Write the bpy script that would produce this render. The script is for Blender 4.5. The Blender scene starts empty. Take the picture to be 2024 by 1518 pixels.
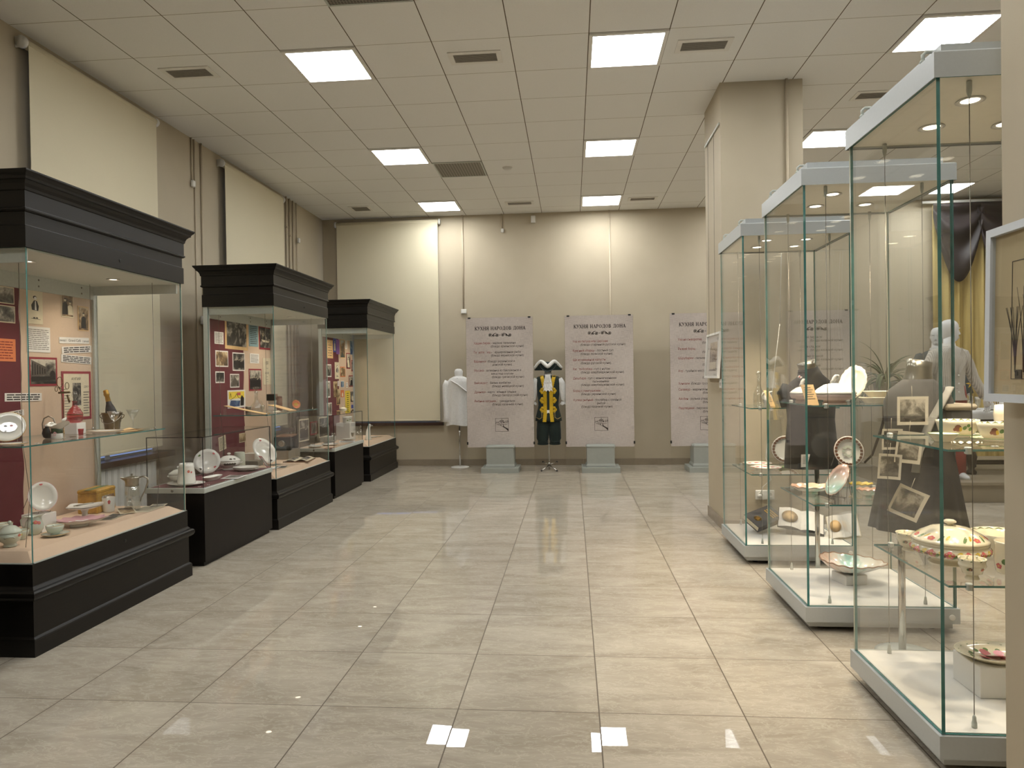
import bpy, math, random
from mathutils import Vector, Matrix, Euler
random.seed(7)
PI = math.pi
SC = bpy.context.scene
COL = SC.collection

# ---------------------------------------------------------------- camera, exposure, sky, big lamps
CAMX, CAMY, CAMZ = 0.0, 0.0, 1.4011
YAW, PITCH, ROLL, FPX = 0.0849, -0.0101, -0.01468, 1395.78
cam_d = bpy.data.cameras.new('camera')
cam_d.sensor_fit = 'HORIZONTAL'; cam_d.sensor_width = 36.0
cam_d.lens = FPX / 2024.0 * 36.0
cam_d.clip_start = 0.02; cam_d.clip_end = 100
cam = bpy.data.objects.new('camera', cam_d); COL.objects.link(cam)
_d = Vector((-math.sin(YAW)*math.cos(PITCH), math.cos(YAW)*math.cos(PITCH), math.sin(PITCH)))
_r0 = Vector((math.cos(YAW), math.sin(YAW), 0)); _u0 = _r0.cross(_d)
_r = _r0*math.cos(ROLL) + _u0*math.sin(ROLL); _u = -_r0*math.sin(ROLL) + _u0*math.cos(ROLL)
cam.matrix_world = Matrix(((_r.x,_u.x,-_d.x,CAMX),(_r.y,_u.y,-_d.y,CAMY),(_r.z,_u.z,-_d.z,CAMZ),(0,0,0,1)))
SC.camera = cam
SC.view_settings.view_transform = 'Standard'
SC.view_settings.look = 'None'
SC.view_settings.exposure = 0.0
SC.view_settings.gamma = 1.0
SC.view_settings.use_curve_mapping = False
SC.cycles.max_bounces = 12
SC.cycles.diffuse_bounces = 3
SC.cycles.glossy_bounces = 4
SC.cycles.transmission_bounces = 8
SC.cycles.transparent_max_bounces = 48
SC.cycles.caustics_reflective = False
SC.cycles.caustics_refractive = False
SC.cycles.sample_clamp_indirect = 4.0
SC.cycles.use_denoising = True
world = bpy.data.worlds.new('evening_sky'); SC.world = world; world.use_nodes = True
wb = world.node_tree.nodes['Background']
wb.inputs[0].default_value = (0.05, 0.09, 0.2, 1); wb.inputs[1].default_value = 0.3

# ---------------------------------------------------------------- colour + materials
def lin(c):
    c /= 255.0
    return c/12.92 if c <= 0.04045 else ((c+0.055)/1.055)**2.4
def S(r, g, b): return (lin(r), lin(g), lin(b), 1.0)
class N:
    def __init__(s, name):
        s.m = bpy.data.materials.new(name); s.m.use_nodes = True
        s.t = s.m.node_tree; s.t.nodes.clear()
        s.out = s.t.nodes.new('ShaderNodeOutputMaterial')
    def n(s, typ, **kw):
        nd = s.t.nodes.new('ShaderNode'+typ)
        for k, v in kw.items(): setattr(nd, k, v)
        return nd
    def l(s, a, b): s.t.links.new(a, b)
    def val(s, sock, v):
        if hasattr(v, 'links') or hasattr(v, 'is_linked'): s.l(v, sock)
        else: sock.default_value = v
    def math(s, op, a, b=None, c=None, clamp=False):
        nd = s.n('Math', operation=op); nd.use_clamp = clamp
        s.val(nd.inputs[0], a)
        if b is not None: s.val(nd.inputs[1], b)
        if c is not None: s.val(nd.inputs[2], c)
        return nd.outputs[0]
    def mix(s, f, a, b):
        nd = s.n('Mix', data_type='RGBA'); s.val(nd.inputs[0], f); s.val(nd.inputs[6], a); s.val(nd.inputs[7], b)
        return nd.outputs[2]
    def noise(s, vec, scale, detail=3, rough=0.5, w=None, dist=0.0):
        nd = s.n('TexNoise')
        if w is not None: nd.noise_dimensions = '4D'; s.val(nd.inputs['W'], w)
        if vec is not None: s.l(vec, nd.inputs['Vector'])
        nd.inputs['Scale'].default_value = scale; nd.inputs['Detail'].default_value = detail
        nd.inputs['Roughness'].default_value = rough; nd.inputs['Distortion'].default_value = dist
        return nd.outputs['Fac']
    def ramp(s, f, stops):
        nd = s.n('ValToRGB'); s.l(f, nd.inputs[0]); e = nd.color_ramp.elements
        while len(e) > 1: e.remove(e[-1])
        e[0].position = stops[0][0]; e[0].color = stops[0][1]
        for p, c in stops[1:]:
            x = e.new(p); x.color = c
        return nd.outputs[0]
    def bsdf(s, col, rough=0.5, metal=0.0, spec=0.5, bump=None, bstr=0.1, bdist=0.002, sheen=0.0, coat=0.0):
        b = s.n('BsdfPrincipled')
        s.val(b.inputs['Base Color'], col); s.val(b.inputs['Roughness'], rough); b.inputs['Metallic'].default_value = metal
        b.inputs['Specular IOR Level'].default_value = spec; b.inputs['Coat Weight'].default_value = coat
        b.inputs['Sheen Weight'].default_value = sheen
        if bump is not None:
            bn = s.n('Bump'); bn.inputs['Strength'].default_value = bstr; bn.inputs['Distance'].default_value = bdist
            s.l(bump, bn.inputs['Height']); s.l(bn.outputs[0], b.inputs['Normal'])
        s.l(b.outputs[0], s.out.inputs[0]); return b
    def obj(s): return s.n('TexCoord').outputs['Object']
    def pos(s): return s.n('NewGeometry').outputs['Position']
def M(name, col, rough=0.5, metal=0.0, spec=0.5, var=0.06, scale=30.0, bump=0.0, stretch=None, sheen=0.0, coat=0.0, bdist=0.002):
    k = N(name); v = k.obj()
    if stretch:
        mp = k.n('Mapping'); mp.inputs['Scale'].default_value = stretch; k.l(v, mp.inputs[0]); v = mp.outputs[0]
    f = k.noise(v, scale, 4, 0.6)
    lo = tuple(c*(1-var) for c in col[:3])+(1,); hi = tuple(min(1, c*(1+var)) for c in col[:3])+(1,)
    k.bsdf(k.ramp(f, [(0.3, lo), (0.7, hi)]), rough, metal, spec, f if bump else None, bump, bdist, sheen, coat)
    return k.m
def emis(name, col, strength):
    k = N(name); e = k.n('Emission'); f = k.noise(k.obj(), 3.0, 1)
    k.l(k.ramp(f, [(0.0, tuple(c*0.985 for c in col[:3])+(1,)), (1.0, col)]), e.inputs[0])
    e.inputs[1].default_value = strength; k.l(e.outputs[0], k.out.inputs[0]); return k.m
def thin_glass(name, tint, f0=0.04, rough=0.0):
    k = N(name); tr = k.n('BsdfTransparent'); gl = k.n('BsdfGlossy'); mx = k.n('MixShader'); lw = k.n('LayerWeight')
    f = k.noise(k.obj(), 2.0, 1)
    k.l(k.ramp(f, [(0.0, tuple(c*0.99 for c in tint[:3])+(1,)), (1.0, tint)]), tr.inputs[0])
    gl.inputs[0].default_value = (1, 1, 1, 1); gl.inputs['Roughness'].default_value = rough
    lw.inputs['Blend'].default_value = 0.5
    p = k.math('POWER', lw.outputs['Facing'], 5.0)
    fr = k.math('MULTIPLY_ADD', p, 1.0-f0, f0, clamp=True)
    k.l(fr, mx.inputs[0]); k.l(tr.outputs[0], mx.inputs[1]); k.l(gl.outputs[0], mx.inputs[2]); k.l(mx.outputs[0], k.out.inputs[0])
    return k.m
def picture(name, dark, mid, light, scale=9.0, sky=True):
    """a printed photograph: blurred light and dark shapes, different on every object"""
    k = N(name); v = k.obj(); r = k.n('ObjectInfo').outputs['Random']
    w = k.math('MULTIPLY', r, 40.0)
    sep = k.n('SeparateXYZ'); k.l(v, sep.inputs[0])
    a = k.noise(v, scale, 5, 0.65, w=w, dist=0.4)
    if sky: a = k.math('ADD', a, k.math('MULTIPLY', sep.outputs[2], 1.0))
    k.bsdf(k.ramp(a, [(0.38, dark), (0.5, mid), (0.62, light)]), 0.45); return k.m

m_wall = (lambda k: (k.bsdf(k.ramp(k.noise(k.pos(), 2.2, 3), [(0.3, S(189, 177, 154)), (0.7, S(195, 183, 160))]), 0.75, 0, 0.25, k.noise(k.pos(), 160, 4, 0.7), 0.12, 0.002), k.m)[1])(N('wall_paint'))
def floor_mat():
    k = N('floor_tiles'); p = k.pos(); sep = k.n('SeparateXYZ'); k.l(p, sep.inputs[0])
    TW = 0.5915
    u = k.math('DIVIDE', k.math('ADD', sep.outputs[0], 2.273+TW*20), TW)
    v = k.math('DIVIDE', k.math('ADD', sep.outputs[1], -2.939+TW*20), TW)
    fu = k.math('FRACT', u); fv = k.math('FRACT', v)
    iu = k.math('FLOOR', u); iv = k.math('FLOOR', v)
    du = k.math('MINIMUM', fu, k.math('SUBTRACT', 1.0, fu)); dv = k.math('MINIMUM', fv, k.math('SUBTRACT', 1.0, fv))
    gu = k.math('LESS_THAN', du, 0.0045); gv = k.math('LESS_THAN', dv, 0.0036)
    grout = k.math('MAXIMUM', gu, gv)
    wn = k.n('TexWhiteNoise', noise_dimensions='2D'); cmb = k.n('CombineXYZ'); k.l(iu, cmb.inputs[0]); k.l(iv, cmb.inputs[1]); k.l(cmb.outputs[0], wn.inputs['Vector'])
    # each tile is cut from another piece of the stone
    off = k.n('VectorMath', operation='MULTIPLY_ADD'); k.l(wn.outputs['Color'], off.inputs[0]); off.inputs[1].default_value = (7, 7, 7); k.l(p, off.inputs[2])
    mp = k.n('Mapping'); mp.inputs['Scale'].default_value = (0.55, 1.5, 1); mp.inputs['Rotation'].default_value = (0, 0, 0.25); k.l(off.outputs[0], mp.inputs[0])
    n1 = k.noise(mp.outputs[0], 3.2, 8, 0.65, dist=1.2)
    n2 = k.noise(mp.outputs[0], 14.0, 6, 0.7, dist=0.8)
    base = k.ramp(n1, [(0.28, S(164, 153, 136)), (0.5, S(183, 172, 155)), (0.72, S(199, 189, 172))])
    vein = k.math('ABSOLUTE', k.math('SUBTRACT', n2, 0.5))
    vf = k.math('MULTIPLY', k.math('LESS_THAN', vein, 0.020), 0.34)
    c = k.mix(vf, base, S(216, 207, 190))
    tone = k.math('MULTIPLY_ADD', wn.outputs['Value'], 0.08, 0.96)
    hs = k.n('HueSaturation'); k.l(c, hs.inputs['Color']); k.l(tone, hs.inputs['Value'])
    c = k.mix(grout, hs.outputs[0], S(92, 78, 60))
    rough = k.math('MULTIPLY_ADD', grout, 0.5, 0.006)
    wob = k.noise(p, 1.9, 1)
    b = k.bsdf(c, rough, 0, 0.5, wob, 0.05, 0.02)
    # tiles are not laid quite level: each one mirrors the room a little differently
    tl = k.n('VectorMath', operation='MULTIPLY_ADD'); k.l(wn.outputs['Color'], tl.inputs[0]); tl.inputs[1].default_value = (.007, .007, 0); tl.inputs[2].default_value = (-.0035, -.0035, 1)
    nn = k.n('VectorMath', operation='NORMALIZE'); k.l(tl.outputs[0], nn.inputs[0])
    bn = [q for q in k.t.nodes if q.type == 'BUMP'][0]; k.l(nn.outputs[0], bn.inputs['Normal']); return k.m
m_floor = floor_mat()
def ceil_mat():
    k = N('ceiling_tiles'); p = k.pos(); sep = k.n('SeparateXYZ'); k.l(p, sep.inputs[0])
    u = k.math('FRACT', k.math('DIVIDE', k.math('ADD', sep.outputs[0], 2.238+12), 0.6))
    v = k.math('FRACT', k.math('DIVIDE', k.math('ADD', sep.outputs[1], -4.762+12), 0.6))
    du = k.math('MINIMUM', u, k.math('SUBTRACT', 1.0, u)); dv = k.math('MINIMUM', v, k.math('SUBTRACT', 1.0, v))
    g1 = k.math('LESS_THAN', du, 0.0062); g2 = k.math('LESS_THAN', dv, 0.0045)
    n = k.noise(p, 220, 3, 0.7)
    c = k.ramp(n, [(0.3, S(239, 238, 234)), (0.7, S(245, 244, 240))])
    c = k.mix(g2, c, S(168, 158, 138)); c = k.mix(g1, c, S(104, 92, 74))
    k.bsdf(c, 0.85, 0, 0.2, n, 0.1, 0.001); return k.m
m_ceil = ceil_mat()
m_skirt = M('baseboard_stone', S(150, 137, 118), 0.25, var=0.1, scale=6)
m_wood = M('black_brown_wood', S(21, 18, 15), 0.38, spec=0.28, var=0.25, scale=5, stretch=(1, 1.2, 26), bump=0.05)
m_woodv = M('dark_oak_veneer', S(22, 18, 16), 0.4, spec=0.25, var=0.3, scale=5, stretch=(26, 26, 1), bump=0.05)
m_alu = M('brushed_aluminium', S(192, 196, 188), 0.42, 0.12, var=0.05, scale=60)
m_cream = M('cream_enamel', S(233, 226, 203), 0.5, var=0.02)
m_greyen = M('light_grey_enamel', S(186, 190, 190), 0.32, var=0.02, scale=80)
m_inner = M('pale_grey_lining', S(206, 208, 196), 0.5, var=0.02)
m_white = M('white_enamel', S(236, 233, 226), 0.4, var=0.015)
m_plastic = M('white_plastic', S(228, 226, 220), 0.4, var=0.02)
m_glass = thin_glass('clear_glass', (0.996, 0.999, 0.997, 1), 0.022)
m_small = thin_glass('drinking_glass', (0.93, 0.94, 0.93, 1), 0.15, 0.02)
m_redgl = thin_glass('cranberry_glass', (0.80, 0.30, 0.32, 1), 0.09, 0.02)
m_acr = thin_glass('acrylic_sheet', (0.98, 0.98, 0.97, 1), 0.03)
m_edge = M('green_glass_edge', S(66, 124, 120), 0.1, var=0.2, scale=14, spec=0.8)
m_edgep = M('pale_glass_edge', S(186, 186, 164), 0.15, var=0.08, scale=14)
m_edged = M('dark_glass_edge', S(22, 22, 20), 0.3, var=0.1)
m_board = M('beige_board', S(214, 190, 166), 0.8, var=0.03, scale=90, bump=0.05)
m_burg = M('burgundy_cloth', S(100, 28, 39), 0.85, var=0.08, scale=120, sheen=0.1)
m_burgp = M('burgundy_paper', S(150, 52, 62), 0.8, var=0.05)
m_deck = M('peach_deck_board', S(228, 200, 172), 0.75, var=0.02, scale=60)
m_paper = M('white_paper', S(236, 232, 226), 0.8, var=0.02)
m_tan = M('tan_paper', S(226, 190, 138), 0.8, var=0.08, scale=18)
m_aged = M('aged_paper', S(224, 212, 184), 0.8, var=0.08, scale=14)
m_orange = M('orange_paper', S(226, 132, 84), 0.8, var=0.04)
m_bluep = M('blue_grey_paper', S(140, 172, 180), 0.8, var=0.04)
m_purple = M('violet_paper', S(158, 112, 190), 0.8, var=0.05)
m_blue = M('blue_print', S(66, 82, 166), 0.6, var=0.1)
m_yellow = M('yellow_print', S(236, 208, 72), 0.6, var=0.1)
m_ink = M('black_ink', S(34, 28, 26), 0.7, var=0.1)
m_inkg = M('grey_ink', S(92, 84, 76), 0.7, var=0.1)
m_red = M('dark_red_ink', S(140, 46, 40), 0.7, var=0.1)
m_photo = picture('photograph', S(38, 36, 32), S(112, 106, 96), S(206, 198, 182), 11)
m_photod = picture('dark_photograph', S(26, 25, 23), S(60, 56, 52), S(168, 160, 148), 14, False)
m_sepia = picture('sepia_photograph', S(70, 52, 36), S(146, 118, 84), S(214, 192, 154), 12)
m_colour = picture('colour_postcard', S(70, 84, 84), S(150, 112, 72), S(190, 196, 190), 10)
m_bluepc = picture('blue_postcard', S(52, 74, 118), S(110, 140, 170), S(170, 186, 190), 9)
m_porc = M('white_porcelain', S(240, 237, 228), 0.12, var=0.015, coat=0.4)
m_warm = M('cream_porcelain', S(246, 236, 208), 0.12, var=0.015, coat=0.4)
m_celad = M('pale_green_porcelain', S(206, 212, 196), 0.12, var=0.06, scale=10, coat=0.4)
m_gold = M('gilding', S(190, 150, 70), 0.3, 0.9, var=0.1)
m_pink = M('pink_glaze', S(236, 186, 190), 0.15, var=0.05, coat=0.4)
m_rose = M('rose_paint', S(208, 104, 104), 0.25, var=0.15)
m_leafp = M('green_paint', S(98, 128, 72), 0.25, var=0.2)
m_yelp = M('yellow_paint', S(214, 184, 70), 0.25, var=0.15)
m_plum = M('plum_paint', S(120, 78, 62), 0.25, var=0.2)
m_brown = M('brown_glaze', S(122, 88, 70), 0.2, var=0.1)
m_chrome = M('chrome', S(200, 198, 194), 0.12, 1.0, var=0.02)
m_steel = M('steel_cable', S(120, 114, 104), 0.35, 0.9, var=0.05)
m_silver = M('old_silver', S(170, 164, 150), 0.28, 0.95, var=0.08)
m_brass = M('aged_brass', S(120, 104, 72), 0.38, 0.9, var=0.15)
m_tin = M('printed_yellow_tin', S(196, 152, 56), 0.4, 0.1, var=0.3, scale=16)
m_blackc = M('black_cloth', S(24, 23, 24), 0.85, var=0.2, scale=60, sheen=0.05)
m_greyc = M('grey_wool', S(84, 82, 80), 0.9, var=0.12, scale=60)
m_greyd = M('dark_grey_wool', S(48, 45, 42), 0.9, var=0.12, scale=60)
m_velvet = M('green_black_velvet', S(18, 34, 29), 0.8, var=0.2, sheen=0.15, scale=50)
m_braid = M('gold_braid', S(206, 168, 32), 0.45, 0.35, var=0.3, scale=160)
m_cotton = M('white_cotton', S(236, 234, 230), 0.85, var=0.05, scale=40)
m_fur = M('white_fur', S(240, 238, 232), 0.95, var=0.08, scale=120, bump=0.6, bdist=0.01)
m_ped = M('grey_green_plaster', S(160, 163, 155), 0.65, var=0.03, scale=14)
m_blind = M('cream_blind_fabric', S(222, 212, 184), 0.8, var=0.015, scale=200)
m_sill = M('dark_brown_sill', S(62, 42, 32), 0.35, var=0.1)
m_black = M('black_plastic', S(24, 23, 22), 0.45, var=0.1)
m_mann = M('white_mannequin_enamel', S(226, 226, 226), 0.35, var=0.02)
m_leaf = M('green_leaf', S(72, 84, 42), 0.5, var=0.25, scale=20)
m_pot = M('terracotta_pot', S(150, 146, 136), 0.6, var=0.1)
m_redc = M('red_cloth', S(150, 72, 64), 0.85, var=0.1)
m_table = M('carved_dark_oak', S(50, 38, 28), 0.4, var=0.25, scale=14)
m_cloth = M('grey_white_tablecloth', S(208, 208, 206), 0.85, var=0.03)
m_leather = M('worn_brown_leather', S(124, 88, 62), 0.6, var=0.25, scale=20)
m_boardb = M('dark_book_cloth', S(70, 66, 64), 0.6, var=0.15)
m_conc = M('podium_stone', S(150, 138, 118), 0.5, var=0.06, scale=6)
m_lamp = emis('diffuser_glow', (0.985, 1.0, 0.99, 1), 27.0)
m_spot = emis('downlight_glow', (1.0, 0.88, 0.66, 1), 9.0)
m_dusk = emis('dusk_window', (0.30, 0.42, 0.80, 1), 0.7)
def stripes(name, c1, c2, n, axis=0):
    k = N(name); v = k.obj(); sep = k.n('SeparateXYZ'); k.l(v, sep.inputs[0])
    f = k.math('FRACT', k.math('MULTIPLY', sep.outputs[axis], n)); f = k.math('GREATER_THAN', f, 0.5)
    k.bsdf(k.mix(f, c1, c2), 0.7); return k.m
m_stripe = stripes('striped_cotton', S(206, 200, 190), S(172, 166, 156), 70)
m_vent = stripes('vent_slats', S(92, 88, 80), S(140, 134, 122), 30, 1)
m_vent2 = stripes('vent_bars', S(118, 112, 100), S(150, 143, 130), 30, 0)
def grid_mat():
    k = N('egg_crate_grid'); v = k.obj(); sep = k.n('SeparateXYZ'); k.l(v, sep.inputs[0])
    a = k.math('LESS_THAN', k.math('FRACT', k.math('MULTIPLY', sep.outputs[0], 45.0)), 0.25)
    b = k.math('LESS_THAN', k.math('FRACT', k.math('MULTIPLY', sep.outputs[1], 45.0)), 0.25)
    k.bsdf(k.mix(k.math('MAXIMUM', a, b), S(84, 78, 70), S(146, 138, 124)), 0.6); return k.m
m_grid = grid_mat()
def linen():
    k = N('linen_print'); v = k.obj()
    def st(s, sc):
        mp = k.n('Mapping'); mp.inputs['Scale'].default_value = s; k.l(v, mp.inputs[0]); return k.noise(mp.outputs[0], sc, 4, 0.7)
    h = st((1.5, 1, 30), 9); w = st((30, 1, 1.5), 9); big = k.noise(v, 1.6, 2)
    f = k.math('ADD', k.math('MULTIPLY', h, 0.4), k.math('ADD', k.math('MULTIPLY', w, 0.35), k.math('MULTIPLY', big, 0.25)))
    k.bsdf(k.ramp(f, [(0.36, S(158, 147, 140)), (0.5, S(196, 185, 177)), (0.64, S(214, 204, 196))]), 0.7); return k.m
m_linen = linen()
def fabric_curtain(name, a, b):
    k = N(name); v = k.obj(); mp = k.n('Mapping'); mp.inputs['Scale'].default_value = (9, 9, 0.35); k.l(v, mp.inputs[0])
    f = k.noise(mp.outputs[0], 2.0, 3); k.bsdf(k.ramp(f, [(0.3, a), (0.7, b)]), 0.6); return k.m
m_curt = fabric_curtain('ochre_curtain', S(176, 150, 84), S(214, 192, 124))
m_swag = fabric_curtain('aubergine_curtain', S(22, 15, 17), S(38, 27, 30))
m_tree = picture('ink_drawing', S(40, 36, 32), S(150, 134, 110), S(206, 188, 150), 16, False)
# ---------------------------------------------------------------- mesh builder
def rotm(rot): return Euler(rot, 'XYZ').to_matrix() if rot else Matrix.Identity(3)
class MB:
    def __init__(s): s.v = []; s.f = []; s.m = []; s.sm = []
    def add(s, vs, fs, mat=0, smooth=False):
        o = len(s.v); s.v += [tuple(v) for v in vs]
        for f in fs: s.f.append(tuple(i+o for i in f)); s.m.append(mat); s.sm.append(smooth)
        return s
    def box(s, c, d, mat=0, rot=None, taper=1.0):
        R = rotm(rot); vs = []
        for z in (-.5, .5):
            k = taper if z > 0 else 1.0
            for x, y in ((-.5, -.5), (.5, -.5), (.5, .5), (-.5, .5)):
                vs.append(Vector(c)+R @ Vector((x*d[0]*k, y*d[1]*k, z*d[2])))
        return s.add(vs, [(0, 3, 2, 1), (4, 5, 6, 7), (0, 1, 5, 4), (1, 2, 6, 5), (2, 3, 7, 6), (3, 0, 4, 7)], mat)
    def bb(s, x0, x1, y0, y1, z0, z1, mat=0): return s.box(((x0+x1)/2, (y0+y1)/2, (z0+z1)/2), (x1-x0, y1-y0, z1-z0), mat)
    def rbox(s, c, d, r=0.004, mat=0, rot=None):
        """box with chamfered edges"""
        R = rotm(rot); hx, hy, hz = d[0]/2, d[1]/2, d[2]/2; r = min(r, hx*.9, hy*.9, hz*.9); vs = []; 
        def ring(x, y, z): return [(-x+r, -y, z), (x-r, -y, z), (x, -y+r, z), (x, y-r, z), (x-r, y, z), (-x+r, y, z), (-x, y-r, z), (-x, -y+r, z)]
        def ring2(x, y, z): return [(-x+r, -y+r, z), (x-r, -y+r, z), (x-r, -y+r, z), (x-r, y-r, z), (x-r, y-r, z), (-x+r, y-r, z), (-x+r, y-r, z), (-x+r, -y+r, z)]
        for ring_ in (ring2(hx, hy, -hz), ring(hx, hy, -hz+r), ring(hx, hy, hz-r), ring2(hx, hy, hz)): vs += ring_
        vs = [Vector(c)+R @ Vector(v) for v in vs]; fs = []
        for k in range(3):
            for i in range(8): fs.append((k*8+i, k*8+(i+1) % 8, k*8+8+(i+1) % 8, k*8+8+i))
        fs.append((6, 4, 2, 0)[::1]); fs.append((24, 26, 28, 30))
        return s.add(vs, fs, mat)
    def quad(s, a, b, c, d, mat=0): return s.add([a, b, c, d], [(0, 1, 2, 3)], mat)
    def poly(s, pts, mat=0): return s.add(pts, [tuple(range(len(pts)))], mat)
    def prism(s, pts, vec, mat=0):
        n = len(pts); v = Vector(vec); vs = [Vector(p) for p in pts]+[Vector(p)+v for p in pts]
        return s.add(vs, [tuple(range(n))[::-1], tuple(range(n, 2*n))]+[(i, (i+1) % n, n+(i+1) % n, n+i) for i in range(n)], mat)
    def tube(s, pts, r, mat=0, seg=8, cap=True, flat=1.0):
        pts = [Vector(p) for p in pts]; n = len(pts); rs = r if isinstance(r, (list, tuple)) else [r]*n
        up = Vector((0, 0, 1)); vs = []; prev = None
        for i, p in enumerate(pts):
            t = (pts[min(i+1, n-1)]-pts[max(i-1, 0)]); t = t.normalized() if t.length > 1e-9 else Vector((0, 0, 1))
            if prev is None:
                a = up if abs(t.z) < 0.9 else Vector((1, 0, 0)); x = t.cross(a).normalized()
            else:
                x = (prev-t*prev.dot(t)); x = x.normalized() if x.length > 1e-6 else t.orthogonal().normalized()
            prev = x; y = t.cross(x)
            for k in range(seg):
                a = 2*PI*k/seg; vs.append(p+(x*math.cos(a)+y*math.sin(a)*flat)*rs[i])
        fs = [(i*seg+k, i*seg+(k+1) % seg, (i+1)*seg+(k+1) % seg, (i+1)*seg+k) for i in range(n-1) for k in range(seg)]
        if cap: fs += [tuple(range(seg))[::-1], tuple(range((n-1)*seg, n*seg))]
        return s.add(vs, fs, mat, True)
    def cyl(s, p0, p1, r, mat=0, seg=12): 
        return s.tube([p0, p1], r, mat, seg)
    def lathe(s, prof, mat=0, seg=28, c=(0, 0, 0), sx=1, sy=1, rot=None, wave=0, wn=6, mats=None):
        R = rotm(rot); vs = []; n = len(prof); C = Vector(c)
        for (r, z) in prof:
            for k in range(seg):
                a = 2*PI*k/seg; rr = r*(1+wave*math.cos(wn*a)) if wave else r
                vs.append(C+R @ Vector((rr*math.cos(a)*sx, rr*math.sin(a)*sy, z)))
        for i in range(n-1):
            fs = [(i*seg+k, i*seg+(k+1) % seg, (i+1)*seg+(k+1) % seg, (i+1)*seg+k) for k in range(seg)]
            o = len(s.v) if i == 0 else o
            if i == 0: s.v += [tuple(v) for v in vs]
            for f in fs: s.f.append(tuple(q+o for q in f)); s.m.append(mats[i] if mats else mat); s.sm.append(True)
        if prof[0][0] > 1e-5: s.f.append(tuple(range(o, o+seg))[::-1]); s.m.append(mats[0] if mats else mat); s.sm.append(False)
        if prof[-1][0] > 1e-5: s.f.append(tuple(range(o+(n-1)*seg, o+n*seg))); s.m.append(mats[-1] if mats else mat); s.sm.append(False)
        return s
    def decal(s, prof, ang, z, w, h, mat, shape='flower', c=(0, 0, 0), sx=1, sy=1, rot=None, up=0.0009, side=1):
        """paint on a turned body: thin petals that follow its outer profile"""
        R = rotm(rot); C = Vector(c)
        def at(a, zz):
            for (r0, z0), (r1, z1) in zip(prof, prof[1:]):
                if min(z0, z1)-1e-6 <= zz <= max(z0, z1)+1e-6 and abs(z1-z0) > 1e-6:
                    r = r0+(r1-r0)*(zz-z0)/(z1-z0)+up*side; break
            else: r = prof[0][0]+up
            return C+R @ Vector((r*math.cos(a)*sx, r*math.sin(a)*sy, zz))
        rr = max(0.01, max(p[0] for p in prof))
        def blob(a0, z0, w, h, m, n=7, tilt=0):
            pts = [at(a0, z0)]
            for k in range(n):
                t = 2*PI*k/n; dx, dz = w/2*math.cos(t), h/2*math.sin(t)
                x = dx*math.cos(tilt)-dz*math.sin(tilt); q = dx*math.sin(tilt)+dz*math.cos(tilt)
                pts.append(at(a0+x/rr, z0+q))
            s.add(pts, [(0, 1+k, 1+(k+1) % n) for k in range(n)], m)
        if shape == 'flower':
            for k in range(5):
                t = 2*PI*k/5+.3; blob(ang+math.cos(t)*w*.28/rr, z+math.sin(t)*h*.28, w*.5, h*.5, mat)
            blob(ang, z, w*.3, h*.3, s.dot)
        elif shape == 'leaf': blob(ang, z, w, h, mat, 8, .6)
        else: blob(ang, z, w, h, mat, 10)
        return s
    dot = 0
    def loft(s, rings, mat=0, seg=20, cap=True, smooth=True):
        """rings: (cx, cy, cz, rx, ry[, rotz[, power]]) ellipses stacked into one surface"""
        vs = []
        for r in rings:
            cx, cy, cz, rx, ry = r[:5]; a0 = r[5] if len(r) > 5 else 0; tx = r[6] if len(r) > 6 else 0
            for k in range(seg):
                a = 2*PI*k/seg; x, y = rx*math.cos(a), ry*math.sin(a)
                z = tx*x
                vs.append((cx+x*math.cos(a0)-y*math.sin(a0), cy+x*math.sin(a0)+y*math.cos(a0), cz+z))
        n = len(rings)
        fs = [(i*seg+k, i*seg+(k+1) % seg, (i+1)*seg+(k+1) % seg, (i+1)*seg+k) for i in range(n-1) for k in range(seg)]
        if cap: fs += [tuple(range(seg))[::-1], tuple(range((n-1)*seg, n*seg))]
        return s.add(vs, fs, mat, smooth)
    def grid(s, fn, nu, nv, mat=0, smooth=True, closed=False):
        vs = [fn(i/nu, j/nv) for j in range(nv+1) for i in range(nu+1)]; w = nu+1
        return s.add(vs, [(j*w+i, j*w+i+1, (j+1)*w+i+1, (j+1)*w+i) for j in range(nv) for i in range(nu)], mat, smooth)
    def sweep_rect(s, x0, x1, y0, y1, prof, mat=0, cap=True):
        """moulding profile (offset out, z) mitred around a rectangle"""
        vs = []
        for o, z in prof: vs += [(x0-o, y0-o, z), (x1+o, y0-o, z), (x1+o, y1+o, z), (x0-o, y1+o, z)]
        n = len(prof); fs = [(i*4+k, i*4+(k+1) % 4, (i+1)*4+(k+1) % 4, (i+1)*4+k) for i in range(n-1) for k in range(4)]
        if cap: fs += [(3, 2, 1, 0), tuple(range((n-1)*4, n*4))]
        return s.add(vs, fs, mat)
    def pane(s, x0, x1, y0, y1, z0, z1):
        """sheet of glass: material 0 on its two faces, 1 on its edges"""
        d = (x1-x0, y1-y0, z1-z0); ax = d.index(min(d))
        vs = [(x, y, z) for z in (z0, z1) for x, y in ((x0, y0), (x1, y0), (x1, y1), (x0, y1))]
        fs = [((0, 3, 2, 1), 2), ((4, 5, 6, 7), 2), ((0, 1, 5, 4), 1), ((1, 2, 6, 5), 0), ((2, 3, 7, 6), 1), ((3, 0, 4, 7), 0)]
        for f, a in fs: s.add([vs[i] for i in f], [(0, 1, 2, 3)], 0 if a == ax else 1)
        return s
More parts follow.
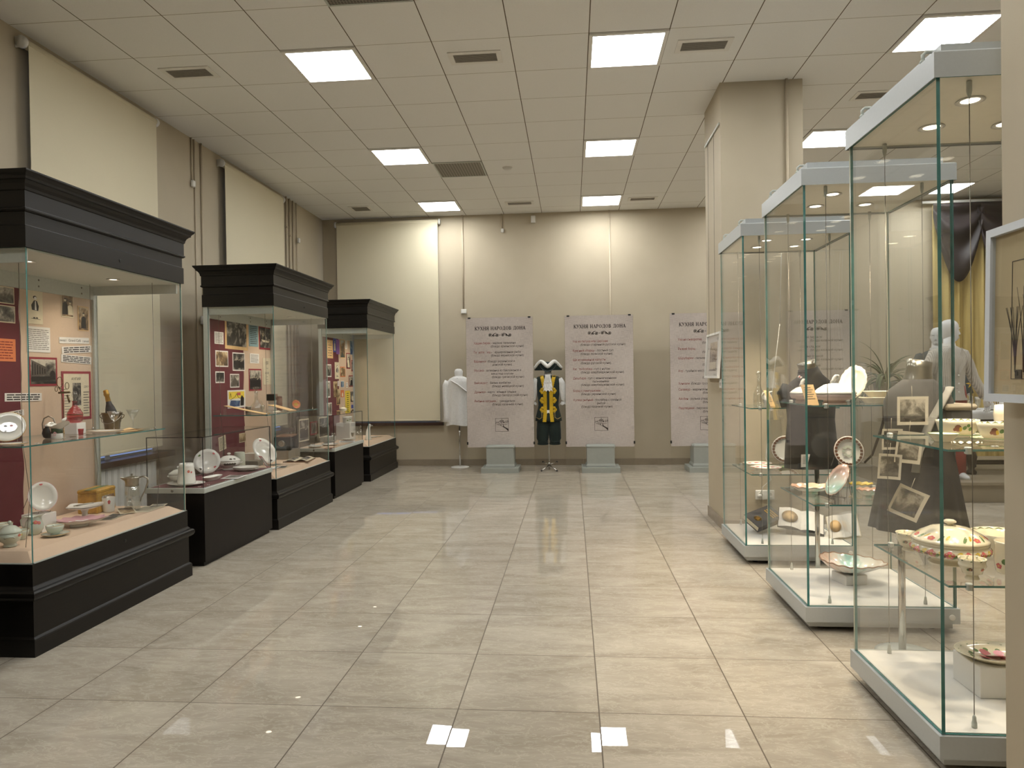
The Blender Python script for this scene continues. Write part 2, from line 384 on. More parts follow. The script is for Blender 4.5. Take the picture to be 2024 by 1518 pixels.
    def build(s, name, mats, parent=None, loc=None, rot=None):
        me = bpy.data.meshes.new(name); me.from_pydata(s.v, [], s.f); 
        for m in (mats if isinstance(mats, (list, tuple)) else [mats]): me.materials.append(m)
        me.polygons.foreach_set('material_index', s.m); me.polygons.foreach_set('use_smooth', s.sm); me.update()
        o = bpy.data.objects.new(name, me); COL.objects.link(o)
        if parent: o.parent = parent
        if loc: o.location = loc
        if rot: o.rotation_euler = rot
        return o
def tag(o, label, cat, group=None):
    o['label'] = label; o['category'] = cat
    if group: o['group'] = group
    return o
def T(name, label, cat, loc=(0, 0, 0), rz=0.0, group=None, rot=None):
    o = bpy.data.objects.new(name, None); COL.objects.link(o); o.empty_display_size = 0.05
    o.location = loc; o.rotation_euler = rot if rot else (0, 0, rz); return tag(o, label, cat, group)
def struct(name, mb, mats, parent=None):
    o = mb.build(name, mats, parent)
    if not parent: o['kind'] = 'structure'
    return o
def dup(root, label=None, loc=None, rz=None, group=None):
    r = root.copy(); COL.objects.link(r)
    if loc is not None: r.location = loc
    if rz is not None: r.rotation_euler = (0, 0, rz)
    if label: r['label'] = label
    if group: r['group'] = group
    for ch in list(root.children):
        c = ch.copy(); COL.objects.link(c); c.parent = r
        for g in list(ch.children):
            d = g.copy(); COL.objects.link(d); d.parent = c
    return r
def text_mesh(name, lines, mats, parent, origin, right, up, normal_off=0.0, sx=1.0):
    """lines: (text, x, y, size, material, align) laid out on a plane; one mesh of flat lettering"""
    vs, fs, ms = [], [], []; ends = {}; O, Rr, U = Vector(origin), Vector(right).normalized(), Vector(up).normalized(); Nn = Rr.cross(U)
    for body, x, y, size, mi, al in lines:
        cu = bpy.data.curves.new('lettering', 'FONT'); cu.body = body; cu.size = size; cu.align_x = al; cu.resolution_u = 2
        ob = bpy.data.objects.new('lettering', cu); COL.objects.link(ob)
        dg = bpy.context.evaluated_depsgraph_get(); me = bpy.data.meshes.new_from_object(ob.evaluated_get(dg))
        o = len(vs)
        if x is None: x = ends[y]+size*.22
        for v in me.vertices: vs.append(O+Rr*(x+v.co.x*sx)+U*(y+v.co.y)+Nn*normal_off)
        ends[y] = max([x]+[x+v.co.x*sx for v in me.vertices])
        for p in me.polygons: fs.append(tuple(i+o for i in p.vertices)); ms.append(mi)
        bpy.data.objects.remove(ob); bpy.data.curves.remove(cu); bpy.data.meshes.remove(me)
    mb = MB(); mb.v = [tuple(v) for v in vs]; mb.f = fs; mb.m = ms; mb.sm = [False]*len(fs)
    return mb.build(name, mats, parent)
# serif capitals drawn from strokes: (x0, y0, x1, y1, weight)
_K = 0.17; _h = 0.085
GL = {
 'К': (0.72, [(.14, 0, .14, 1, _K), (.16, .48, .62, 1, _h), (.24, .56, .66, 0, _K), (0, 0, .28, 0, _h), (0, 1, .28, 1, _h), (.5, 0, .74, 0, _h), (.5, 1, .72, 1, _h)]),
 'У': (0.70, [(.1, 1, .4, .36, _K), (.62, 1, .24, .08, _h), (.24, .08, .06, .03, .1), (0, 1, .24, 1, _h), (.5, 1, .72, 1, _h)]),
 'Х': (0.72, [(.1, 1, .62, 0, _K), (.6, 1, .1, 0, _h), (0, 0, .22, 0, _h), (.5, 0, .74, 0, _h), (0, 1, .24, 1, _h), (.5, 1, .72, 1, _h)]),
 'Н': (0.80, [(.14, 0, .14, 1, _K), (.64, 0, .64, 1, _K), (.14, .52, .64, .52, _h), (0, 0, .28, 0, _h), (0, 1, .28, 1, _h), (.5, 0, .78, 0, _h), (.5, 1, .78, 1, _h)]),
 'Я': (0.70, [(.56, 0, .56, 1, _K), (.56, 1, .24, .97, _h), (.24, .97, .12, .74, _K), (.12, .74, .24, .5, _K), (.24, .5, .56, .48, _h), (.3, .48, .06, 0, _K), (0, 0, .14, 0, _h), (.42, 0, .7, 0, _h), (.56, 1, .7, 1, _h)]),
 'А': (0.74, [(.36, 1, .64, 0, _K), (.36, 1, .1, 0, _h), (.18, .34, .56, .34, _h), (0, 0, .22, 0, _h), (.48, 0, .78, 0, _h)]),
 'Р': (0.64, [(.14, 0, .14, 1, _K), (.14, 1, .44, .97, _h), (.44, .97, .55, .74, _K), (.55, .74, .44, .5, _K), (.44, .5, .14, .48, _h), (0, 0, .28, 0, _h), (0, 1, .2, 1, _h)]),
 'О': (0.82, [(.4, 1, .17, .86, .08), (.17, .86, .1, .5, _K), (.1, .5, .17, .14, _K), (.17, .14, .4, 0, .08), (.4, 0, .62, .14, .08), (.62, .14, .7, .5, _K), (.7, .5, .62, .86, _K), (.62, .86, .4, 1, .08)]),
 'Д': (0.80, [(.24, 1, .16, .06, _h), (.6, 0, .6, 1, _K), (.16, 1, .72, 1, _h), (.02, .03, .76, .03, .07), (.03, .03, .03, -.18, _h), (.75, .03, .75, -.18, _h)]),
 'В': (0.68, [(.14, 0, .14, 1, _K), (.14, 1, .44, .97, _h), (.44, .97, .52, .76, _K), (.52, .76, .4, .54, .1), (.14, .53, .42, .53, _h), (.42, .53, .58, .28, _K), (.58, .28, .44, .02, _K), (.44, .02, 0, 0, _h), (0, 1, .2, 1, _h)]),
 ' ': (0.36, []),
}
def serif_title(body, width, parent, origin, right, up):
    tot = sum(GL[c][0]+0.1 for c in body); k = width/tot; mb = MB(); x = 0
    O, Rr, U = Vector(origin), Vector(right), Vector(up)
    for c in body:
        w, st = GL[c]
        for x0, y0, x1, y1, t in st:
            a = Vector((x0, y0)); b = Vector((x1, y1)); a.y *= .82; b.y *= .82; d = (b-a).normalized(); n = Vector((-d.y, d.x))*t/2
            q = [a-n, b-n, b+n, a+n]; mb.poly([O+Rr*(k*(x+p.x))+U*(k*p.y*1.15) for p in q])
        x += w+0.1
    return mb.build('title', m_ink, parent)
# ---------------------------------------------------------------- the room
XL, YB, ZC, XR, YF = -3.98, 11.135, 3.975, 7.6, -3.2
struct('floor', MB().bb(XL-.2, XR+.2, YF-.2, YB+.2, -.1, 0), m_floor)
struct('ceiling', MB().bb(XL-.2, XR+.2, YF-.2, YB+.2, ZC, ZC+.12), m_ceil)
struct('wall_left', MB().bb(XL-.2, XL, YF-.2, YB+.2, 0, ZC), m_wall)
struct('wall_back', MB().bb(XL, XR, YB, YB+.2, 0, ZC), m_wall)
struct('wall_right', MB().bb(XR, XR+.2, YF-.2, YB+.2, 0, ZC), m_wall)
struct('wall_front', MB().bb(XL, XR, YF-.2, YF, 0, ZC), m_wall)
PX0, PX1 = 1.337, 2.045
struct('wall_pillar_far', MB().bb(PX0, PX1, 6.405, 7.13, 0, ZC), m_wall)
struct('wall_pillar_near', MB().bb(PX0, PX1, 1.5, 2.318, 0, ZC), m_wall)
def skirt(name, segs):
    mb = MB()
    for x0, x1, y0, y1 in segs: mb.bb(x0, x1, y0, y1, 0.001, 0.098)
    struct(name, mb, m_skirt)
sk = MB(); x = XL
while x < XR: sk.bb(x+.001, min(x+.5905, XR), YB-.012, YB, .001, .1); x += .5915
struct('baseboard_back', sk, m_skirt)
skirt('baseboard_left', [(XL, XL+.012, YF, YB)])
e = .012
skirt('baseboard_pillar_far', [(PX0-e, PX0, 6.405-e, 7.13+e), (PX1, PX1+e, 6.405-e, 7.13+e), (PX0, PX1, 6.405-e, 6.405), (PX0, PX1, 7.13, 7.13+e)])
skirt('baseboard_pillar_near', [(PX0-e, PX0, 1.5, 2.318+e), (PX0, PX1, 2.318, 2.318+e)])
def cell(i, r): return (-2.238+.6*i+.3, 4.762+.6*r+.3)
# ceiling light panels
def light(label, i, r, first=None):
    x, y = cell(i, r)
    if first: return dup(first, label, (x, y, ZC))
    t = T('ceiling_light', label, 'ceiling light', (x, y, ZC), 0, 'square ceiling light panels')
    f = MB()
    for a, b, c, d in ((-.297, .297, -.297, -.268), (-.297, .297, .268, .297), (-.297, -.268, -.268, .268), (.268, .297, -.268, .268)): f.bb(a, b, c, d, -.016, -.002)
    f.build('frame', m_white, t)
    MB().bb(-.268, .268, -.268, .268, -.011, -.004).build('diffuser', m_lamp, t)
    return t
L0 = light('large white light panel above the near part of the left aisle', 0, 1)
for lab, i, r in (('smaller white light panel in the left row, middle of its three in view', 0, 5),
                  ('white light panel in the left row nearest the back wall blind', 0, 9),
                  ('large white light panel right of the slatted vent, nearest of the middle row', 4, 1),
                  ('white light panel in the middle row, second from the camera', 4, 5),
                  ('white light panel in the middle row nearest the back wall', 4, 9),
                  ('white light panel above the nearest tall glass showcase', 8, 1),
                  ('white light panel just right of the pillar top', 8, 5),
                  ('white light panel hidden behind the far pillar', 8, 9),
                  ('white light panel at the far right beyond the showcases', 12, 9),
                  ('white light panel over the mannequin podium side of the hall', 12, 5),
                  ('white light panel at the right end of the near row', 12, 1),
                  ('white light panel of the left row behind the camera', 0, -3),
                  ('white light panel of the middle row behind the camera', 4, -3),
                  ('white light panel of the right row above the near pillar', 8, -3),
                  ('white light panel of the left row at the entrance end', 0, -7),
                  ('white light panel of the middle row at the entrance end', 4, -7)):
    light(lab, i, r, L0)
def vent(label, i, r, w=.345, d=.14, sq=False):
    x, y = cell(i, r); t = T('ceiling_vent', label, 'vent', (x, y, ZC), 0, 'small ceiling vents')
    f = MB(); b = .04
    f.bb(-w/2-b, w/2+b, -d/2-b, -d/2, -.008, -.001).bb(-w/2-b, w/2+b, d/2, d/2+b, -.008, -.001).bb(-w/2-b, -w/2, -d/2, d/2, -.008, -.001).bb(w/2, w/2+b, -d/2, d/2, -.008, -.001)
    f.build('frame', m_white, t)
    g = MB()
    if sq: g.bb(-w/2, w/2, -d/2, d/2, -.006, -.002).build('grille', m_grid, t)
    else:
        n = 9; MB().bb(-w/2, w/2, -d/2, d/2, -.003, -.001).build('backing', M('vent_backing', S(150, 144, 134), 0.7), t)
        for k in range(n):
            yy = -d/2+d*(k+.5)/n; g.box((0, yy, -.007), (w, d/n*.6, .002), 0, (.35, 0, 0))
        g.build('grille', M('vent_slat_grey', S(206, 200, 190), 0.5), t)
vent('slatted vent left of the near left light panel', -2, 1)
vent('slatted vent between the two nearest light panels', 2, 1)
vent('slatted vent right of the nearest middle light panel', 5, 1)
vent('slatted vent above the second glass showcase, half hidden by its canopy', 8, 3)
vent('square mesh vent in the far left corner of the ceiling', -2, 9, .24, .24, True)
vent('slatted vent near the back wall between the two far light panels', 2, 9)
vent('slatted vent near the back wall right of the far middle light panel', 5, 9)
for lab, i, r, mt in (('full tile egg crate grille cut off by the top of the photo', 1, -1, m_grid), ('full tile barred air grille beside the second left light panel', 1, 6, m_vent2)):
    x, y = cell(i, r); t = T('air_grille', lab, 'air grille', (x, y, ZC), 0)
    f = MB()
    for a, b, c, d in ((-.297, .297, -.297, -.28), (-.297, .297, .28, .297), (-.297, -.28, -.28, .28), (.28, .297, -.28, .28)): f.bb(a, b, c, d, -.012, -.001)
    f.build('frame', m_alu, t); MB().bb(-.28, .28, -.28, .28, -.009, -.002).build('grille', mt, t)
t = T('smoke_detector', 'small round white smoke detector on the ceiling beside the air grille', 'smoke detector', (-.755, 8.672, ZC))
MB().lathe([(.05, 0), (.055, -.012), (.04, -.03), (0, -.034)], 0, 20).build('housing', m_plastic, t)
MB().lathe([(.062, 0), (.062, -.006), (.05, -.006)], 0, 20).build('mounting_ring', m_white, t)

# windows behind roller blinds, sills
def window(n, axis, a0, a1, z0, z1):
    t = bpy.data.objects.new('window_%d' % n, None); COL.objects.link(t); t['kind'] = 'structure'
    fr, gl, sl = MB(), MB(), MB()
    def bx(mb, a, b, z, zz, d0, d1):
        if axis == 'x': mb.bb(XL+d0, XL+d1, a, b, z, zz)
        else: mb.bb(a, b, YB-d1, YB-d0, z, zz)
    bx(gl, a0+.05, a1-.05, z0+.02, z1-.05, .002, .006)
    for a, b, z, zz in ((a0, a0+.05, z0, z1), (a1-.05, a1, z0, z1), (a0, a1, z1-.05, z1), ((a0+a1)/2-.03, (a0+a1)/2+.03, z0, z1)): bx(fr, a, b, z, zz, .001, .012)
    bx(sl, a0-.08, a1+.08, z0-.05, z0, 0, .16 if axis == 'x' else .11)
    gl.build('pane', m_dusk, t); fr.build('window_frame', m_white, t); sl.build('sill', m_sill, t)
window(1, 'x', 5.02, 6.42, .745, 3.8)
window(2, 'x', 7.98, 9.36, .745, 3.8)
window(3, 'y', -3.64, -2.12, .70, 3.8)
def blind(label, axis, a0, a1, zb):
    zt = 3.875; d = .05
    c = (XL+d, (a0+a1)/2, 0) if axis == 'x' else ((a0+a1)/2, YB-d-.015, 0)
    t = T('roller_blind', label, 'roller blind', c, PI/2 if axis == 'x' else 0, 'lowered cream roller blinds'); w = a1-a0
    MB().cyl((-w/2-.015, 0, zt), (w/2+.015, 0, zt), .036, 0, 16).build('roller_tube', m_blind, t)
    MB().bb(-w/2, w/2, -.0315, -.030, zb, zt).build('fabric', m_blind, t)
    MB().rbox((0, -.03, zb), (w, .012, .022), .004).build('bottom_bar', m_blind, t)
    for s in (-1, 1):
        MB().cyl((s*(w/2+.012), 0, zt), (s*(w/2+.04), 0, zt), .044, 0, 14).rbox((s*(w/2+.03), .022, zt), (.012, .05, .08), .003).build('bracket', m_plastic, t)
blind('cream roller blind on left wall above the nearest dark showcase', 'x', 4.84, 6.42, .80)
blind('cream roller blind on left wall above the second dark showcase', 'x', 7.75, 9.385, .80)
blind('cream roller blind on the back wall left of the menu banners', 'y', -3.72, -2.085, .735)
def radiator(label, y0, y1):
    t = T('radiator', label, 'radiator', (XL+.075, (y0+y1)/2, .1), 0, 'white sectional radiators under the windows')
    n = int((y1-y0)/.08); s = MB()
    for k in range(n):
        y = -(y1-y0)/2+.08*(k+.5); s.rbox((0, y, .3), (.085, .070, .56), .012); s.rbox((.0, y, .585), (.095, .074, .03), .012)
    s.build('sections', m_plastic, t)
    m = MB()
    for z in (.06, .53): m.cyl((-.02, -(y1-y0)/2, z), (-.02, (y1-y0)/2, z), .02)
    m.build('pipe', m_plastic, t)
    for q in (-.25, .2): MB().bb(-.06, -.04, q, q+.05, .2, .5).build('wall_bracket', m_plastic, t)
radiator('white sectional radiator under the blind behind the nearest showcase', 5.15, 6.3)
radiator('white sectional radiator under the blind behind the second showcase', 8.1, 9.2)
# conduits and wall fittings
def conduit(label, x, y, z0, z1, r=.008, n=1, dx=0, dy=0, clips=()):
    t = T('cable_conduit', label, 'conduit', (x, y, 0), 0, 'painted cable conduits')
    p = MB().tube([(0, 0, z0), (0, 0, z1)], r, 0, 8); p.build('pipe', m_wallc, t)
    if clips:
        c = MB()
        for z in clips: c.rbox((0, 0, z), (r*3.2, r*3.2, .02), .002)
        c.build('clip', m_wallc, t)
m_wallc = M('conduit_paint', S(196, 182, 158), 0.55, var=0.02)
conduit('thin painted conduit on left wall, first after the near blind', XL+.01, 7.17, 3.53, ZC)
conduit('long painted conduit on left wall behind the second showcase', XL+.01, 7.225, 0.1, ZC, .007)
conduit('thicker painted conduit on left wall beside the second blind', XL+.012, 7.36, 0.1, ZC, .012)
for k, (y, r, lab) in enumerate(((9.63, .014, 'thick painted pipe on left wall just past the second blind'), (9.75, .014, 'second thick painted pipe on left wall past the second blind'), (9.87, .011, 'third painted pipe on left wall, beyond the two clipped pipes'), (10.0, .007, 'thin painted conduit on left wall with a white box, nearest the corner'))):
    conduit(lab, XL+.016, y, .1, ZC, r, clips=(3.55-.1*k, 2.2) if k < 2 else ())
def wbox(name, label, cat, loc, d, mat=None):
    t = T(name, label, cat, loc); MB().rbox((0, 0, 0), d, .006).build('housing', mat or m_plastic, t)
    k = 0 if d[0] < d[1] else 1
    MB().rbox((d[0]/2 if k == 0 else 0, 0 if k == 0 else -d[1]/2, 0), (.004 if k == 0 else d[0]*.72, d[1]*.72 if k == 0 else .004, d[2]*.72), .001).build('cover', m_white, t)
wbox('junction_box', 'small white box at the end of the first conduit on the left wall', 'wall box', (XL+.022, 7.17, 3.49), (.03, .05, .07))
wbox('junction_box', 'small white box on the thin conduit nearest the room corner', 'wall box', (XL+.045, 10.0, 3.43), (.03, .05, .07))
wbox('junction_box', 'white thermostat box half hidden behind the second showcase cornice', 'wall box', (XL+.022, 7.32, 2.06), (.03, .07, .09))
conduit('pair conduit on the back wall ending in a white box above the left banner', -1.70, YB-.012, 2.49, ZC, .012)
conduit('conduit on the back wall running down behind the middle banner', .612, YB-.012, .1, ZC, .012)
conduit('short conduit at the top of the back wall above the left banner', -1.075, YB-.012, 3.75, ZC, .013)
conduit('conduit on the front of the far pillar', 1.905, 6.405-.014, .1, ZC, .012)
wbox('junction_box', 'white cable box on the back wall at the corner of the left banner', 'wall box', (-1.697, YB-.02, 2.45), (.085, .04, .07))
wbox('junction_box', 'tiny white box at the end of the short conduit on the back wall', 'wall box', (-1.064, YB-.02, 3.71), (.045, .035, .06))
wbox('motion_sensor', 'white motion sensor high on the back wall left of centre', 'sensor', (-.574, YB-.025, 3.87), (.07, .05, .11))
sock = T('wall_socket', 'white double power socket on the far pillar behind the third showcase', 'socket', (1.684,6.395,0.326))
MB().rbox((0, 0, 0), (.165, .014, .085), .006).build('plate', m_plastic, sock)
for s in (-1, 1): MB().lathe([(.026, 0), (.026, .006), (.02, .006), (.018, .001), (0, .001)], 0, 18, (s*.04, -.007, 0), rot=(PI/2, 0, 0)).build('outlet', m_white, sock)
# cord strung between showcases
# picture rails + pictures on the pillars
rail = T('picture_rail', 'thin metal hanging rail along the top left of the far pillar', 'picture rail', (PX0-.008, 6.75, 3.62))
MB().rbox((0, 0, 0), (.014, .66, .02), .003).build('rail', m_alu, rail)
for y in (-.12, .16): MB().cyl((-.006, y, 0), (-.014, y, -1.86), .0016, 0, 6).build('hanging_cord', m_steel, rail)
def picture_frame(label, loc, w, h, rot, art, mat_w, b=.02):
    t = T('framed_picture', label, 'framed picture', loc, rot=rot)
    f = MB()     # local x = width, z = height, front faces -y
    for x0, x1, z0, z1 in ((-w/2, w/2, -h/2, -h/2+b), (-w/2, w/2, h/2-b, h/2), (-w/2, -w/2+b, -h/2+b, h/2-b), (w/2-b, w/2, -h/2+b, h/2-b)): f.bb(x0, x1, -.024, 0, z0, z1)
    f.build('frame', m_white if mat_w is None else m_framew, t)
    MB().bb(-w/2+b, w/2-b, -.008, -.004, -h/2+b, h/2-b).build('passe_partout', mat_w or m_paper, t)
    MB().bb(-w/2+b, w/2-b, -.0165, -.0150, -h/2+b, h/2-b).build('glazing', m_acr, t)
    art(t, w, h); return t
m_framew = M('white_painted_frame', S(214, 218, 222), 0.4, var=0.02)
def art_fig(t, w, h):
    MB().bb(-w*.26, w*.26, -.0092, -.0082, -h*.34, h*.3).build('drawing', m_sepia, t)
    MB().bb(-w*.24, w*.24, -.0100, -.0094, -h*.3, -h*.14).build('wash', m_aged, t)
pf = picture_frame('small white framed drawing hung on the side of the far pillar', (PX0-.012, 6.735, 1.57), .62, .42, (-.07, 0, -PI/2), art_fig, None)
t = T('picture_label', 'small white caption card below the framed drawing on the far pillar', 'caption card', (PX0-.014, 6.45, 1.315), -PI/2)
MB().bb(-.055, .055, -.002, 0, -.04, .04).build('card', m_paper, t); MB().bb(-.04, .03, -.0026, -.0021, .0, .005).bb(-.04, .02, -.0026, -.0021, -.015, -.01).build('lettering', m_inkg, t)
def art_tree(t, w, h):
    # grey rule, thin bare trees, dark village at their foot
    r = MB(); x0, x1, z0, z1 = -w*.36, w*.36, -h*.37, h*.29; k = .0022
    for a, b, c, d in ((x0, x1, z1-k, z1), (x0, x1, z0, z0+k), (x0, x0+k, z0, z1), (x1-k, x1, z0, z1)): r.bb(a, b, -.0092, -.0082, c, d)
    r.build('ruled_border', m_inkg, t)
    b = MB(); random.seed(3)
    for q in range(9):
        bx = -w*.335+q*w*.05; top = h*(.0+random.random()*.14)
        for j in range(9):
            a = random.uniform(-.16, .16); z = -h*.33; pts = [(bx, -.0088, z)]
            for s in range(5): pts.append((bx+a*(s+1)*.05*(.4+.2*s), -.0088, z+(top-z)*(s+1)/5))
            b.tube(pts, [.0018, .0015, .0012, .0009, .0007, .0005], 0, 4)
    b.build('tree_drawing', m_inkg, t)
    v = MB()
    for q in range(26):
        x = -w*.345+random.random()*w*.5; z = -h*.37+random.random()*h*.08; v.bb(x, x+.012+random.random()*.03, -.0096, -.009, z, z+.006+random.random()*.02)
    v.build('village_drawing', m_ink, t)
picture_frame('white framed ink drawing of trees on the near pillar at the right edge', (PX0-.034, 1.925, 1.567), .77, .526, (-.02, 0, -PI/2), art_tree, M('cream_mount', S(206, 188, 152), 0.8, var=0.05, scale=5), .024)
# ---------------------------------------------------------------- dark wall showcases on the left
FX, LEN, DEP = -2.77, 1.475, 0.70
def spot(parent, loc, energy, col=(1, .86, .66), size=1.25, r=.03, rot=(0, 0, 0), blend=.7):
    ld = bpy.data.lights.new('spotlight', 'SPOT'); ld.energy = energy; ld.color = col; ld.spot_size = size; ld.spot_blend = blend; ld.shadow_soft_size = r
    o = bpy.data.objects.new('spotlight', ld); COL.objects.link(o); o.parent = parent; o.location = loc; o.rotation_euler = rot; return o
BASE_P = [(.015, 0), (.015, .083), (.012, .09), (.006, .096), (0, .1), (0, .285), (.012, .288), (.024, .296), (.030, .308), (.031, .318), (.028, .330), (.02, .338), (.008, .343), (.003, .350), (-.002, .356), (-.004, .36), (-.004, .472)]
CORN_P = [(0, 2.103), (0, 2.214), (-.004, 2.217), (-.007, 2.22), (-.007, 2.284), (.002, 2.288), (.009, 2.294), (.009, 2.302), (.003, 2.307), (.003, 2.390), (.009, 2.394), (.011, 2.408), (.017, 2.424), (.028, 2.437), (.034, 2.441), (.038, 2.442), (.040, 2.454), (.047, 2.463), (.051, 2.466), (.058, 2.478), (.058, 2.486)]
def wall_case(label, y0, shelf=True):
    t = T('display_case', label, 'display case', (FX, y0, 0), 0, 'dark wooden showcases along the left wall')
    x0, x1, a, b = -DEP, 0, 0, LEN
    base = MB().sweep_rect(x0, x1, a, b, BASE_P).build('base', m_wood, t)
    corn = MB().sweep_rect(x0, x1, a, b, CORN_P).build('cornice', m_wood, t)
    for par, z in ((base, .42), (corn, 2.155)):
        xx = -.004 if par is base else 0
        MB().lathe([(.009, 0), (.009, .003), (.006, .0035), (.005, .001), (0, .001)], 0, 14, (xx, LEN*.5+.02, z), rot=(0, PI/2, 0)).build('keyhole', m_black, par)
    g = .008; i = .012
    MB().pane(x1-i-g, x1-i, a+i+g+.001, b-i-g-.001, .474, 2.102).build('front_pane', [m_glass, m_edge], t)
    MB().pane(x0+.05, x1-i, a+i, a+i+g, .474, 2.102).build('side_pane', [m_glass, m_edge], t)
    MB().pane(x0+.05, x1-i, b-i-g, b-i, .474, 2.102).build('side_pane', [m_glass, m_edgep], t)
    # metal back posts, sill strip, upper frame with screws
    for yy in (a+.008, b-.05): MB().bb(x0+.005, x0+.047, yy, yy+.042, .474, 2.102).build('corner_post', m_alu, t)
    fr = MB()
    fr.bb(x0+.03, x0+.048, a+.05, b-.05, 2.0, 2.1).bb(x0+.05, x1-.03, b-.05, b-.034, 2.03, 2.1).bb(x0+.05, x1-.03, a+.034, a+.05, 2.03, 2.1)
    sc = fr.build('upper_frame', m_alu, t)
    for yy in (.25, .9, 1.3):
        for z in (2.03, 2.07): MB().cyl((x0+.048, yy, z), (x0+.051, yy, z), .006, 0, 10).build('screw', m_steel, sc)
    MB().bb(x0+.01, x1-.02, a+.02, b-.02, 2.094, 2.1025).build('inner_ceiling', m_inner, t)
    st = MB()
    for u in ((x1-.021, x1-.006, a+.006, b-.006), (x0+.05, x1-.006, a+.005, a+.02), (x0+.05, x1-.006, b-.02, b-.005)): st.bb(*u, .4722, .4765)
    st.build('glazing_strip', m_alu, t)
    # chamfered display deck
    d = MB(); q = [(x0+.05, a+.022), (x1-.024, a+.022), (x1-.024, b-.022), (x0+.05, b-.022)]; w = [(x0+.05, a+.085), (x1-.095, a+.085), (x1-.095, b-.085), (x0+.05, b-.085)]
    d.add([(x, y, .474) for x, y in q]+[(x, y, .52) for x, y in w], [(0, 1, 5, 4), (1, 2, 6, 5), (2, 3, 7, 6), (3, 0, 4, 7), (4, 5, 6, 7)]).build('display_deck', m_deck, t)
    # back board, one half covered with cloth
    bd = MB().bb(x0+.008, x0+.03, a+.05, b-.05, .475, 2.095).build('back_board', m_board, t)
    cl = MB(); n = 40; zs = [.49+1.51*k/n for k in range(n+1)]
    def edge(z): return .757+.006*math.sin(z*9)+.004*math.sin(z*23)
    vs = []
    for z in zs: vs += [(x0+.0312, a+.052, z), (x0+.0318+.0006*math.sin(z*17), edge(z), z)]
    cl.add(vs, [(2*k, 2*k+1, 2*k+3, 2*k+2) for k in range(n)], 0, True).build('backing_cloth', m_burg, bd); bd.children[0]['label'] = 'burgundy cloth over half the back board'
    if shelf:
        sh = MB().pane(x0+.05, x1-.105, a+.075, b-.095, 1.066, 1.074).build('glass_shelf', [m_glass, m_edge], t)
        for xx in (x1-.14, x0+.1):
            for yy in (a+.12, b-.16):
                MB().tube([(xx, yy, 2.095), (xx, yy, 1.08), (xx+.002, yy+.004, 1.05), (xx+.012, yy+.03, .80), (xx-.004, yy+.012, .53)], .0014, 0, 6).build('hanging_cable', m_steel, t)
                MB().lathe([(.007, -.012), (.007, -.002), (.0055, .012), (.002, .016)], 0, 10, (xx, yy, 1.075)).build('shelf_clip', m_chrome, sh)
    for k, yy in enumerate((.35, 1.1)):
        lamp = MB().lathe([(.04, 0), (.042, -.006), (.032, -.006), (.028, -.001), (0, -.001)], 0, 20, (x0+.42, yy, 2.094), mats=[0, 0, 0, 1, 1]).build('downlight', [m_white, m_spot], t)
        spot(t, (x0+.42, yy, 2.085), 13.0, size=2.0, rot=(0, .34, 0), blend=1.0)
    return t
wall_case('nearest dark showcase with champagne bucket and coffee pot, at the left edge', 3.39)
wall_case('second dark showcase with a newspaper page and wooden scroll on its shelf', 6.40)
wall_case('farthest dark showcase with small coloured postcards, nearest the back wall', 9.44, False)
def desk_case(label, y0, ln=1.215, deckm=None):
    t = T('desk_case', label, 'desk showcase', (FX, y0, 0), 0, 'low desk showcases between the tall dark ones'); x0, x1 = -.475, 0
    MB().bb(x0+.012, x1-.008, .01, ln-.01, .035, .555).bb(x0+.03, x1-.03, .03, ln-.03, 0, .036).build('cabinet', m_woodv, t)
    r = MB().rbox(((x0+x1)/2, ln/2, .575), (x1-x0, ln, .04), .004).build('aluminium_rim', m_alu, t)
    MB().lathe([(.011, 0), (.011, .002), (.007, .004), (0, .004)], 0, 14, (x0+.22, 0, .575), rot=(PI/2, 0, 0)).build('lock', m_steel, r)
    MB().bb(x0+.03, x1-.03, .03, ln-.03, .594, .597).build('display_cloth', deckm or m_burg, t)
    h = .975; g = .006
    MB().pane(x1-.012-g, x1-.012, .012, ln-.012, .5955, h).build('front_pane', [m_glass, m_edged], t)
    MB().pane(x0+.012, x0+.012+g, .012, ln-.012, .5955, h).build('back_pane', [m_glass, m_edged], t)
    MB().pane(x0+.012+g, x1-.012-g, .012, .012+g, .5955, h).build('side_pane', [m_glass, m_edged], t)
    MB().pane(x0+.012+g, x1-.012-g, ln-.012-g, ln-.012, .5955, h).build('side_pane', [m_glass, m_edged], t)
    MB().pane(x0+.012, x1-.012, .012, ln-.012, h, h+g).build('top_pane', [m_glass, m_edged], t)
    return t
desk_case('low dark desk showcase cut off by the left edge, only its corner in view', 1.975)
desk_case('low dark desk showcase with white tableware on burgundy, between the first two tall ones', 5.095)
desk_case('low dark desk showcase with photographs along its back, between the second and farthest tall ones', 8.035, 1.15, m_deck)

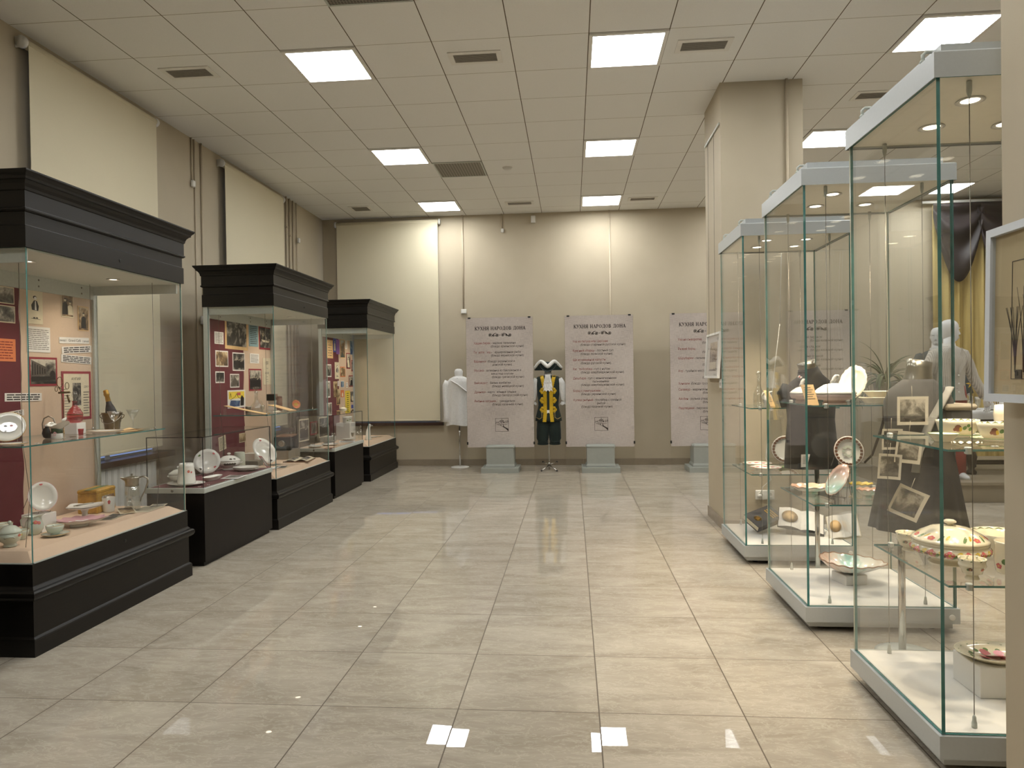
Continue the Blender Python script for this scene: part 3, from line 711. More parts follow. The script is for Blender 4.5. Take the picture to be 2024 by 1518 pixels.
# ---------------------------------------------------------------- flat papers pinned up or lying about
def card(name, label, cat, y, z, w, h, x=-3.4375, style='photo', border=None, bw=.006, roll=0.0, group=None, art=None):
    """paper pinned to a back board (faces +x)"""
    t = T(name, label, cat, (x, y, z), rot=(roll, 0, 0), group=group)
    face = {'photo': m_photo, 'dark': m_photod, 'sepia': m_sepia, 'colour': m_colour, 'bluepc': m_bluepc}.get(style)
    bm_ = border or m_paper
    if face:
        MB().bb(-.0008, .0008, -w/2, w/2, -h/2, h/2).build('card', bm_, t)
        MB().bb(.0008, .0014, -w/2+bw, w/2-bw, -h/2+bw, h/2-bw).build('picture', face, t)
    else: MB().bb(-.0008, .0008, -w/2, w/2, -h/2, h/2).build('sheet', bm_, t)
    if art: art(t, w, h)
    return t
def rows(n, ind=.12, mat=None, top=.42, bot=-.42, th=.35, seed=0):
    def f(t, w, h):
        rnd = random.Random(seed); mb = MB(); s = (top-bot)*h/n
        for k in range(n):
            z = top*h-s*(k+.5); e = w*(.5-ind)*(1-rnd.random()*.25*(1 if k % 3 == 2 else .1))
            y = -w*(.5-ind)
            while y < e:
                l = min(e-y, w*(.08+rnd.random()*.14)); mb.bb(.0009, .0015, y, y+l, z-s*th/2, z+s*th/2); y += l+w*.025
        mb.build('lettering', mat or m_inkg, t)
    return f
def words(lines, mats):
    def f(t, w, h):
        text_mesh('lettering', [(b, x*w, z*h, s*h, m, 'CENTER') for b, x, z, s, m in lines], mats, t, (.0016, 0, 0), (0, 1, 0), (0, 0, 1))
    return f
def fig_man(t, w, h):
    d, l = MB(), MB(); x = .0012
    def el(mb, y, z, a, b, n=14, s=0):
        mb.poly([(x+s, y+a*math.cos(2*PI*k/n), z+b*math.sin(2*PI*k/n)) for k in range(n)])
    el(d, .00*w, .27*h, .12*w, .045*h); el(l, .03*w, .245*h, .085*w, .045*h, s=.0003)
    d.poly([(x, -.2*w, -.1*h), (x, .2*w, -.12*h), (x, .25*w, .02*h), (x, .13*w, .17*h), (x, -.06*w, .18*h), (x, -.24*w, .04*h)])
    l.poly([(x+.0003, -.02*w, -.1*h), (x+.0003, .1*w, -.1*h), (x+.0003, .06*w, .16*h), (x+.0003, .0*w, .16*h)])
    l2 = MB()
    for s in (-.07, .08): l2.poly([(x, (s-.045)*w, -.31*h), (x, (s+.03)*w, -.31*h), (x, (s+.06)*w, -.11*h), (x, (s-.05)*w, -.11*h)])
    for s in (-.07, .1): d.poly([(x, (s-.06)*w, -.34*h), (x, (s+.1)*w, -.345*h), (x, (s+.05)*w, -.305*h), (x, (s-.05)*w, -.305*h)])
    d.poly([(x, -.3*w, -.35*h), (x, .34*w, -.37*h), (x, .36*w, -.36*h), (x, -.2*w, -.34*h)])
    d.build('drawn_figure', m_ink, t); l.build('figure_light', m_paper, t); l2.build('figure_trousers', m_aged, t)
def fig_people(n=1, white=False, coat=None):
    def f(t, w, h):
        d, l = MB(), MB(); x = .0018
        for k in range(n):
            c = (k-(n-1)/2)*.4*w; z0 = .12*h-(.1*h if k else 0); b = d if not (white and k == n-1) else l
            b.poly([(x, c-.24*w, -.4*h), (x, c+.24*w, -.4*h), (x, c+.2*w, z0-.1*h), (x, c+.06*w, z0-.03*h), (x, c-.06*w, z0-.03*h), (x, c-.2*w, z0-.1*h)])
            l.poly([(x+.0004, c+.085*w*math.cos(2*PI*q/12), z0+.05*h+.06*h*math.sin(2*PI*q/12)) for q in range(12)])
            d.poly([(x+.0006, c+.1*w*math.cos(PI*q/8), z0+.075*h+.05*h*math.sin(PI*q/8)) for q in range(9)])
        d.build('sitter_coat', coat or m_ink, t); l.build('sitter_face', m_aged, t)
    return f
def fig_street(t, w, h):
    d, g = MB(), MB(); x = .0018
    g.poly([(x, -.42*w, -.2*h), (x, .1*w, -.1*h), (x, .1*w, .16*h), (x, -.42*w, .40*h)])
    for k in range(6):
        y = -.4*w+k*.085*w; top = .32*h-k*.045*h
        d.bb(x+.0002, x+.0006, y, y+.035*w, -.12*h+k*.01*h, top)
    d.poly([(x+.0002, -.42*w, -.34*h), (x+.0002, .42*w, -.28*h), (x+.0002, .42*w, -.16*h), (x+.0002, -.42*w, -.17*h)])
    d.poly([(x+.0004, .32*w+.1*w*math.cos(q*PI/6), -.1*h+.14*h*math.sin(q*PI/6)) for q in range(12)])
    d.build('print_shadow', m_ink, t); g.build('print_facade', m_inkg, t)
def fig_church(t, w, h):
    d = MB(); x = .0018
    d.poly([(x, -.26*w, -.32*h), (x, .26*w, -.32*h), (x, .3*w, -.02*h), (x, .06*w, .2*h), (x, .0, .36*h), (x, -.08*w, .18*h), (x, -.24*w, -.04*h)])
    d.build('print_church', m_inkg, t)
def fig_crowd(t, w, h):
    d, l = MB(), MB(); x = .0018; r = random.Random(5)
    d.bb(x, x+.0003, -.4*w, .4*w, -.34*h, -.02*h)
    for k in range(9): 
        c = -.38*w+k*.09*w; z = .0+r.random()*.1*h
        d.poly([(x+.0001, c-.05*w, -.1*h), (x+.0001, c+.05*w, -.1*h), (x+.0001, c+.03*w, z), (x+.0001, c-.03*w, z)])
        l.poly([(x+.0005, c+.025*w*math.cos(q*PI/4), z+.02*h+.02*h*math.sin(q*PI/4)) for q in range(8)])
    d.build('print_crowd', m_ink, t); l.build('print_faces', m_aged, t)
def fig_boat(t, w, h):
    l = MB(); x = .0018
    l.poly([(x, -.34*w, -.08*h), (x, .34*w, -.12*h), (x, .26*w, -.2*h), (x, -.2*w, -.18*h)])
    for a, b in (((-.2, .3), (-.22, -.08)), ((-.2, .3), (.12, -.1)), ((-.12, .2), (.2, -.1))):
        l.tube([(x, a[0]*w, a[1]*h), (x, b[0]*w, b[1]*h)], .0014, 0, 4)
    for y, z in ((-.2, .2), (.3, -.02)): l.poly([(x, y*w-.04*w, z*h-.14*h), (x, y*w+.05*w, z*h-.14*h), (x, y*w+.03*w, z*h), (x, y*w-.02*w, z*h)])
    l.build('print_boat', m_aged, t)
def fig_cartoon(t, w, h):
    y, b, k, r = MB(), MB(), MB(), MB(); x = .0012
    y.poly([(x, -.44*w, .0), (x, .44*w, .05*h), (x, .44*w, .42*h), (x, -.44*w, .42*h)]); y.build('print_yellow', m_yellow, t)
    b.poly([(x+.0002, -.42*w, -.42*h), (x+.0002, .16*w, -.42*h), (x+.0002, .2*w, -.1*h), (x+.0002, -.34*w, -.06*h)]); b.build('print_blue', m_bluepc, t)
    k.poly([(x+.0004, .2*w, -.4*h), (x+.0004, .4*w, -.4*h), (x+.0004, .42*w, .02*h), (x+.0004, .3*w, .2*h), (x+.0004, .22*w, .06*h)])
    for a, c in (((-.36, -.04), (-.1, .12)), ((-.1, .12), (.0, .3)), ((.0, .3), (.08, .1)), ((.08, .1), (.2, .02)), ((-.38, .1), (-.34, .34)), ((-.34, .34), (-.3, .1))): k.tube([(x+.0004, a[0]*w, a[1]*h), (x+.0004, c[0]*w, c[1]*h)], .0022, 0, 4)
    k.build('print_black', m_ink, t); r.bb(x+.0002, x+.0006, .02*w, .22*w, .2*h, .36*h); r.build('print_red', m_rose, t)
BP = m_burgp
# case 1 board
card('photograph', 'upper of two building postcards on the burgundy cloth at the left edge', 'photograph', 4.013,1.946,0.184,0.105, border=m_aged)
card('photograph', 'lower of two building postcards on the burgundy cloth at the left edge', 'photograph', 4.017,1.83,0.184,0.105, border=m_aged)
card('leaflet', 'orange printed leaflet pinned on burgundy cloth at the left edge', 'leaflet', 4.002,1.61,0.21,0.138, style='x', border=m_orange, art=rows(7, .1, m_red))
card('print', 'drawing of a man in a dark jacket pinned top left in the nearest showcase', 'print', 4.273,1.898,0.133,0.222, style='x', border=m_aged, art=fig_man)
card('text_sheet', 'white typed page below the drawing of the standing man', 'paper', 4.3,1.688,0.201,0.164, style='x', art=rows(11, .06, th=.3))
card('photograph', 'portrait photograph of a couple, he in a peaked cap', 'photograph', 4.568,1.941,0.117,0.174, style='sepia', border=m_aged, art=fig_people(2, True))
card('photograph', 'gold mounted portrait photograph of one seated person in dark dress', 'photograph', 4.724,1.857,0.109,0.172, style='sepia', border=m_tan, art=fig_people(1))
card('newspaper_clipping', 'topmost of the three narrow clippings, with bold heading, under the portraits', 'clipping', 4.631,1.698,0.295,0.042, style='x', border=m_paper, roll=.03, art=words([('Grand Café', 0, -.2, .62, 0), ('ПРИВЕТ', -.38, -.2, .4, 0), ('ГАРНИР', .38, -.25, .4, 0)], [m_ink]))
card('newspaper_clipping', 'middle one of the three narrow clippings above the magazine page', 'clipping', 4.655,1.636,0.298,0.049, style='x', border=m_paper, roll=.07, art=rows(3, .06, m_ink, th=.5, seed=3))
card('newspaper_clipping', 'lowest of the three narrow clippings above the magazine page', 'clipping', 4.65,1.567,0.303,0.053, style='x', border=m_paper, roll=-.04, art=rows(4, .05, m_ink, th=.5, seed=4))
card('photograph', 'street photograph on a red mount above the white jug', 'photograph', 4.335,1.48,0.248,0.188, border=BP, bw=.014, art=fig_street)
card('newspaper_clipping', 'narrow clipping overlapping the edge of the burgundy cloth', 'clipping', 4.165,1.319,0.3,0.051, style='x', border=m_paper, roll=-.02, art=rows(3, .05, m_ink, th=.5, seed=6))
card('newspaper_clipping', 'lowest narrow clipping on the burgundy cloth, above the propped plate', 'clipping', 4.043,1.214,0.241,0.037, style='x', border=m_paper, roll=.08, art=rows(3, .05, m_ink, th=.5, seed=7))
def fig_mag(t, w, h):
    text_mesh('lettering', [('АМПИР', -.02*w, .32*h, .075*h, 0, 'CENTER'), ('ДЖУ', .33*w, .16*h, .06*h, 0, 'CENTER')], [m_ink], t, (.0016, 0, 0), (0, 1, 0), (0, 0, 1))
    MB().bb(.0014, .0019, -.14*w, .14*w, -.2*h, .26*h).build('print_photograph', m_photod, t)
    b = MB()
    for k in range(9): b.bb(.0014, .0018, .22*w, (.38 if k % 2 else .42)*w, (.06-.055*k)*h, (.075-.055*k)*h); b.bb(.0014, .0018, -.42*w, (-.24 if k % 3 else -.2)*w, (.06-.055*k)*h, (.07-.055*k)*h)
    b.build('print_columns', m_inkg, t)
def mag(t, w, h):
    MB().bb(.0008, .0013, -w*.43, w*.43, -h*.44, h*.45).build('page', m_aged, t); fig_mag(t, w, h)
card('magazine_page', 'yellowed magazine page on a red backing behind the red carafe', 'magazine page', 4.642,1.315,0.292,0.338, style='x', border=BP, art=mag)
# case 2 board
X2 = -3.4375
card('newspaper_page', 'large yellowed newspaper page with four pictures in the second showcase', 'newspaper', 7.019,1.903,0.497,0.36, style='dark', border=m_tan, bw=.035, roll=-.01)
card('note', 'small white note on the cloth left of the newspaper page', 'note', 6.65,1.824,0.179,0.119, style='x', art=rows(7, .1, m_inkg))
card('leaflet', 'blue grey printed sheet right of the newspaper page', 'leaflet', 7.406,1.917,0.22,0.292, style='x', border=m_bluep, art=rows(12, .12, m_ink))
card('photograph', 'photograph of a sailing boat on a burgundy mount', 'photograph', 7.698,1.88,0.317,0.263, style='dark', border=BP, bw=.02, art=fig_boat)
card('document', 'tan document on a white mount below the small white note', 'document', 6.699,1.622,0.253,0.16, style='sepia', bw=.012, border=m_paper)
card('photograph', 'group photograph on white paper right of the tan document', 'photograph', 7.053,1.599,0.268,0.189, style='dark', bw=.012, art=fig_crowd)
card('note', 'white typed note below the blue grey sheet', 'note', 7.419,1.642,0.221,0.105, style='x', art=rows(6, .1, m_inkg))
card('photograph', 'small photograph of figures, lowest on the far left of the second showcase board', 'photograph', 6.656,1.44,0.18,0.114, style='dark', bw=.012)
card('photograph', 'small photograph of a domed church', 'photograph', 6.957,1.403,0.196,0.14, bw=.01, art=fig_church)
card('photograph', 'photograph of a crowd on a burgundy mount beside the tall poster', 'photograph', 7.43,1.411,0.308,0.237, border=BP, bw=.016, art=fig_crowd)
card('poster', 'tall narrow letterpress poster in the second showcase', 'poster', 7.726,1.504,0.199,0.298, style='x', border=m_aged, art=words([('ЗЕМЛИ', 0, .34, .06, 0), ('ДОМ', 0, .26, .09, 0), ('г. Азов', 0, .1, .055, 0), ('АЗОВУ', 0, -.1, .1, 0), ('1909', 0, -.22, .05, 0), ('всем всем', 0, -.32, .035, 0), ('приглашаем', 0, -.4, .035, 0)], [m_ink]))
card('print', 'bright cartoon print in yellow and blue above the wooden scroll', 'print', 6.991,1.216,0.384,0.182, style='x', art=fig_cartoon)
card('photograph', 'narrow letter sheet hanging low on the cloth behind the tureen', 'photograph', 6.678,0.79,0.141,0.139, style='x', border=m_aged, roll=.12, art=rows(9, .1, m_ink))
card('leaflet', 'brown printed leaflet low on the cloth above the tall mug', 'leaflet', 7.104,0.808,0.147,0.095, style='sepia', border=m_aged)
# case 3 board
for (nm, lab, c, st, bd, bw, art) in (
  ('document', 'tan handwritten sheet, topmost on the cloth of the farthest showcase', (9.826,1.836,0.254,0.26), 'x', m_tan, 0, rows(6, .2, m_sepia)),
  ('print', 'tall blue print with a white figure in the farthest showcase', (10.033,1.913,0.132,0.229), 'x', m_blue, 0, fig_people(1, True)),
  ('print', 'violet print tucked behind the tall blue one', (10.173,1.882,0.147,0.217), 'x', m_purple, 0, None),
  ('print', 'green and orange print with a framed view', (10.393,1.861,0.224,0.283), 'colour', m_tan, .012, None),
  ('bookmark', 'narrow white bookmark at the top of the farthest showcase board', (10.553,1.964,0.109,0.202), 'x', m_paper, 0, rows(8, .3, m_inkg)),
  ('postcard', 'sky blue seaside postcard at the top right of the farthest board', (10.844,1.922,0.18,0.271), 'bluepc', m_bluep, .006, None),
  ('photograph', 'portrait photograph of a person in white on a red mount', (10.655,1.684,0.198,0.242), 'photo', BP, .014, fig_people(1, True)),
  ('photograph', 'small oval portrait on a red mount at the right edge of the board', (10.872,1.612,0.142,0.175), 'photo', BP, .014, None),
  ('photograph', 'upper black and white photograph at the left edge of the farthest board', (9.768,1.528,0.209,0.18), 'dark', m_paper, .014, None),
  ('print', 'drawing of a standing figure on white paper over the burgundy cloth', (10.125,1.531,0.202,0.245), 'x', m_aged, 0, fig_man),
  ('print', 'reddish orange picture just right of the cloth edge', (10.381,1.514,0.236,0.152), 'sepia', m_orange, .012, None),
  ('photograph', 'photograph of a dark figure on a red mount near the right edge', (10.783,1.374,0.241,0.174), 'photo', BP, .014, fig_people(1)),
  ('postcard', 'small blue postcard with a white border', (10.352,1.328,0.152,0.099), 'bluepc', m_paper, .008, None),
  ('stamp_card', 'tiny white card with a small dark mark', (10.567,1.313,0.085,0.077), 'x', m_paper, 0, rows(2, .3, m_ink)),
  ('print', 'tall brown patterned print on the burgundy cloth', (10.032,1.258,0.176,0.243), 'sepia', m_brown, .008, None),
  ('note', 'little white and red card on the burgundy cloth', (10.182,1.341,0.091,0.075), 'x', m_paper, 0, rows(4, .2, m_red)),
  ('document', 'grey brown document at the edge of the burgundy cloth', (10.157,1.143,0.158,0.231), 'sepia', m_tan, .006, None),
  ('matchbox_label', 'orange label with a yellow emblem', (10.345,1.187,0.152,0.106), 'x', m_orange, 0, fig_people(1, True, m_yelp)),
  ('print', 'long yellow ornamental print', (10.591,1.057,0.233,0.341), 'x', m_yellow, 0, rows(9, .3, m_leafp)),
  ('photograph', 'grey portrait photograph of a man, lower right of the farthest board', (10.826,1.128,0.179,0.159), 'dark', m_inkg, .004, fig_people(1, True)),
  ('sticker', 'tiny blue figure sticker under the grey portrait', (10.811,0.973,0.089,0.055), 'x', m_blue, 0, None),
  ('label', 'small brown label below the blue sticker', (10.82,0.909,0.166,0.055), 'sepia', m_aged, .006, None),
  ('photograph', 'grey photograph of a statue, lowest at the left edge of the farthest board', (9.761,0.986,0.209,0.172), 'photo', m_paper, .014, None),
  ('photograph', 'white card photograph above the statue picture', (9.733,1.263,0.166,0.236), 'photo', m_paper, .02, None),
  ('document', 'brown sheet low on the burgundy cloth of the farthest board', (10.149,0.916,0.158,0.06), 'sepia', m_tan, .006, None)):
    y, z, w, h = c; card(nm, lab, nm.replace('_', ' '), y, z, w, h, style=st, border=bd, bw=bw, art=art)
# photographs along the back glass of the second desk case
for lab, c, bw in (('framed group photograph, nearest of three along the back of the far desk showcase', (8.25,0.798,0.313,0.267), .014),
                   ('small photograph on burgundy between two larger ones in the far desk showcase', (8.57,0.799,0.225,0.164), .014),
                   ('framed photograph of standing people, farthest of three in the far desk showcase', (8.913,0.787,0.335,0.262), .014)):
    y, z, w, h = c; card('photograph', lab, 'photograph', y, z, w, h, x=-3.2215, style='dark', border=BP if 'burgundy' in lab else m_aged, bw=bw, roll=-.01, art=fig_crowd if 'group' in lab or 'people' in lab else None)
# ---------------------------------------------------------------- tableware and other exhibits
def add3(p, d): return (p[0]+d[0], p[1]+d[1], p[2]+d[2])
def plate_prof(r, h=.02, foot=.6):
    return [(r*foot*.9, 0.003), (r*foot, 0), (r*foot, .003), (r*.72, h*.35), (r, h), (r*.995, h+.002), (r*.72, h*.35+.004), (r*.6, .006), (0, .006)]
def plate(label, loc, r, mat=None, rim=None, sx=1, sy=1, rz=0, wave=0, wn=8, h=.02, group=None, decor=None, name='plate', cat='plate', rot=None):
    t = T(name, label, cat, loc, rz, group, rot); p = plate_prof(r, h); mb = MB(); mb.dot = 1
    mats = [mat or m_porc, rim or m_gold, m_rose, m_leafp]
    mb.lathe(p, 0, 36, sx=sx, sy=sy, wave=wave, wn=wn)
    if decor:
        for a, k, s, m in decor:
            rr = r*k; z = .0095+(h-.006)*max(0, (k-.72)/.28)
            n = 9; mb.add([(rr*math.cos(a)*sx, rr*math.sin(a)*sy, z+.0005)]+[((rr*math.cos(a)+s*r*math.cos(2*PI*q/n))*sx, (rr*math.sin(a)+s*r*.7*math.sin(2*PI*q/n))*sy, z+.0006+(s*r*math.cos(2*PI*q/n)*math.cos(a)+s*r*.7*math.sin(2*PI*q/n)*math.sin(a))*h*1.3/r) for q in range(n)], [(0, 1+q, 1+(q+1) % n) for q in range(n)], m)
    mb.build('dish', mats, t)
    rm = MB(); n = 40
    pts = [((r*.995)*(1+wave*math.cos(wn*2*PI*k/n))*math.cos(2*PI*k/n)*sx, (r*.995)*(1+wave*math.cos(wn*2*PI*k/n))*math.sin(2*PI*k/n)*sy, h+.001) for k in range(n+1)]
    rm.tube(pts, .0013, 0, 5, cap=False).build('rim', rim or m_gold, t); return t
def standing_plate(label, loc, r, face=0.0, lean=.25, mat=None, rim=None, sx=1, sy=1, stand=True, decor=None, wave=0, wn=8, back=False, cat='plate', name='plate', roll=0.0):
    """plate set on edge in a wire easel, facing direction `face` (0 = -y)"""
    t = T(name, label, cat, loc, face); mb = MB(); p = plate_prof(r, .018, .62)
    a = -PI/2-lean if not back else PI/2-lean
    R = Euler((PI/2-lean if not back else -PI/2-lean, 0, 0)).to_matrix()
    R2 = R @ Euler((0, 0, roll)).to_matrix()
    C = Vector((0, -.012, r*sy*math.cos(lean)+.012))
    mb.v = []; mb.lathe(p, 0, 36, sx=sx, sy=sy, wave=wave, wn=wn)
    if decor:
        for an, k, s, m in decor:
            rr = r*k; z = .0095+.014*max(0, (k-.72)/.28); n = 9
            mb.add([(rr*math.cos(an)*sx, rr*math.sin(an)*sy, z+.0008)]+[((rr*math.cos(an)+s*r*math.cos(2*PI*q/n))*sx, (rr*math.sin(an)+s*r*.7*math.sin(2*PI*q/n))*sy, z+.0008+(.016 if k > .72 else 0)*0) for q in range(n)], [(0, 1+q, 1+(q+1) % n) for q in range(n)], m)
    mb.v = [tuple(C+R2 @ Vector(v)) for v in mb.v]
    mb.build('dish', [mat or m_porc, rim or m_gold, m_rose, m_leafp, m_inkg, m_celad], t)
    n = 40; rm = MB(); rm.tube([C+R2 @ Vector((r*.995*(1+wave*math.cos(wn*2*PI*k/n))*math.cos(2*PI*k/n)*sx, r*.995*(1+wave*math.cos(wn*2*PI*k/n))*math.sin(2*PI*k/n)*sy, .019)) for k in range(n+1)], .0014, 0, 5, cap=False).build('rim', rim or m_gold, t)
    if stand:
        w = MB()
        for s in (-1, 1): w.tube([(s*r*.4, -.045, .012), (s*r*.4, -.04, .003), (s*r*.4, .02, .003), (s*r*.3, r*lean+.05, r*1.1), (s*r*.45, r*.9+.03, .002)], .0018, 0, 5)
        w.tube([(-r*.4, .02, .003), (r*.4, .02, .003)], .0018, 0, 5); w.build('wire_easel', m_steel, t)
    return t
def handle_pts(x, z0, z1, out, n=9, plane='x'):
    pts = []
    for k in range(n):
        a = PI*k/(n-1); r = out*math.sin(a); z = z0+(z1-z0)*(1-math.cos(a))/2
        pts.append((x+r, 0, z))
    return pts
def cup(label, loc, r, h, mat=None, prof=None, handle=True, rz=0, name='cup', cat='cup', group=None, decor=None, mats=None, foot=True, seg=28, rim=None):
    t = T(name, label, cat, loc, rz, group); mb = MB(); mb.dot = 2
    pr = prof or [(r*.5, .0), (r*.52, .006), (r*.48, .01), (r*.8, h*.3), (r*.96, h*.7), (r, h)]
    full = pr+[(pr[-1][0]*.95, h), (pr[-1][0]*.9, h*.7), (r*.7, h*.28), (0, h*.15)]
    mb.lathe(full, 0, seg)
    if decor: 
        for d in decor: mb.decal(pr, *d)
    mb.build('body', [mat or m_porc]+(mats or [m_rose, m_yelp, m_leafp, m_plum]), t)
    if handle: MB().tube(handle_pts(r*.86, h*.28, h*.85, r*.55), [.0035]*9, 0, 8).build('handle', mat or m_porc, t)
    if rim: MB().tube([(r*.975*math.cos(2*PI*k/30), r*.975*math.sin(2*PI*k/30), h) for k in range(31)], .0014, 0, 5, cap=False).build('rim', rim, t)
    return t
def tureen(label, loc, r, h, mat=None, sx=1, sy=1, rz=0, lid=True, decor=None, lidh=.45, mats=None, handles=True, name='tureen', knob=None, lid_decor=None, ribs=0, prof=None):
    t = T(name, label, 'tureen', loc, rz); mb = MB(); mb.dot = 2; hb = h*(1-lidh)
    pr = prof or [(r*.55, 0), (r*.6, .006), (r*.5, .014), (r*.55, .022), (r*.86, hb*.45), (r*.99, hb*.8), (r*.97, hb)]
    mb.lathe(pr+[(r*.93, hb), (r*.8, hb*.5), (0, hb*.25)], 0, 40, sx=sx, sy=sy, wave=ribs, wn=24)
    for d in decor or (): mb.decal(pr, *d, sx=sx, sy=sy)
    ms = [mat or m_porc]+(mats or [m_rose, m_yelp, m_leafp, m_plum])
    mb.build('bowl', ms, t)
    if lid:
        l = MB(); l.dot = 2; lp = [(r*1.0, hb), (r*1.01, hb+.006), (r*.97, hb+.012), (r*.8, hb+(h-hb)*.45), (r*.5, hb+(h-hb)*.78), (r*.2, hb+(h-hb)*.9)]
        l.lathe(lp+[(0, hb+(h-hb)*.92)], 0, 40, sx=sx, sy=sy, wave=ribs*.5, wn=24)
        for d in lid_decor or (): l.decal(lp, *d, sx=sx, sy=sy)
        lo = l.build('lid', ms, t)
        z = hb+(h-hb)*.9
        if knob == 'curl': MB().tube([(-r*.16, 0, z), (-r*.05, 0, z+.014), (0, 0, z+.03), (.008, 0, z+.042), (.02, 0, z+.042), (.022, 0, z+.03), (.012, 0, z+.026)], [.01, .012, .011, .009, .008, .007, .005], 0, 10).build('knob', mat or m_porc, lo)
        else: MB().lathe([(r*.07, z-.004), (r*.07, z+.006), (r*.17, z+.012), (r*.17, z+.018), (r*.1, z+.024), (0, z+.025)], 0, 24).build('knob', mat or m_porc, lo)
    if handles:
        for s in (-1, 1): MB().tube([(s*r*.9*sx, -.022, hb*.72), (s*r*1.12*sx, -.016, hb*.8), (s*r*1.15*sx, 0, hb*.82), (s*r*1.12*sx, .016, hb*.8), (s*r*.9*sx, .022, hb*.72)], .005, 0, 8).build('handle', mat or m_porc, t)
    return t
def block(label, loc, d, rz=0, mat=None, name='display_block'):
    t = T(name, label, 'display block', loc, rz); MB().rbox((0, 0, d[2]/2), d, .002).build('box', mat or m_white, t); return t
def flat(name, label, cat, loc, w, d, rz=0, style=None, border=None, tilt=0, curl=.004, art=None, bw=.008, thick=.0012):
    """paper or booklet lying on a surface, slightly curled"""
    t = T(name, label, cat, loc, rot=(tilt, 0, rz)); n = 10
    def fn(u, v): return ((u-.5)*w, (v-.5)*d, .002+curl*(2*abs(u-.5))**2*(0.4+.6*v))
    mb = MB(); mb.grid(fn, n, 4, 0); mb.grid(lambda u, v: tuple(Vector(fn(1-u, v))-Vector((0, 0, thick))), n, 4, 0)
    mb.build('sheet', border or m_paper, t)
    if style:
        e = bw/w; g = bw/d
        MB().grid(lambda u, v: tuple(Vector(fn(e+u*(1-2*e), g+v*(1-2*g)))+Vector((0, 0, .0006))), n, 4, 0).build('picture', style, t)
    if art: art(t, w, d)
    return t
def flatrows(n, mat=None):
    def f(t, w, d):
        mb = MB(); r = random.Random(n)
        for k in range(n):
            y = d*(.38-.76*k/n); mb.bb(-w*.4, w*(.4-.3*r.random()*(k % 3 == 2)), y-.0016, y+.0016, .0045, .0052)
        mb.build('lettering', mat or m_inkg, t)
    return f
# ---- nearest showcase, glass shelf (top at 1.074)
ZS = 1.0745
standing_plate('white plate propped up showing its stamped underside, at the left end of the near shelf', (-3.06,3.597,1.075), .085, .55, .42, decor=[(0, 0, .5, 0), (.5, .2, .1, 2), (2.6, .15, .1, 4), (4.3, .3, .08, 4)])
plate('flat white dish lying on the near shelf under the propped plate', (-2.965,3.505,1.075), .075, h=.012)
def sauceboat():
    t = T('cream_jug', 'small porcelain jug with green band and pansy on the near shelf', 'jug', (-3.02,3.906,1.075), -.3)
    pr = [(.03, 0), (.032, .004), (.029, .03), (.03, .062)]; mb = MB(); mb.dot = 2
    mb.lathe([(.03, 0), (.032, .004), (.03, .034)], 0, 24).lathe([(.03, .034), (.029, .05), (.03, .064)], 5, 24)
    mb.decal(pr, -1.0, .032, .022, .026, 1)
    # tall wavy lip
    def lip(u, v): a = u*2*PI; r = .030+.026*v*(1+.5*math.cos(a)); return (r*math.cos(a)+.016*v*math.cos(a), r*math.sin(a)*.8, .062+.05*v*(.3+.62*math.cos(a)**2*(1 if math.cos(a) > 0 else .7)))
    mb.grid(lip, 28, 5, 0); mb.grid(lambda u, v: tuple(Vector(lip(1-u, v))+Vector((0, 0, -.0015))), 28, 5, 0)
    mb.build('body', [m_porc, m_pink, m_yelp, m_leafp, m_plum, m_velvetg], t)
    MB().tube([(-.035, 0, .095), (-.056, 0, .09), (-.062, 0, .07), (-.05, 0, .045), (-.031, 0, .03)], [.006, .006, .0055, .005, .004], 0, 8).build('handle', m_porc, t)
    MB().tube([(.058, 0, .115), (.064, .01, .122), (.07, .0, .115), (.064, -.01, .11), (.058, 0, .116)], .007, 0, 8).build('spout_scroll', m_porc, t)
m_velvetg = M('dark_green_glaze', S(62, 84, 58), 0.15, var=0.2, coat=0.4)
sauceboat()
t = T('teapot', 'black glazed pot with a metal bail handle behind the cream jug', 'teapot', (-3.12,3.969,1.075), .2)
MB().lathe([(.02, 0), (.03, .008), (.036, .03), (.03, .055), (.02, .066), (.018, .072)], 0, 24).build('body', m_black, t)
MB().tube([(.033, 0, .05), (.036, 0, .085), (.026, 0, .118), (0, 0, .132), (-.026, 0, .118), (-.036, 0, .085), (-.033, 0, .05)], .004, 0, 8).build('bail_handle', m_silver, t)
MB().lathe([(.022, .07), (.024, .075), (.012, .086), (0, .088)], 0, 20).build('lid', m_porc, t)
block('white display block under the cranberry glass carafe', (-3.2,4.301,1.075), (.085, .085, .072), .0)
c0 = add3((-3.2,4.301,1.075), (0, 0, .0735))
t = T('carafe', 'cranberry glass carafe with stopper standing on a white block', 'carafe', c0)
MB().lathe([(.03, 0), (.042, .01), (.046, .035), (.045, .06), (.03, .088), (.016, .104), (.013, .13), (.018, .138)], 0, 28).build('body', m_redgl, t)
MB().lathe([(.008, .128), (.012, .14), (.006, .15), (.018, .172), (.012, .198), (.0, .204)], 0, 14, wave=.12, wn=6).build('stopper', m_small, t)
w = MB(); w.tube([(.047*math.cos(2*PI*k/24), .047*math.sin(2*PI*k/24), .05) for k in range(25)], .0017, 0, 5, cap=False)
w.build('wire_band', m_brass, t)
t = T('wire_stand', 'tall twisted wire holder with loops rising behind the carafe', 'wire stand', (-3.33,4.367,1.075))
w = MB(); w.tube([(0, 0, 0), (0, .0, .2), (-.012, 0, .27), (-.03, 0, .305)], .0026, 0, 6)
def loop(cx, cz, r, ph): w.tube([(cx+r*math.cos(ph+2*PI*k/14)*.62, 0, cz+r*math.sin(ph+2*PI*k/14)) for k in range(15)], .0022, 0, 5)
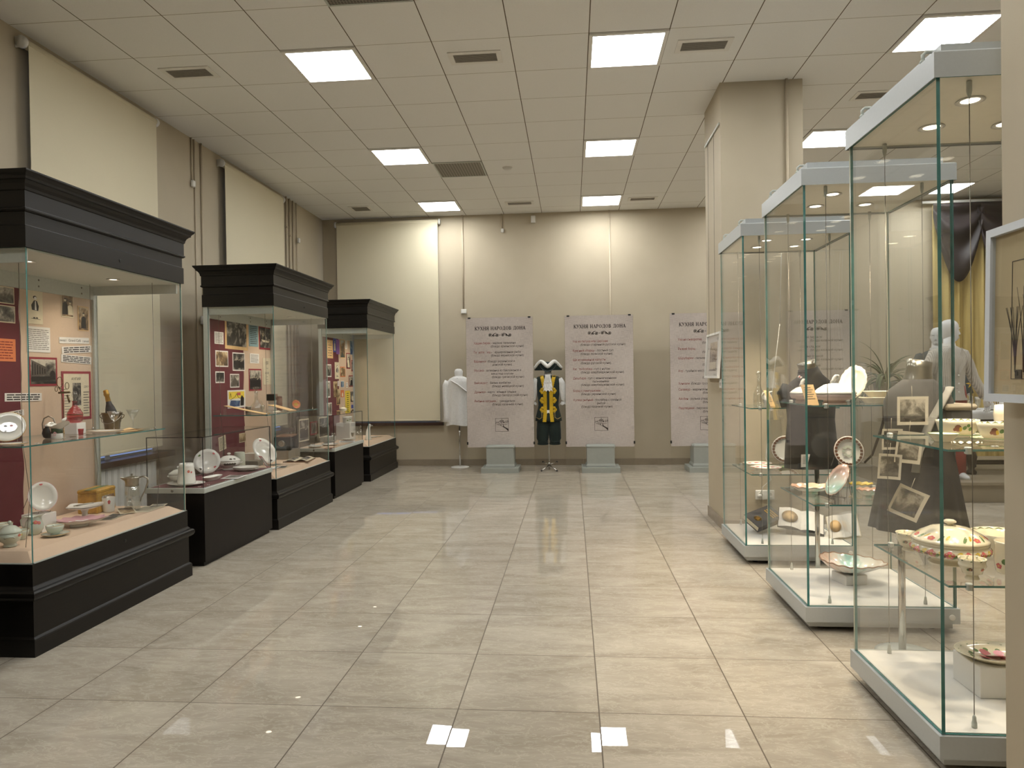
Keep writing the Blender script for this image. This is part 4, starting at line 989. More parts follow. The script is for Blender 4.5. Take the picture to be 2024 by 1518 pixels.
loop(-.02, .335, .034, 0); loop(.03, .31, .022, 1); loop(-.045, .29, .016, 2)
w.tube([(-.03, 0, .3), (.0, 0, .285), (.03, 0, .29)], .0022, 0, 5); w.tube([(-.03, .002, .265), (.045, .002, .268)], .008, 0, 6).tube([(.03, 0, .25), (.045, 0, .2)], .006, 0, 6)
w.build('wire', m_brass, t); MB().lathe([(.03, 0), (.03, .004), (.004, .008), (.003, .03)], 0, 16).build('foot', m_brass, t)
cup('small cranberry shot glass in front of the white block', (-3.03,4.121,1.075), .016, .044, m_redgl, prof=[(.012, 0), (.013, .006), (.014, .03), (.0165, .044)], handle=False, name='shot_glass', cat='glass')
def cutlery(label, p0, p1, mat=None, kind='spoon', name='spoon'):
    a, b = Vector(p0), Vector(p1); d = b-a; L = d.length; t = T(name, label, 'cutlery', p0, math.atan2(d.y, d.x))
    MB().tube([(0, 0, .006), (L*.3, 0, .008), (L*.68, 0, .005)], [.004, .0028, .003], 0, 6, flat=.5).build('handle', mat or m_silver, t)
    if kind == 'spoon': MB().lathe([(.0, .002), (.012, .004), (.018, .009), (.017, .0095), (.0, .0045)], 0, 16, (L*.84, 0, .001), sx=1.5).build('spoon_bowl', mat or m_silver, t)
    else: MB().prism([(L*.66, -.004, .004), (L*.98, -.007, .004), (L, .004, .004), (L*.66, .004, .004)], (0, 0, .002)).build('blade', mat or m_silver, t)
    return t
cutlery('silver sugar tongs leaning across the near shelf by the shot glass', (-2.99,4.053,1.075), (-2.95,4.111,1.075))
cutlery('small silver spoon lying in front of the cream jug', (-2.95,3.859,1.075), (-2.97,3.987,1.075))
plate('large flat white plate in the middle of the near shelf', (-3.02,4.335,1.075), .115, h=.016, sx=1, sy=.8)
flat('handwritten_sheets', 'crumpled tan handwritten sheets at the right end of the near shelf', 'papers', (-2.97,4.566,1.077), .13, .17, .2, border=m_tan, curl=.012, art=flatrows(9, m_sepia))
flat('handwritten_sheet', 'single tan sheet tucked under the crumpled ones on the near shelf', 'paper', (-2.98,4.493,1.075), .12, .14, .7, border=m_tan, curl=.006)
t = T('champagne_bucket', 'dark metal bucket with a bail handle holding a champagne bottle', 'bucket', (-3.2,4.669,1.075), .1)
MB().lathe([(.045, 0), (.047, .003), (.052, .05), (.056, .055), (.056, .06), (.064, .112), (.067, .114), (.067, .118), (.062, .118), (.05, .06), (.042, .01), (0, .008)], 0, 32).build('body', m_brass, t)
for s in (-1, 1): MB().tube([(s*.064, 0, .11), (s*.085, 0, .1), (s*.08, 0, .085), (s*.066, 0, .075)], .003, 0, 6).build('lug', m_brass, t)
MB().tube([(.066*math.cos(PI+PI*k/16), -.066*abs(math.sin(PI*k/16)), .1-.055*math.sin(PI*k/16)) for k in range(17)], .0022, 0, 6).build('bail_handle', m_silver, t)
bt = T('champagne_bottle', 'dark champagne bottle with gold foil leaning in the metal bucket', 'bottle', add3((-3.2,4.669,1.075), (.012, .012, .012)), rot=(.12, -.16, 0))
MB().lathe([(.0, 0), (.034, .001), (.036, .008), (.036, .11), (.03, .14), (.018, .175), (.0145, .20)], 0, 24).build('glass_body', m_black, bt)
MB().lathe([(.0160, .176), (.0162, .20), (.0145, .225), (.019, .232), (.019, .245), (.016, .25), (.018, .262), (.012, .27), (0, .271)], 0, 24).build('foil', m_gold, bt)
MB().lathe([(.0365, .05), (.0365, .1)], 0, 24).build('paper_label', m_aged, bt)
def martini(label, loc):
    t = T('cocktail_glass', label, 'glass', loc, 0, 'stemmed cocktail glasses'); h = .135
    MB().lathe([(.003, .058), (.006, .062), (.022, .086), (.043, .134), (.042, .134), (.02, .088), (0, .066)], 0, 28).build('bowl', m_small, t)
    MB().lathe([(.0035, .004), (.003, .03), (.004, .058)], 0, 12).build('stem', m_small, t); MB().lathe([(.03, 0), (.03, .002), (.004, .006)], 0, 24).build('foot', m_small, t)
martini('cut cocktail glass standing in front of the champagne bucket', (-3.08,4.514,1.075)); martini('cut cocktail glass standing right of the champagne bucket', (-3.1,4.749,1.075))
def tagcard(label, loc, rz=0):
    t = T('number_tag', label, 'number tag', loc, rz); MB().bb(-.01, .01, -.007, .007, 0, .0015).build('card', m_paper, t); MB().bb(-.003, .003, -.004, .004, .0016, .002).build('numeral', m_ink, t)
for lab, p in (('tiny white number tag at the right end of the near shelf', (-2.92,4.683,1.075)), ('tiny white number tag left of the cream jug', (-2.93,3.636,1.075)), ('tiny white number tag beside the large flat plate', (-2.9,4.23,1.075))): tagcard(lab, p)
# ---- nearest showcase, deck (0.52)
block('white display box under the propped crest plate in the near showcase', (-3.2,3.976,0.52), (.13, .12, .105), 0)
standing_plate('white plate with small red crest standing on a white box', add3((-3.2,3.985,0.52), (0, 0, .1055)), .088, PI/2-.35, .2, decor=[(PI/2, .82, .12, 2)], rim=m_pink, back=False)
def jug(label, loc, r, h, mat, rz=0, decor=None):
    t = T('jug', label, 'jug', loc, rz); mb = MB(); mb.dot = 2
    pr = [(r*.55, 0), (r*.6, .004), (r*.95, h*.25), (r, h*.42), (r*.86, h*.66), (r*.62, h*.82), (r*.7, h*.9)]
    mb.lathe(pr+[(r*.66, h*.9), (r*.6, h*.8), (0, h*.4)], 0, 28)
    def lip(u, v): a = u*2*PI; rr = r*.7*(1+.1*v); s = max(0, math.cos(a))**3; return ((rr+r*.45*v*s)*math.cos(a), rr*math.sin(a), h*.9+h*.1*v*(.3+s))
    mb.grid(lip, 28, 4, 0); mb.grid(lambda u, v: tuple(Vector(lip(1-u, v))*.995), 28, 4, 0)
    for d in decor or (): mb.decal(pr, *d)
    mb.build('body', [mat, m_rose, m_yelp, m_leafp, m_plum], t)
    MB().tube([(-r*.6, 0, h*.86), (-r*1.1, 0, h*.92), (-r*1.45, 0, h*.75), (-r*1.4, 0, h*.5), (-r*.95, 0, h*.32)], [.004, .0045, .0045, .004, .004], 0, 8).build('handle', mat, t); return t
jug('pale green cream jug with roses, third vessel on the near deck', (-3.148,3.872,0.521), .048, .115, m_celad, .3, [(-1.0, .075, .03, .022, 1), (-.6, .07, .022, .02, 1), (-1.4, .07, .02, .012, 3, 'leaf')])
tureen('pale green sugar bowl with gilt lid at the left front of the near deck', (-3.051,3.578,0.521), .056, .12, m_celad, rz=-.9, lidh=.38, decor=[(.9, .062, .02, .016, 1), (1.3, .06, .02, .012, 2)], name='sugar_bowl')
cup('pale green cup behind the gilt sugar bowl', (-3.357,3.895,0.521), .045, .06, m_celad, rim=m_gold, rz=2)
cup('pale green cup half hidden between sugar bowl and cream jug', (-3.127,3.744,0.521), .042, .055, m_celad, rim=m_gold, rz=2.2)
plate('pale green gilt saucer on the near deck', (-2.988,3.836,0.521), .072, m_celad, m_gold, h=.014, name='saucer', cat='saucer')
cup('pale green cup sitting on its gilt saucer', add3((-3.001,3.848,0.521), (0, 0, .0075)), .047, .052, m_celad, rz=2.4, rim=m_gold)
def leaf_dish(label, loc, L, W, rz, mats, h=.035, foot=True, name='leaf_dish', bumpy=.07):
    t = T(name, label, 'dish', loc, rz); mb = MB()
    def fn(u, v):
        a = u*2*PI; w = 1+bumpy*math.cos(11*a); r = v
        x = L/2*r*w*math.cos(a)*(1+.12*math.cos(a)); y = W/2*r*w*math.sin(a)
        return (x, y, (h*.35 if foot else .002)+h*.7*r**2.4+.003*math.cos(11*a)*r)
    mb.grid(fn, 66, 8, 0); mb.grid(lambda u, v: tuple(Vector(fn(1-u, v))-Vector((0, 0, .004))), 66, 8, 0)
    n = len(mb.m)//2; mb.m = [1 if (i//66) >= 5 else 0 for i in range(n)]+[0]*n
    mb.build('dish', mats, t)
    if foot: MB().lathe([(.3, 0), (.3, h*.36)], 0, 28, sx=L*.62, sy=W*.62).build('foot', mats[0], t)
    return t
leaf_dish('pink edged leaf shaped dish on the near deck', (-3.035,4.097,0.521), .27, .20, .6, [m_porc, m_pink], .045)
t = T('cake_stand', 'white square topped pedestal dish with metal tongs lying on it', 'cake stand', (-3.1,4.237,0.52), .45)
MB().lathe([(.045, 0), (.046, .004), (.03, .02), (.017, .04), (.016, .06), (.024, .078), (.03, .084)], 0, 28).build('pedestal', m_porc, t)
mb = MB()
def sq(u, v):
    a = u*2*PI; k = (abs(math.cos(a))**5+abs(math.sin(a))**5)**(-1/5.0); r = .098*v*k; return (r*math.cos(a), r*math.sin(a), .083+.028*v**2*(k-.35))
mb.grid(sq, 48, 6, 0); mb.grid(lambda u, v: tuple(Vector(sq(1-u, v))-Vector((0, 0, .004))), 48, 6, 0); mb.build('dish', m_porc, t)
tg = T('sugar_tongs', 'small metal tongs lying on the pedestal dish', 'tongs', add3((-3.1,4.237,0.52), (.0, 0, .1)), .9)
MB().tube([(-.05, .012, .008), (0, .014, .012), (.045, .006, .014), (.052, 0, .014), (.045, -.006, .014), (0, -.014, .012), (-.05, -.012, .008)], .003, 0, 6).build('arms', m_silver, tg); MB().lathe([(0, 0), (.009, .003), (.01, .006)], 0, 12, (-.055, 0, .004)).build('claw', m_silver, tg)
t = T('tea_tin', 'old yellow printed tin box at the back of the near deck', 'tin box', (-3.27,4.592,0.52), .1)
MB().rbox((0, 0, .068), (.135, .225, .136), .006).build('body', m_tin, t); MB().rbox((0, 0, .146), (.14, .23, .028), .008).build('lid', m_tin, t)
MB().bb(.0682, .069, -.06, .09, .03, .11).build('printed_panel', m_colour, t); MB().bb(-.02, .02, -.116, .116, .1603, .161).build('lid_band', m_leafp, t)
cup('white beaker with a small red crest in front of the tin', (-3.169,4.569,0.521), .043, .098, m_porc, prof=[(.033, 0), (.034, .004), (.043, .098)], handle=False, name='beaker', decor=[(-.9, .07, .018, .03, 1)], mats=[m_rose, m_rose, m_leafp, m_plum])
t = T('claret_jug', 'cut glass claret jug with silver lid and handle, tallest on the near deck', 'jug', (-3.03,4.618,0.52), -2.84)
mb = MB().lathe([(.05, 0), (.052, .004), (.049, .06), (.05, .062), (.048, .11), (.042, .172), (.038, .175), (.041, .172), (.044, .1), (.045, .01), (0, .008)], 0, 30, wave=.03, wn=10); mb.build('body', m_small, t)
MB().lathe([(.043, .168), (.042, .19), (.046, .222), (.048, .224)], 0, 28).build('collar', m_silver, t)
l = MB().lathe([(.05, .224), (.05, .228), (.02, .236), (.006, .238), (.006, .244), (.009, .25), (0, .254)], 0, 28).build('lid', m_silver, t)
MB().prism([(.03, -.02, .222), (.075, -.004, .226), (.075, .004, .226), (.03, .02, .222), (.03, .01, .195), (.03, -.01, .195)], (0, 0, .002)).build('spout', m_silver, t)
MB().tube([(-.04, 0, .222), (-.07, 0, .232), (-.098, 0, .218), (-.1, 0, .19), (-.08, 0, .13), (-.056, 0, .085), (-.05, 0, .06)], [.005, .006, .006, .006, .005, .004, .004], 0, 8).build('handle', m_silver, t)
flat('postcard', 'small photograph card propped in front of the beaker', 'postcard', add3((-3.019,4.534,0.521), (0, 0, .012)), .10, .16, .75, m_sepia, m_aged, tilt=.1, curl=.002)
flat('menu_sheet', 'long old photograph lying flat along the near deck edge', 'photograph', (-3.014,4.379,0.521), .10, .21, .15, m_photod, m_aged, curl=.002)
flat('letter', 'pale printed letter lying flat beside the claret jug', 'letter', (-2.95,4.653,0.52), .14, .22, .1, None, m_aged, curl=.003, art=flatrows(11))
flat('photograph', 'old photograph lying flat at the far end of the near deck', 'photograph', (-2.95,4.785,0.52), .10, .13, .3, m_photo, m_aged, curl=.002)
# ---- first desk case
ZD = .598
plate('white oval platter under the jug at the near end of the desk showcase', (-2.994,5.236,0.598), .145, sy=.75, h=.018, rim=m_porc)
t = cup('white jug with a red star mark in the desk showcase', add3((-3.019,5.287,0.598), (0, 0, .009)), .052, .155, m_porc, prof=[(.066, 0), (.068, .004), (.064, .06), (.056, .13), (.052, .155)], name='jug', cat='jug', rz=1.9, decor=[(-2.7, .095, .022, .022, 1), (-2.35, .088, .018, .014, 1, 'leaf')])
MB().prism([(-.03, -.014, .155), (-.072, 0, .165), (-.03, .014, .155), (-.04, 0, .125)], (0, 0, .002)).build('spout', m_porc, t)
tureen('white sugar bowl with lid behind the jug in the desk showcase', (-3.12,5.347,0.598), .072, .115, m_porc, lidh=.4, name='sugar_bowl')
standing_plate('white plate with floral sprays standing in the desk showcase', (-3.137,5.831,0.598), .107, 0.35, .32, decor=[(k*PI/2+.9, .8, .13, (2, 3, 4, 2)[k]) for k in range(4)], wave=.012, wn=12, rim=m_porc)
tureen('white lidded tureen with grey sprays in the desk showcase', (-3.11,6.157,0.598), .098, .135, m_porc, sx=1.0, sy=.8, rz=.6, lidh=.42, decor=[(-1.6+k*.22, .055, .03, .022, 4) for k in range(-2, 3)], lid_decor=[(-1.5, .1, .03, .015, 4), (-1.1, .1, .03, .012, 4)], mats=[m_inkg, m_inkg, m_inkg, m_inkg])
for lab, p, dz in (('lower of two stacked white plates in the desk showcase', (-2.915,6.087,0.598), 0), ('upper of two stacked white plates in the desk showcase', (-2.915,6.087,0.598), .014)): plate(lab, add3(p, (0, 0, dz)), .115, h=.02, rim=m_porc, sy=.85)
def trough(label, loc, L, W, rz):
    t = T('pickle_dish', label, 'dish', loc, rz)
    def fn(u, v): a = u*2*PI; k = (abs(math.cos(a))**3+abs(math.sin(a))**3)**(-1/3.0); return (L/2*(.7+.3*v)*k*math.cos(a), W/2*(.6+.4*v)*k*math.sin(a), .03*v+.002)
    mb = MB().grid(fn, 40, 4, 0); mb.grid(lambda u, v: tuple(Vector(fn(1-u, v))*.985+Vector((0, 0, .001))), 40, 4, 0); mb.poly([fn(k/40, 0) for k in range(40)]); mb.build('dish', m_porc, t)
    MB().tube([tuple(Vector(fn(k/40, 1))) for k in range(41)], .0025, 0, 5, cap=False).build('rim', m_porc, t)
trough('long white oval dish at the front of the desk showcase', (-2.922,5.502,0.598), .21, .085, PI/2-.1)
flat('text_sheet', 'white printed caption sheet lying in the desk showcase', 'paper', (-2.823,5.673,0.598), .15, .21, .1, None, m_paper, curl=.002, art=flatrows(12))
block('grey brown display block at the far end of the desk showcase', (-3,6.432,0.598), (.12, .12, .05), 0, M('grey_brown_card', S(132, 122, 106), 0.7))
for lab, p in (('tiny white number tag beside the long dish', (-2.826,5.259,0.598)), ('tiny white number tag near the corner of the desk showcase', (-2.845,5.159,0.598)), ('tiny white number tag right of the caption sheet', (-2.787,5.472,0.598)), ('tiny white number tag by the stacked plates', (-2.744,5.823,0.598))): tagcard(lab, p)
# ---- second showcase shelf
t = T('paper_scroll', 'long tan paper strip sloping down over an acrylic riser on the second shelf', 'paper strip', (-3.1,6.495,1.075), 0)
a, b = Vector((-3.33,6.513,1.075)), Vector((-2.93,6.528,1.075)); o = Vector(t.location)
def scroll(dz):
    def fn(u, v):
        p = a.lerp(b, u)-o; w = (Vector((b-a).to_tuple()).cross(Vector((0, 0, 1)))).normalized()
        return (p.x+w.x*(v-.5)*.11, p.y+w.y*(v-.5)*.11, .085*(1-u)**1.1+.004+dz)
    return fn
MB().grid(scroll(0), 16, 2, 0).grid(lambda u, v: scroll(-.004)(1-u, v), 16, 2, 0).build('strip', m_tan, t)
MB().pane(-.2, -.196, -.06, .0, 0, .08).build('riser', [m_acr, m_acr], t); t.children[1].location = tuple(a-o+Vector((.22, .04, 0)))
t = T('paper_scroll', 'second tan paper strip sloping down beside the leather flask', 'paper strip', (-3.05,7.241,1.075), 0)
a2, b2 = Vector((-3.25,7.394,1.075)), Vector((-2.94,7.242,1.075)); o2 = Vector(t.location)
def scroll2(dz):
    def fn(u, v):
        p = a2.lerp(b2, u)-o2; w = ((b2-a2).cross(Vector((0, 0, 1)))).normalized(); return (p.x+w.x*(v-.5)*.1, p.y+w.y*(v-.5)*.1, .06*(1-u)+.004+dz)
    return fn
MB().grid(scroll2(0), 12, 2, 0).grid(lambda u, v: scroll2(-.004)(1-u, v), 12, 2, 0).build('strip', m_tan, t)
cup('dented grey tin cup left of the decanter on the second shelf', (-3.22,6.79,1.075), .028, .07, m_silver, prof=[(.027, 0), (.028, .003), (.027, .06), (.029, .07)], handle=False, name='tin_cup')
t = T('decanter', 'round bellied clear glass decanter on the second shelf', 'decanter', (-3.2,6.928,1.075))
MB().lathe([(.045, 0), (.055, .012), (.058, .04), (.05, .075), (.025, .105), (.018, .13), (.018, .205), (.024, .212)], 0, 28, wave=.015, wn=9).build('body', m_small, t)
MB().lathe([(.014, .2), (.016, .215), (.01, .222), (.026, .245), (.02, .262), (0, .266)], 0, 18).build('stopper', m_small, t)
cup('clear liqueur glass in front of the decanter on the second shelf', (-3.06,6.76,1.075), .022, .08, m_small, prof=[(.018, 0), (.018, .003), (.004, .008), (.004, .035), (.016, .05), (.022, .08)], handle=False, name='liqueur_glass', cat='glass')
t = flat('cabinet_photograph', 'old portrait photograph leaning beside the decanter', 'photograph', add3((-3.31,7.313,1.075), (0, 0, .062)), .075, .12, 0, m_sepia, m_aged, curl=.001); t.rotation_euler = (1.25, .1, PI/2+.3)
block('white display block on the second shelf', (-3.28,7.528,1.075), (.085, .085, .105), 0)
t = T('wooden_box', 'small tan wooden box with dark end on top of the white block', 'wooden box', add3((-3.28,7.528,1.075), (0, -.03, .106)), .1)
MB().rbox((0, 0, .035), (.08, .13, .07), .004).build('body', m_leather, t); MB().lathe([(.024, 0), (.024, .002), (.014, .002), (0, .001)], 0, 20, (.041, 0, .035), rot=(0, PI/2, 0)).build('dial', m_brown, t); MB().bb(-.041, .041, -.0665, -.0655, 0, .07).build('end_panel', m_black, t)
t = T('leather_flask', 'cylindrical worn leather flask standing behind the corner of the second showcase', 'flask', (-3.2,7.502,1.075))
MB().lathe([(.028, 0), (.03, .004), (.029, .13), (.024, .138)], 0, 24).build('body', m_leather, t); MB().lathe([(.026, .134), (.026, .148), (.02, .152), (0, .153)], 0, 24).build('cap', m_brown, t)
standing_plate('round orange tin lid propped at the right end of the second shelf', (-3.02,7.482,1.075), .048, .9, .25, m_orange, m_gold, stand=False, decor=[(0, 0, .55, 1)], name='round_tin', cat='tin')
for lab, p, q in (('dark table knife at the right end of the second shelf', (-2.97,7.428,1.075), (-2.95,7.639,1.075)), ('second dark table knife lying further back on the second shelf', (-3.1,7.709,1.075), (-3.08,7.838,1.075)), ('dark handled fork in front of the second white block', (-2.97,6.628,1.075), (-2.95,6.793,1.075))): cutlery(lab, p, q, m_steel, 'knife', 'table_knife')
flat('booklet', 'small yellow wrapped packet in front of the liqueur glass', 'packet', (-2.99,6.719,1.075), .05, .07, .4, None, m_yelp, curl=.006)
flat('handwritten_sheets', 'folded letters under the second tan strip', 'papers', (-2.98,6.998,1.075), .1, .2, .1, None, m_aged, curl=.012, art=flatrows(5))
# ---- second showcase deck
t = T('mug', 'tall white mug with oval handle and ornament on the second deck', 'mug', (-3.3,6.75,0.52), 2.6)
MB().lathe([(.055, 0), (.057, .004), (.05, .17), (.046, .175), (.044, .165), (.048, .01), (0, .01)], 0, 28).build('body', m_celad, t); MB().tube([(.05, 0, .145), (.085, 0, .15), (.1, 0, .11), (.095, 0, .06), (.055, 0, .035)], .006, 0, 8).build('handle', m_silver, t)
block('white display block behind the oval platter on the second deck', (-3.37,7.167,0.52), (.12, .13, .12), 0)
standing_plate('large oval white platter propped up on the second deck', (-3.2,7.083,0.52), .135, .75, .42, sx=.78, sy=1.1, rim=m_celad, decor=[(1.2, .84, .12, 2), (4.6, .84, .12, 4)], roll=.5)
t = flat('cabinet_photograph', 'photograph on a torn red mount leaning against the oval platter', 'photograph', add3((-3.08,6.839,0.52), (0, -.02, .065)), .15, .15, 0, m_photo, m_burgp, bw=.02, curl=.002); t.rotation_euler = (.95, .15, PI/2+.2)
t = T('folding_camera', 'dark folding camera with brown wooden top on a grey block', 'camera', add3((-3.24,7.753,0.52), (0, 0, .1)), .15)
mb = MB()
for k in range(7): mb.box((0, -.12+k*.04, .065), (.15-.006*k, .02, .12-.004*k))
mb.build('bellows', m_black, t); MB().rbox((0, -.15, .075), (.18, .03, .15), .003).build('front_board', m_black, t); MB().rbox((0, .0, .15), (.17, .32, .02), .003).build('wooden_top', m_leather, t)
MB().rbox((0, .15, .075), (.2, .04, .15), .003).build('back_frame', m_black, t); l = MB().lathe([(.035, 0), (.035, .04), (.03, .045), (0, .03)], 0, 20, (0, -.165, .08), rot=(PI/2, 0, 0)).build('lens', m_silver, t)
block('long grey display block under the folding camera', (-3.24,7.753,0.52), (.19, .34, .098), 0, M('grey_card_block', S(150, 140, 124), 0.75))
def album(label, loc, w, d, rz):
    t = T('open_album', label, 'album', loc, rz)
    def pg(s): return lambda u, v: (s*u*w/2, (v-.5)*d, .012+.018*math.sin(PI*min(1, u*1.1))*(1 if s > 0 else .7))
    for s in (-1, 1):
        MB().grid(pg(s), 10, 3, 0).build('page', m_aged, t)
        MB().grid(lambda u, v: tuple(Vector(pg(s)(.2+u*.6, .18+v*.64))+Vector((0, 0, .001))), 6, 2, 0).build('pasted_photograph', m_photod, t)
    MB().rbox((0, 0, .006), (w*1.02, d*1.02, .011), .003).build('cover', m_leather, t)
album('open photograph album on the second deck', (-2.98,7.484,0.52), .26, .34, .12)
flat('photograph', 'dark photographs lying flat left of the open album', 'photograph', (-2.95,6.928,0.52), .12, .18, .2, m_photod, m_aged, curl=.002)
flat('photograph', 'dark photograph lying flat under the oval platter', 'photograph', (-3.089,7.102,0.521), .1, .14, -.2, m_photod, m_aged, curl=.002)
flat('text_sheet', 'white sheet at the near front corner of the second deck', 'paper', (-2.988,6.856,0.521), .07, .16, .0, None, m_paper, curl=.001)
# ---- second desk case
ZD2 = .598
for lab, p, r in (('white plate nearest the front corner of the far desk showcase', (-3.051,8.167,0.598), .085), ('white plate in the middle of the far desk showcase', (-2.962,8.408,0.598), .1), ('white oval plate at the far end of the far desk showcase', (-2.96,9.107,0.598), .075)): plate(lab, p, r, h=.016, rim=m_porc, sy=1.15)
cup('clear tumbler in the far desk showcase', (-3.275,8.898,0.598), .03, .1, m_small, prof=[(.024, 0), (.025, .004), (.031, .1)], handle=False, name='tumbler', cat='glass', seg=16)
cup('clear stemmed glass beside the corner edge of the far desk showcase', (-3.05,8.792,0.598), .026, .12, m_small, prof=[(.024, 0), (.024, .003), (.004, .01), (.004, .06), (.022, .08), (.027, .12)], handle=False, name='stemmed_glass', cat='glass', seg=16)
cup('small metal cup in the far desk showcase', (-3.07,9.649,0.598), .022, .06, m_silver, handle=False, name='metal_cup', seg=16)
flat('napkin', 'folded white napkin on the first plate of the far desk showcase', 'napkin', add3((-3.135,8.294,0.598), (0, 0, .014)), .05, .06, .3, None, m_paper, curl=.01)
flat('photograph', 'dark photograph lying in the far desk showcase', 'photograph', (-3.094,8.746,0.598), .1, .2, .1, m_photod, m_aged, curl=.002)
flat('menu_sheet', 'pale sheets spread over the middle of the far desk showcase', 'papers', (-2.897,8.871,0.598), .2, .24, .3, None, m_paper, curl=.004, art=flatrows(8))
flat('booklet', 'red brown booklet near the front of the far desk showcase', 'booklet', (-2.844,8.037,0.598), .08, .16, .05, m_sepia, m_burgp, curl=.002)
block('grey display block behind the stemmed glass in the far desk showcase', (-3.12,8.859,0.598), (.1, .2, .07), 0, M('pale_grey_block', S(176, 172, 162), 0.7))
# ---- farthest showcase deck
block('large white display block in the farthest showcase', (-3.25,9.907,0.52), (.2, .26, .26), .0)
bz = (-3.25,9.907,0.52)
for lab, dx, dy, dz in (('white cup with a band on the large white block', .03, -.07, .262), ('white cup at the far side of the large white block', .02, .08, .262)):
    cup(lab, (bz[0]+dx, bz[1]+dy, bz[2]+dz), .05, .085, m_porc, prof=[(.045, 0), (.047, .004), (.047, .06), (.05, .063), (.05, .085)], handle=False, decor=[(-.8, .035, .03, .02, 3)], seg=20)
t = T('clear_riser', 'clear acrylic riser standing on the large white block', 'acrylic riser', (bz[0]-.02, bz[1]+.0, bz[2]+.262))
for s in (-1, 1): MB().pane(-.05, .05, s*.13-.002, s*.13+.002, 0, .13).build('leg', [m_acr, m_acr], t)
MB().pane(-.05, .05, -.132, .132, .13, .134).build('top', [m_acr, m_acr], t)
tureen('cream lidded bowl on the clear riser in the farthest showcase', (bz[0]-.02, bz[1]-.05, bz[2]+.398), .055, .09, m_warm, lidh=.35, handles=False, name='sugar_bowl')
for lab, p in (('glass flacon beside the large white block', (-3.12,10.016,0.52)), ('second glass flacon nearer the far side pane', (-3.12,10.189,0.52))):
    t = T('flacon', lab, 'glass', p, 0, 'glass flacons'); MB().lathe([(.03, 0), (.032, .005), (.032, .11), (.014, .13), (.013, .16), (.018, .165)], 0, 16).build('body', m_small, t); MB().lathe([(.012, .16), (.012, .17), (.02, .19), (0, .2)], 0, 12).build('stopper', m_small, t)
t = T('porcelain_figure', 'white porcelain fish shaped bottle at the front of the farthest showcase', 'figurine', (-2.94,9.965,0.52), .3)
MB().loft([(0, 0, 0, .045, .035), (0, 0, .01, .05, .038), (0, 0, .06, .036, .028), (0, 0, .11, .034, .026), (.004, 0, .15, .028, .022), (.012, 0, .18, .02, .016), (.02, 0, .2, .026, .02), (.024, 0, .222, .02, .015), (.024, 0, .235, .006, .005)], 0, 18).build('body', m_porc, t)
MB().lathe([(.008, .0), (.012, .01), (0, .02)], 0, 10, (.05, 0, .205), rot=(0, PI/2, 0)).build('snout', m_porc, t)
flat('booklet', 'tan booklet lying at the far end of the farthest showcase deck', 'booklet', (-2.95,10.536,0.52), (.1), .18, .05, m_sepia, m_tan, curl=.003)
plate('pale flat dish behind the porcelain bottle in the farthest showcase', (-2.99,10.4,0.52), .07, h=.012, rim=m_porc)
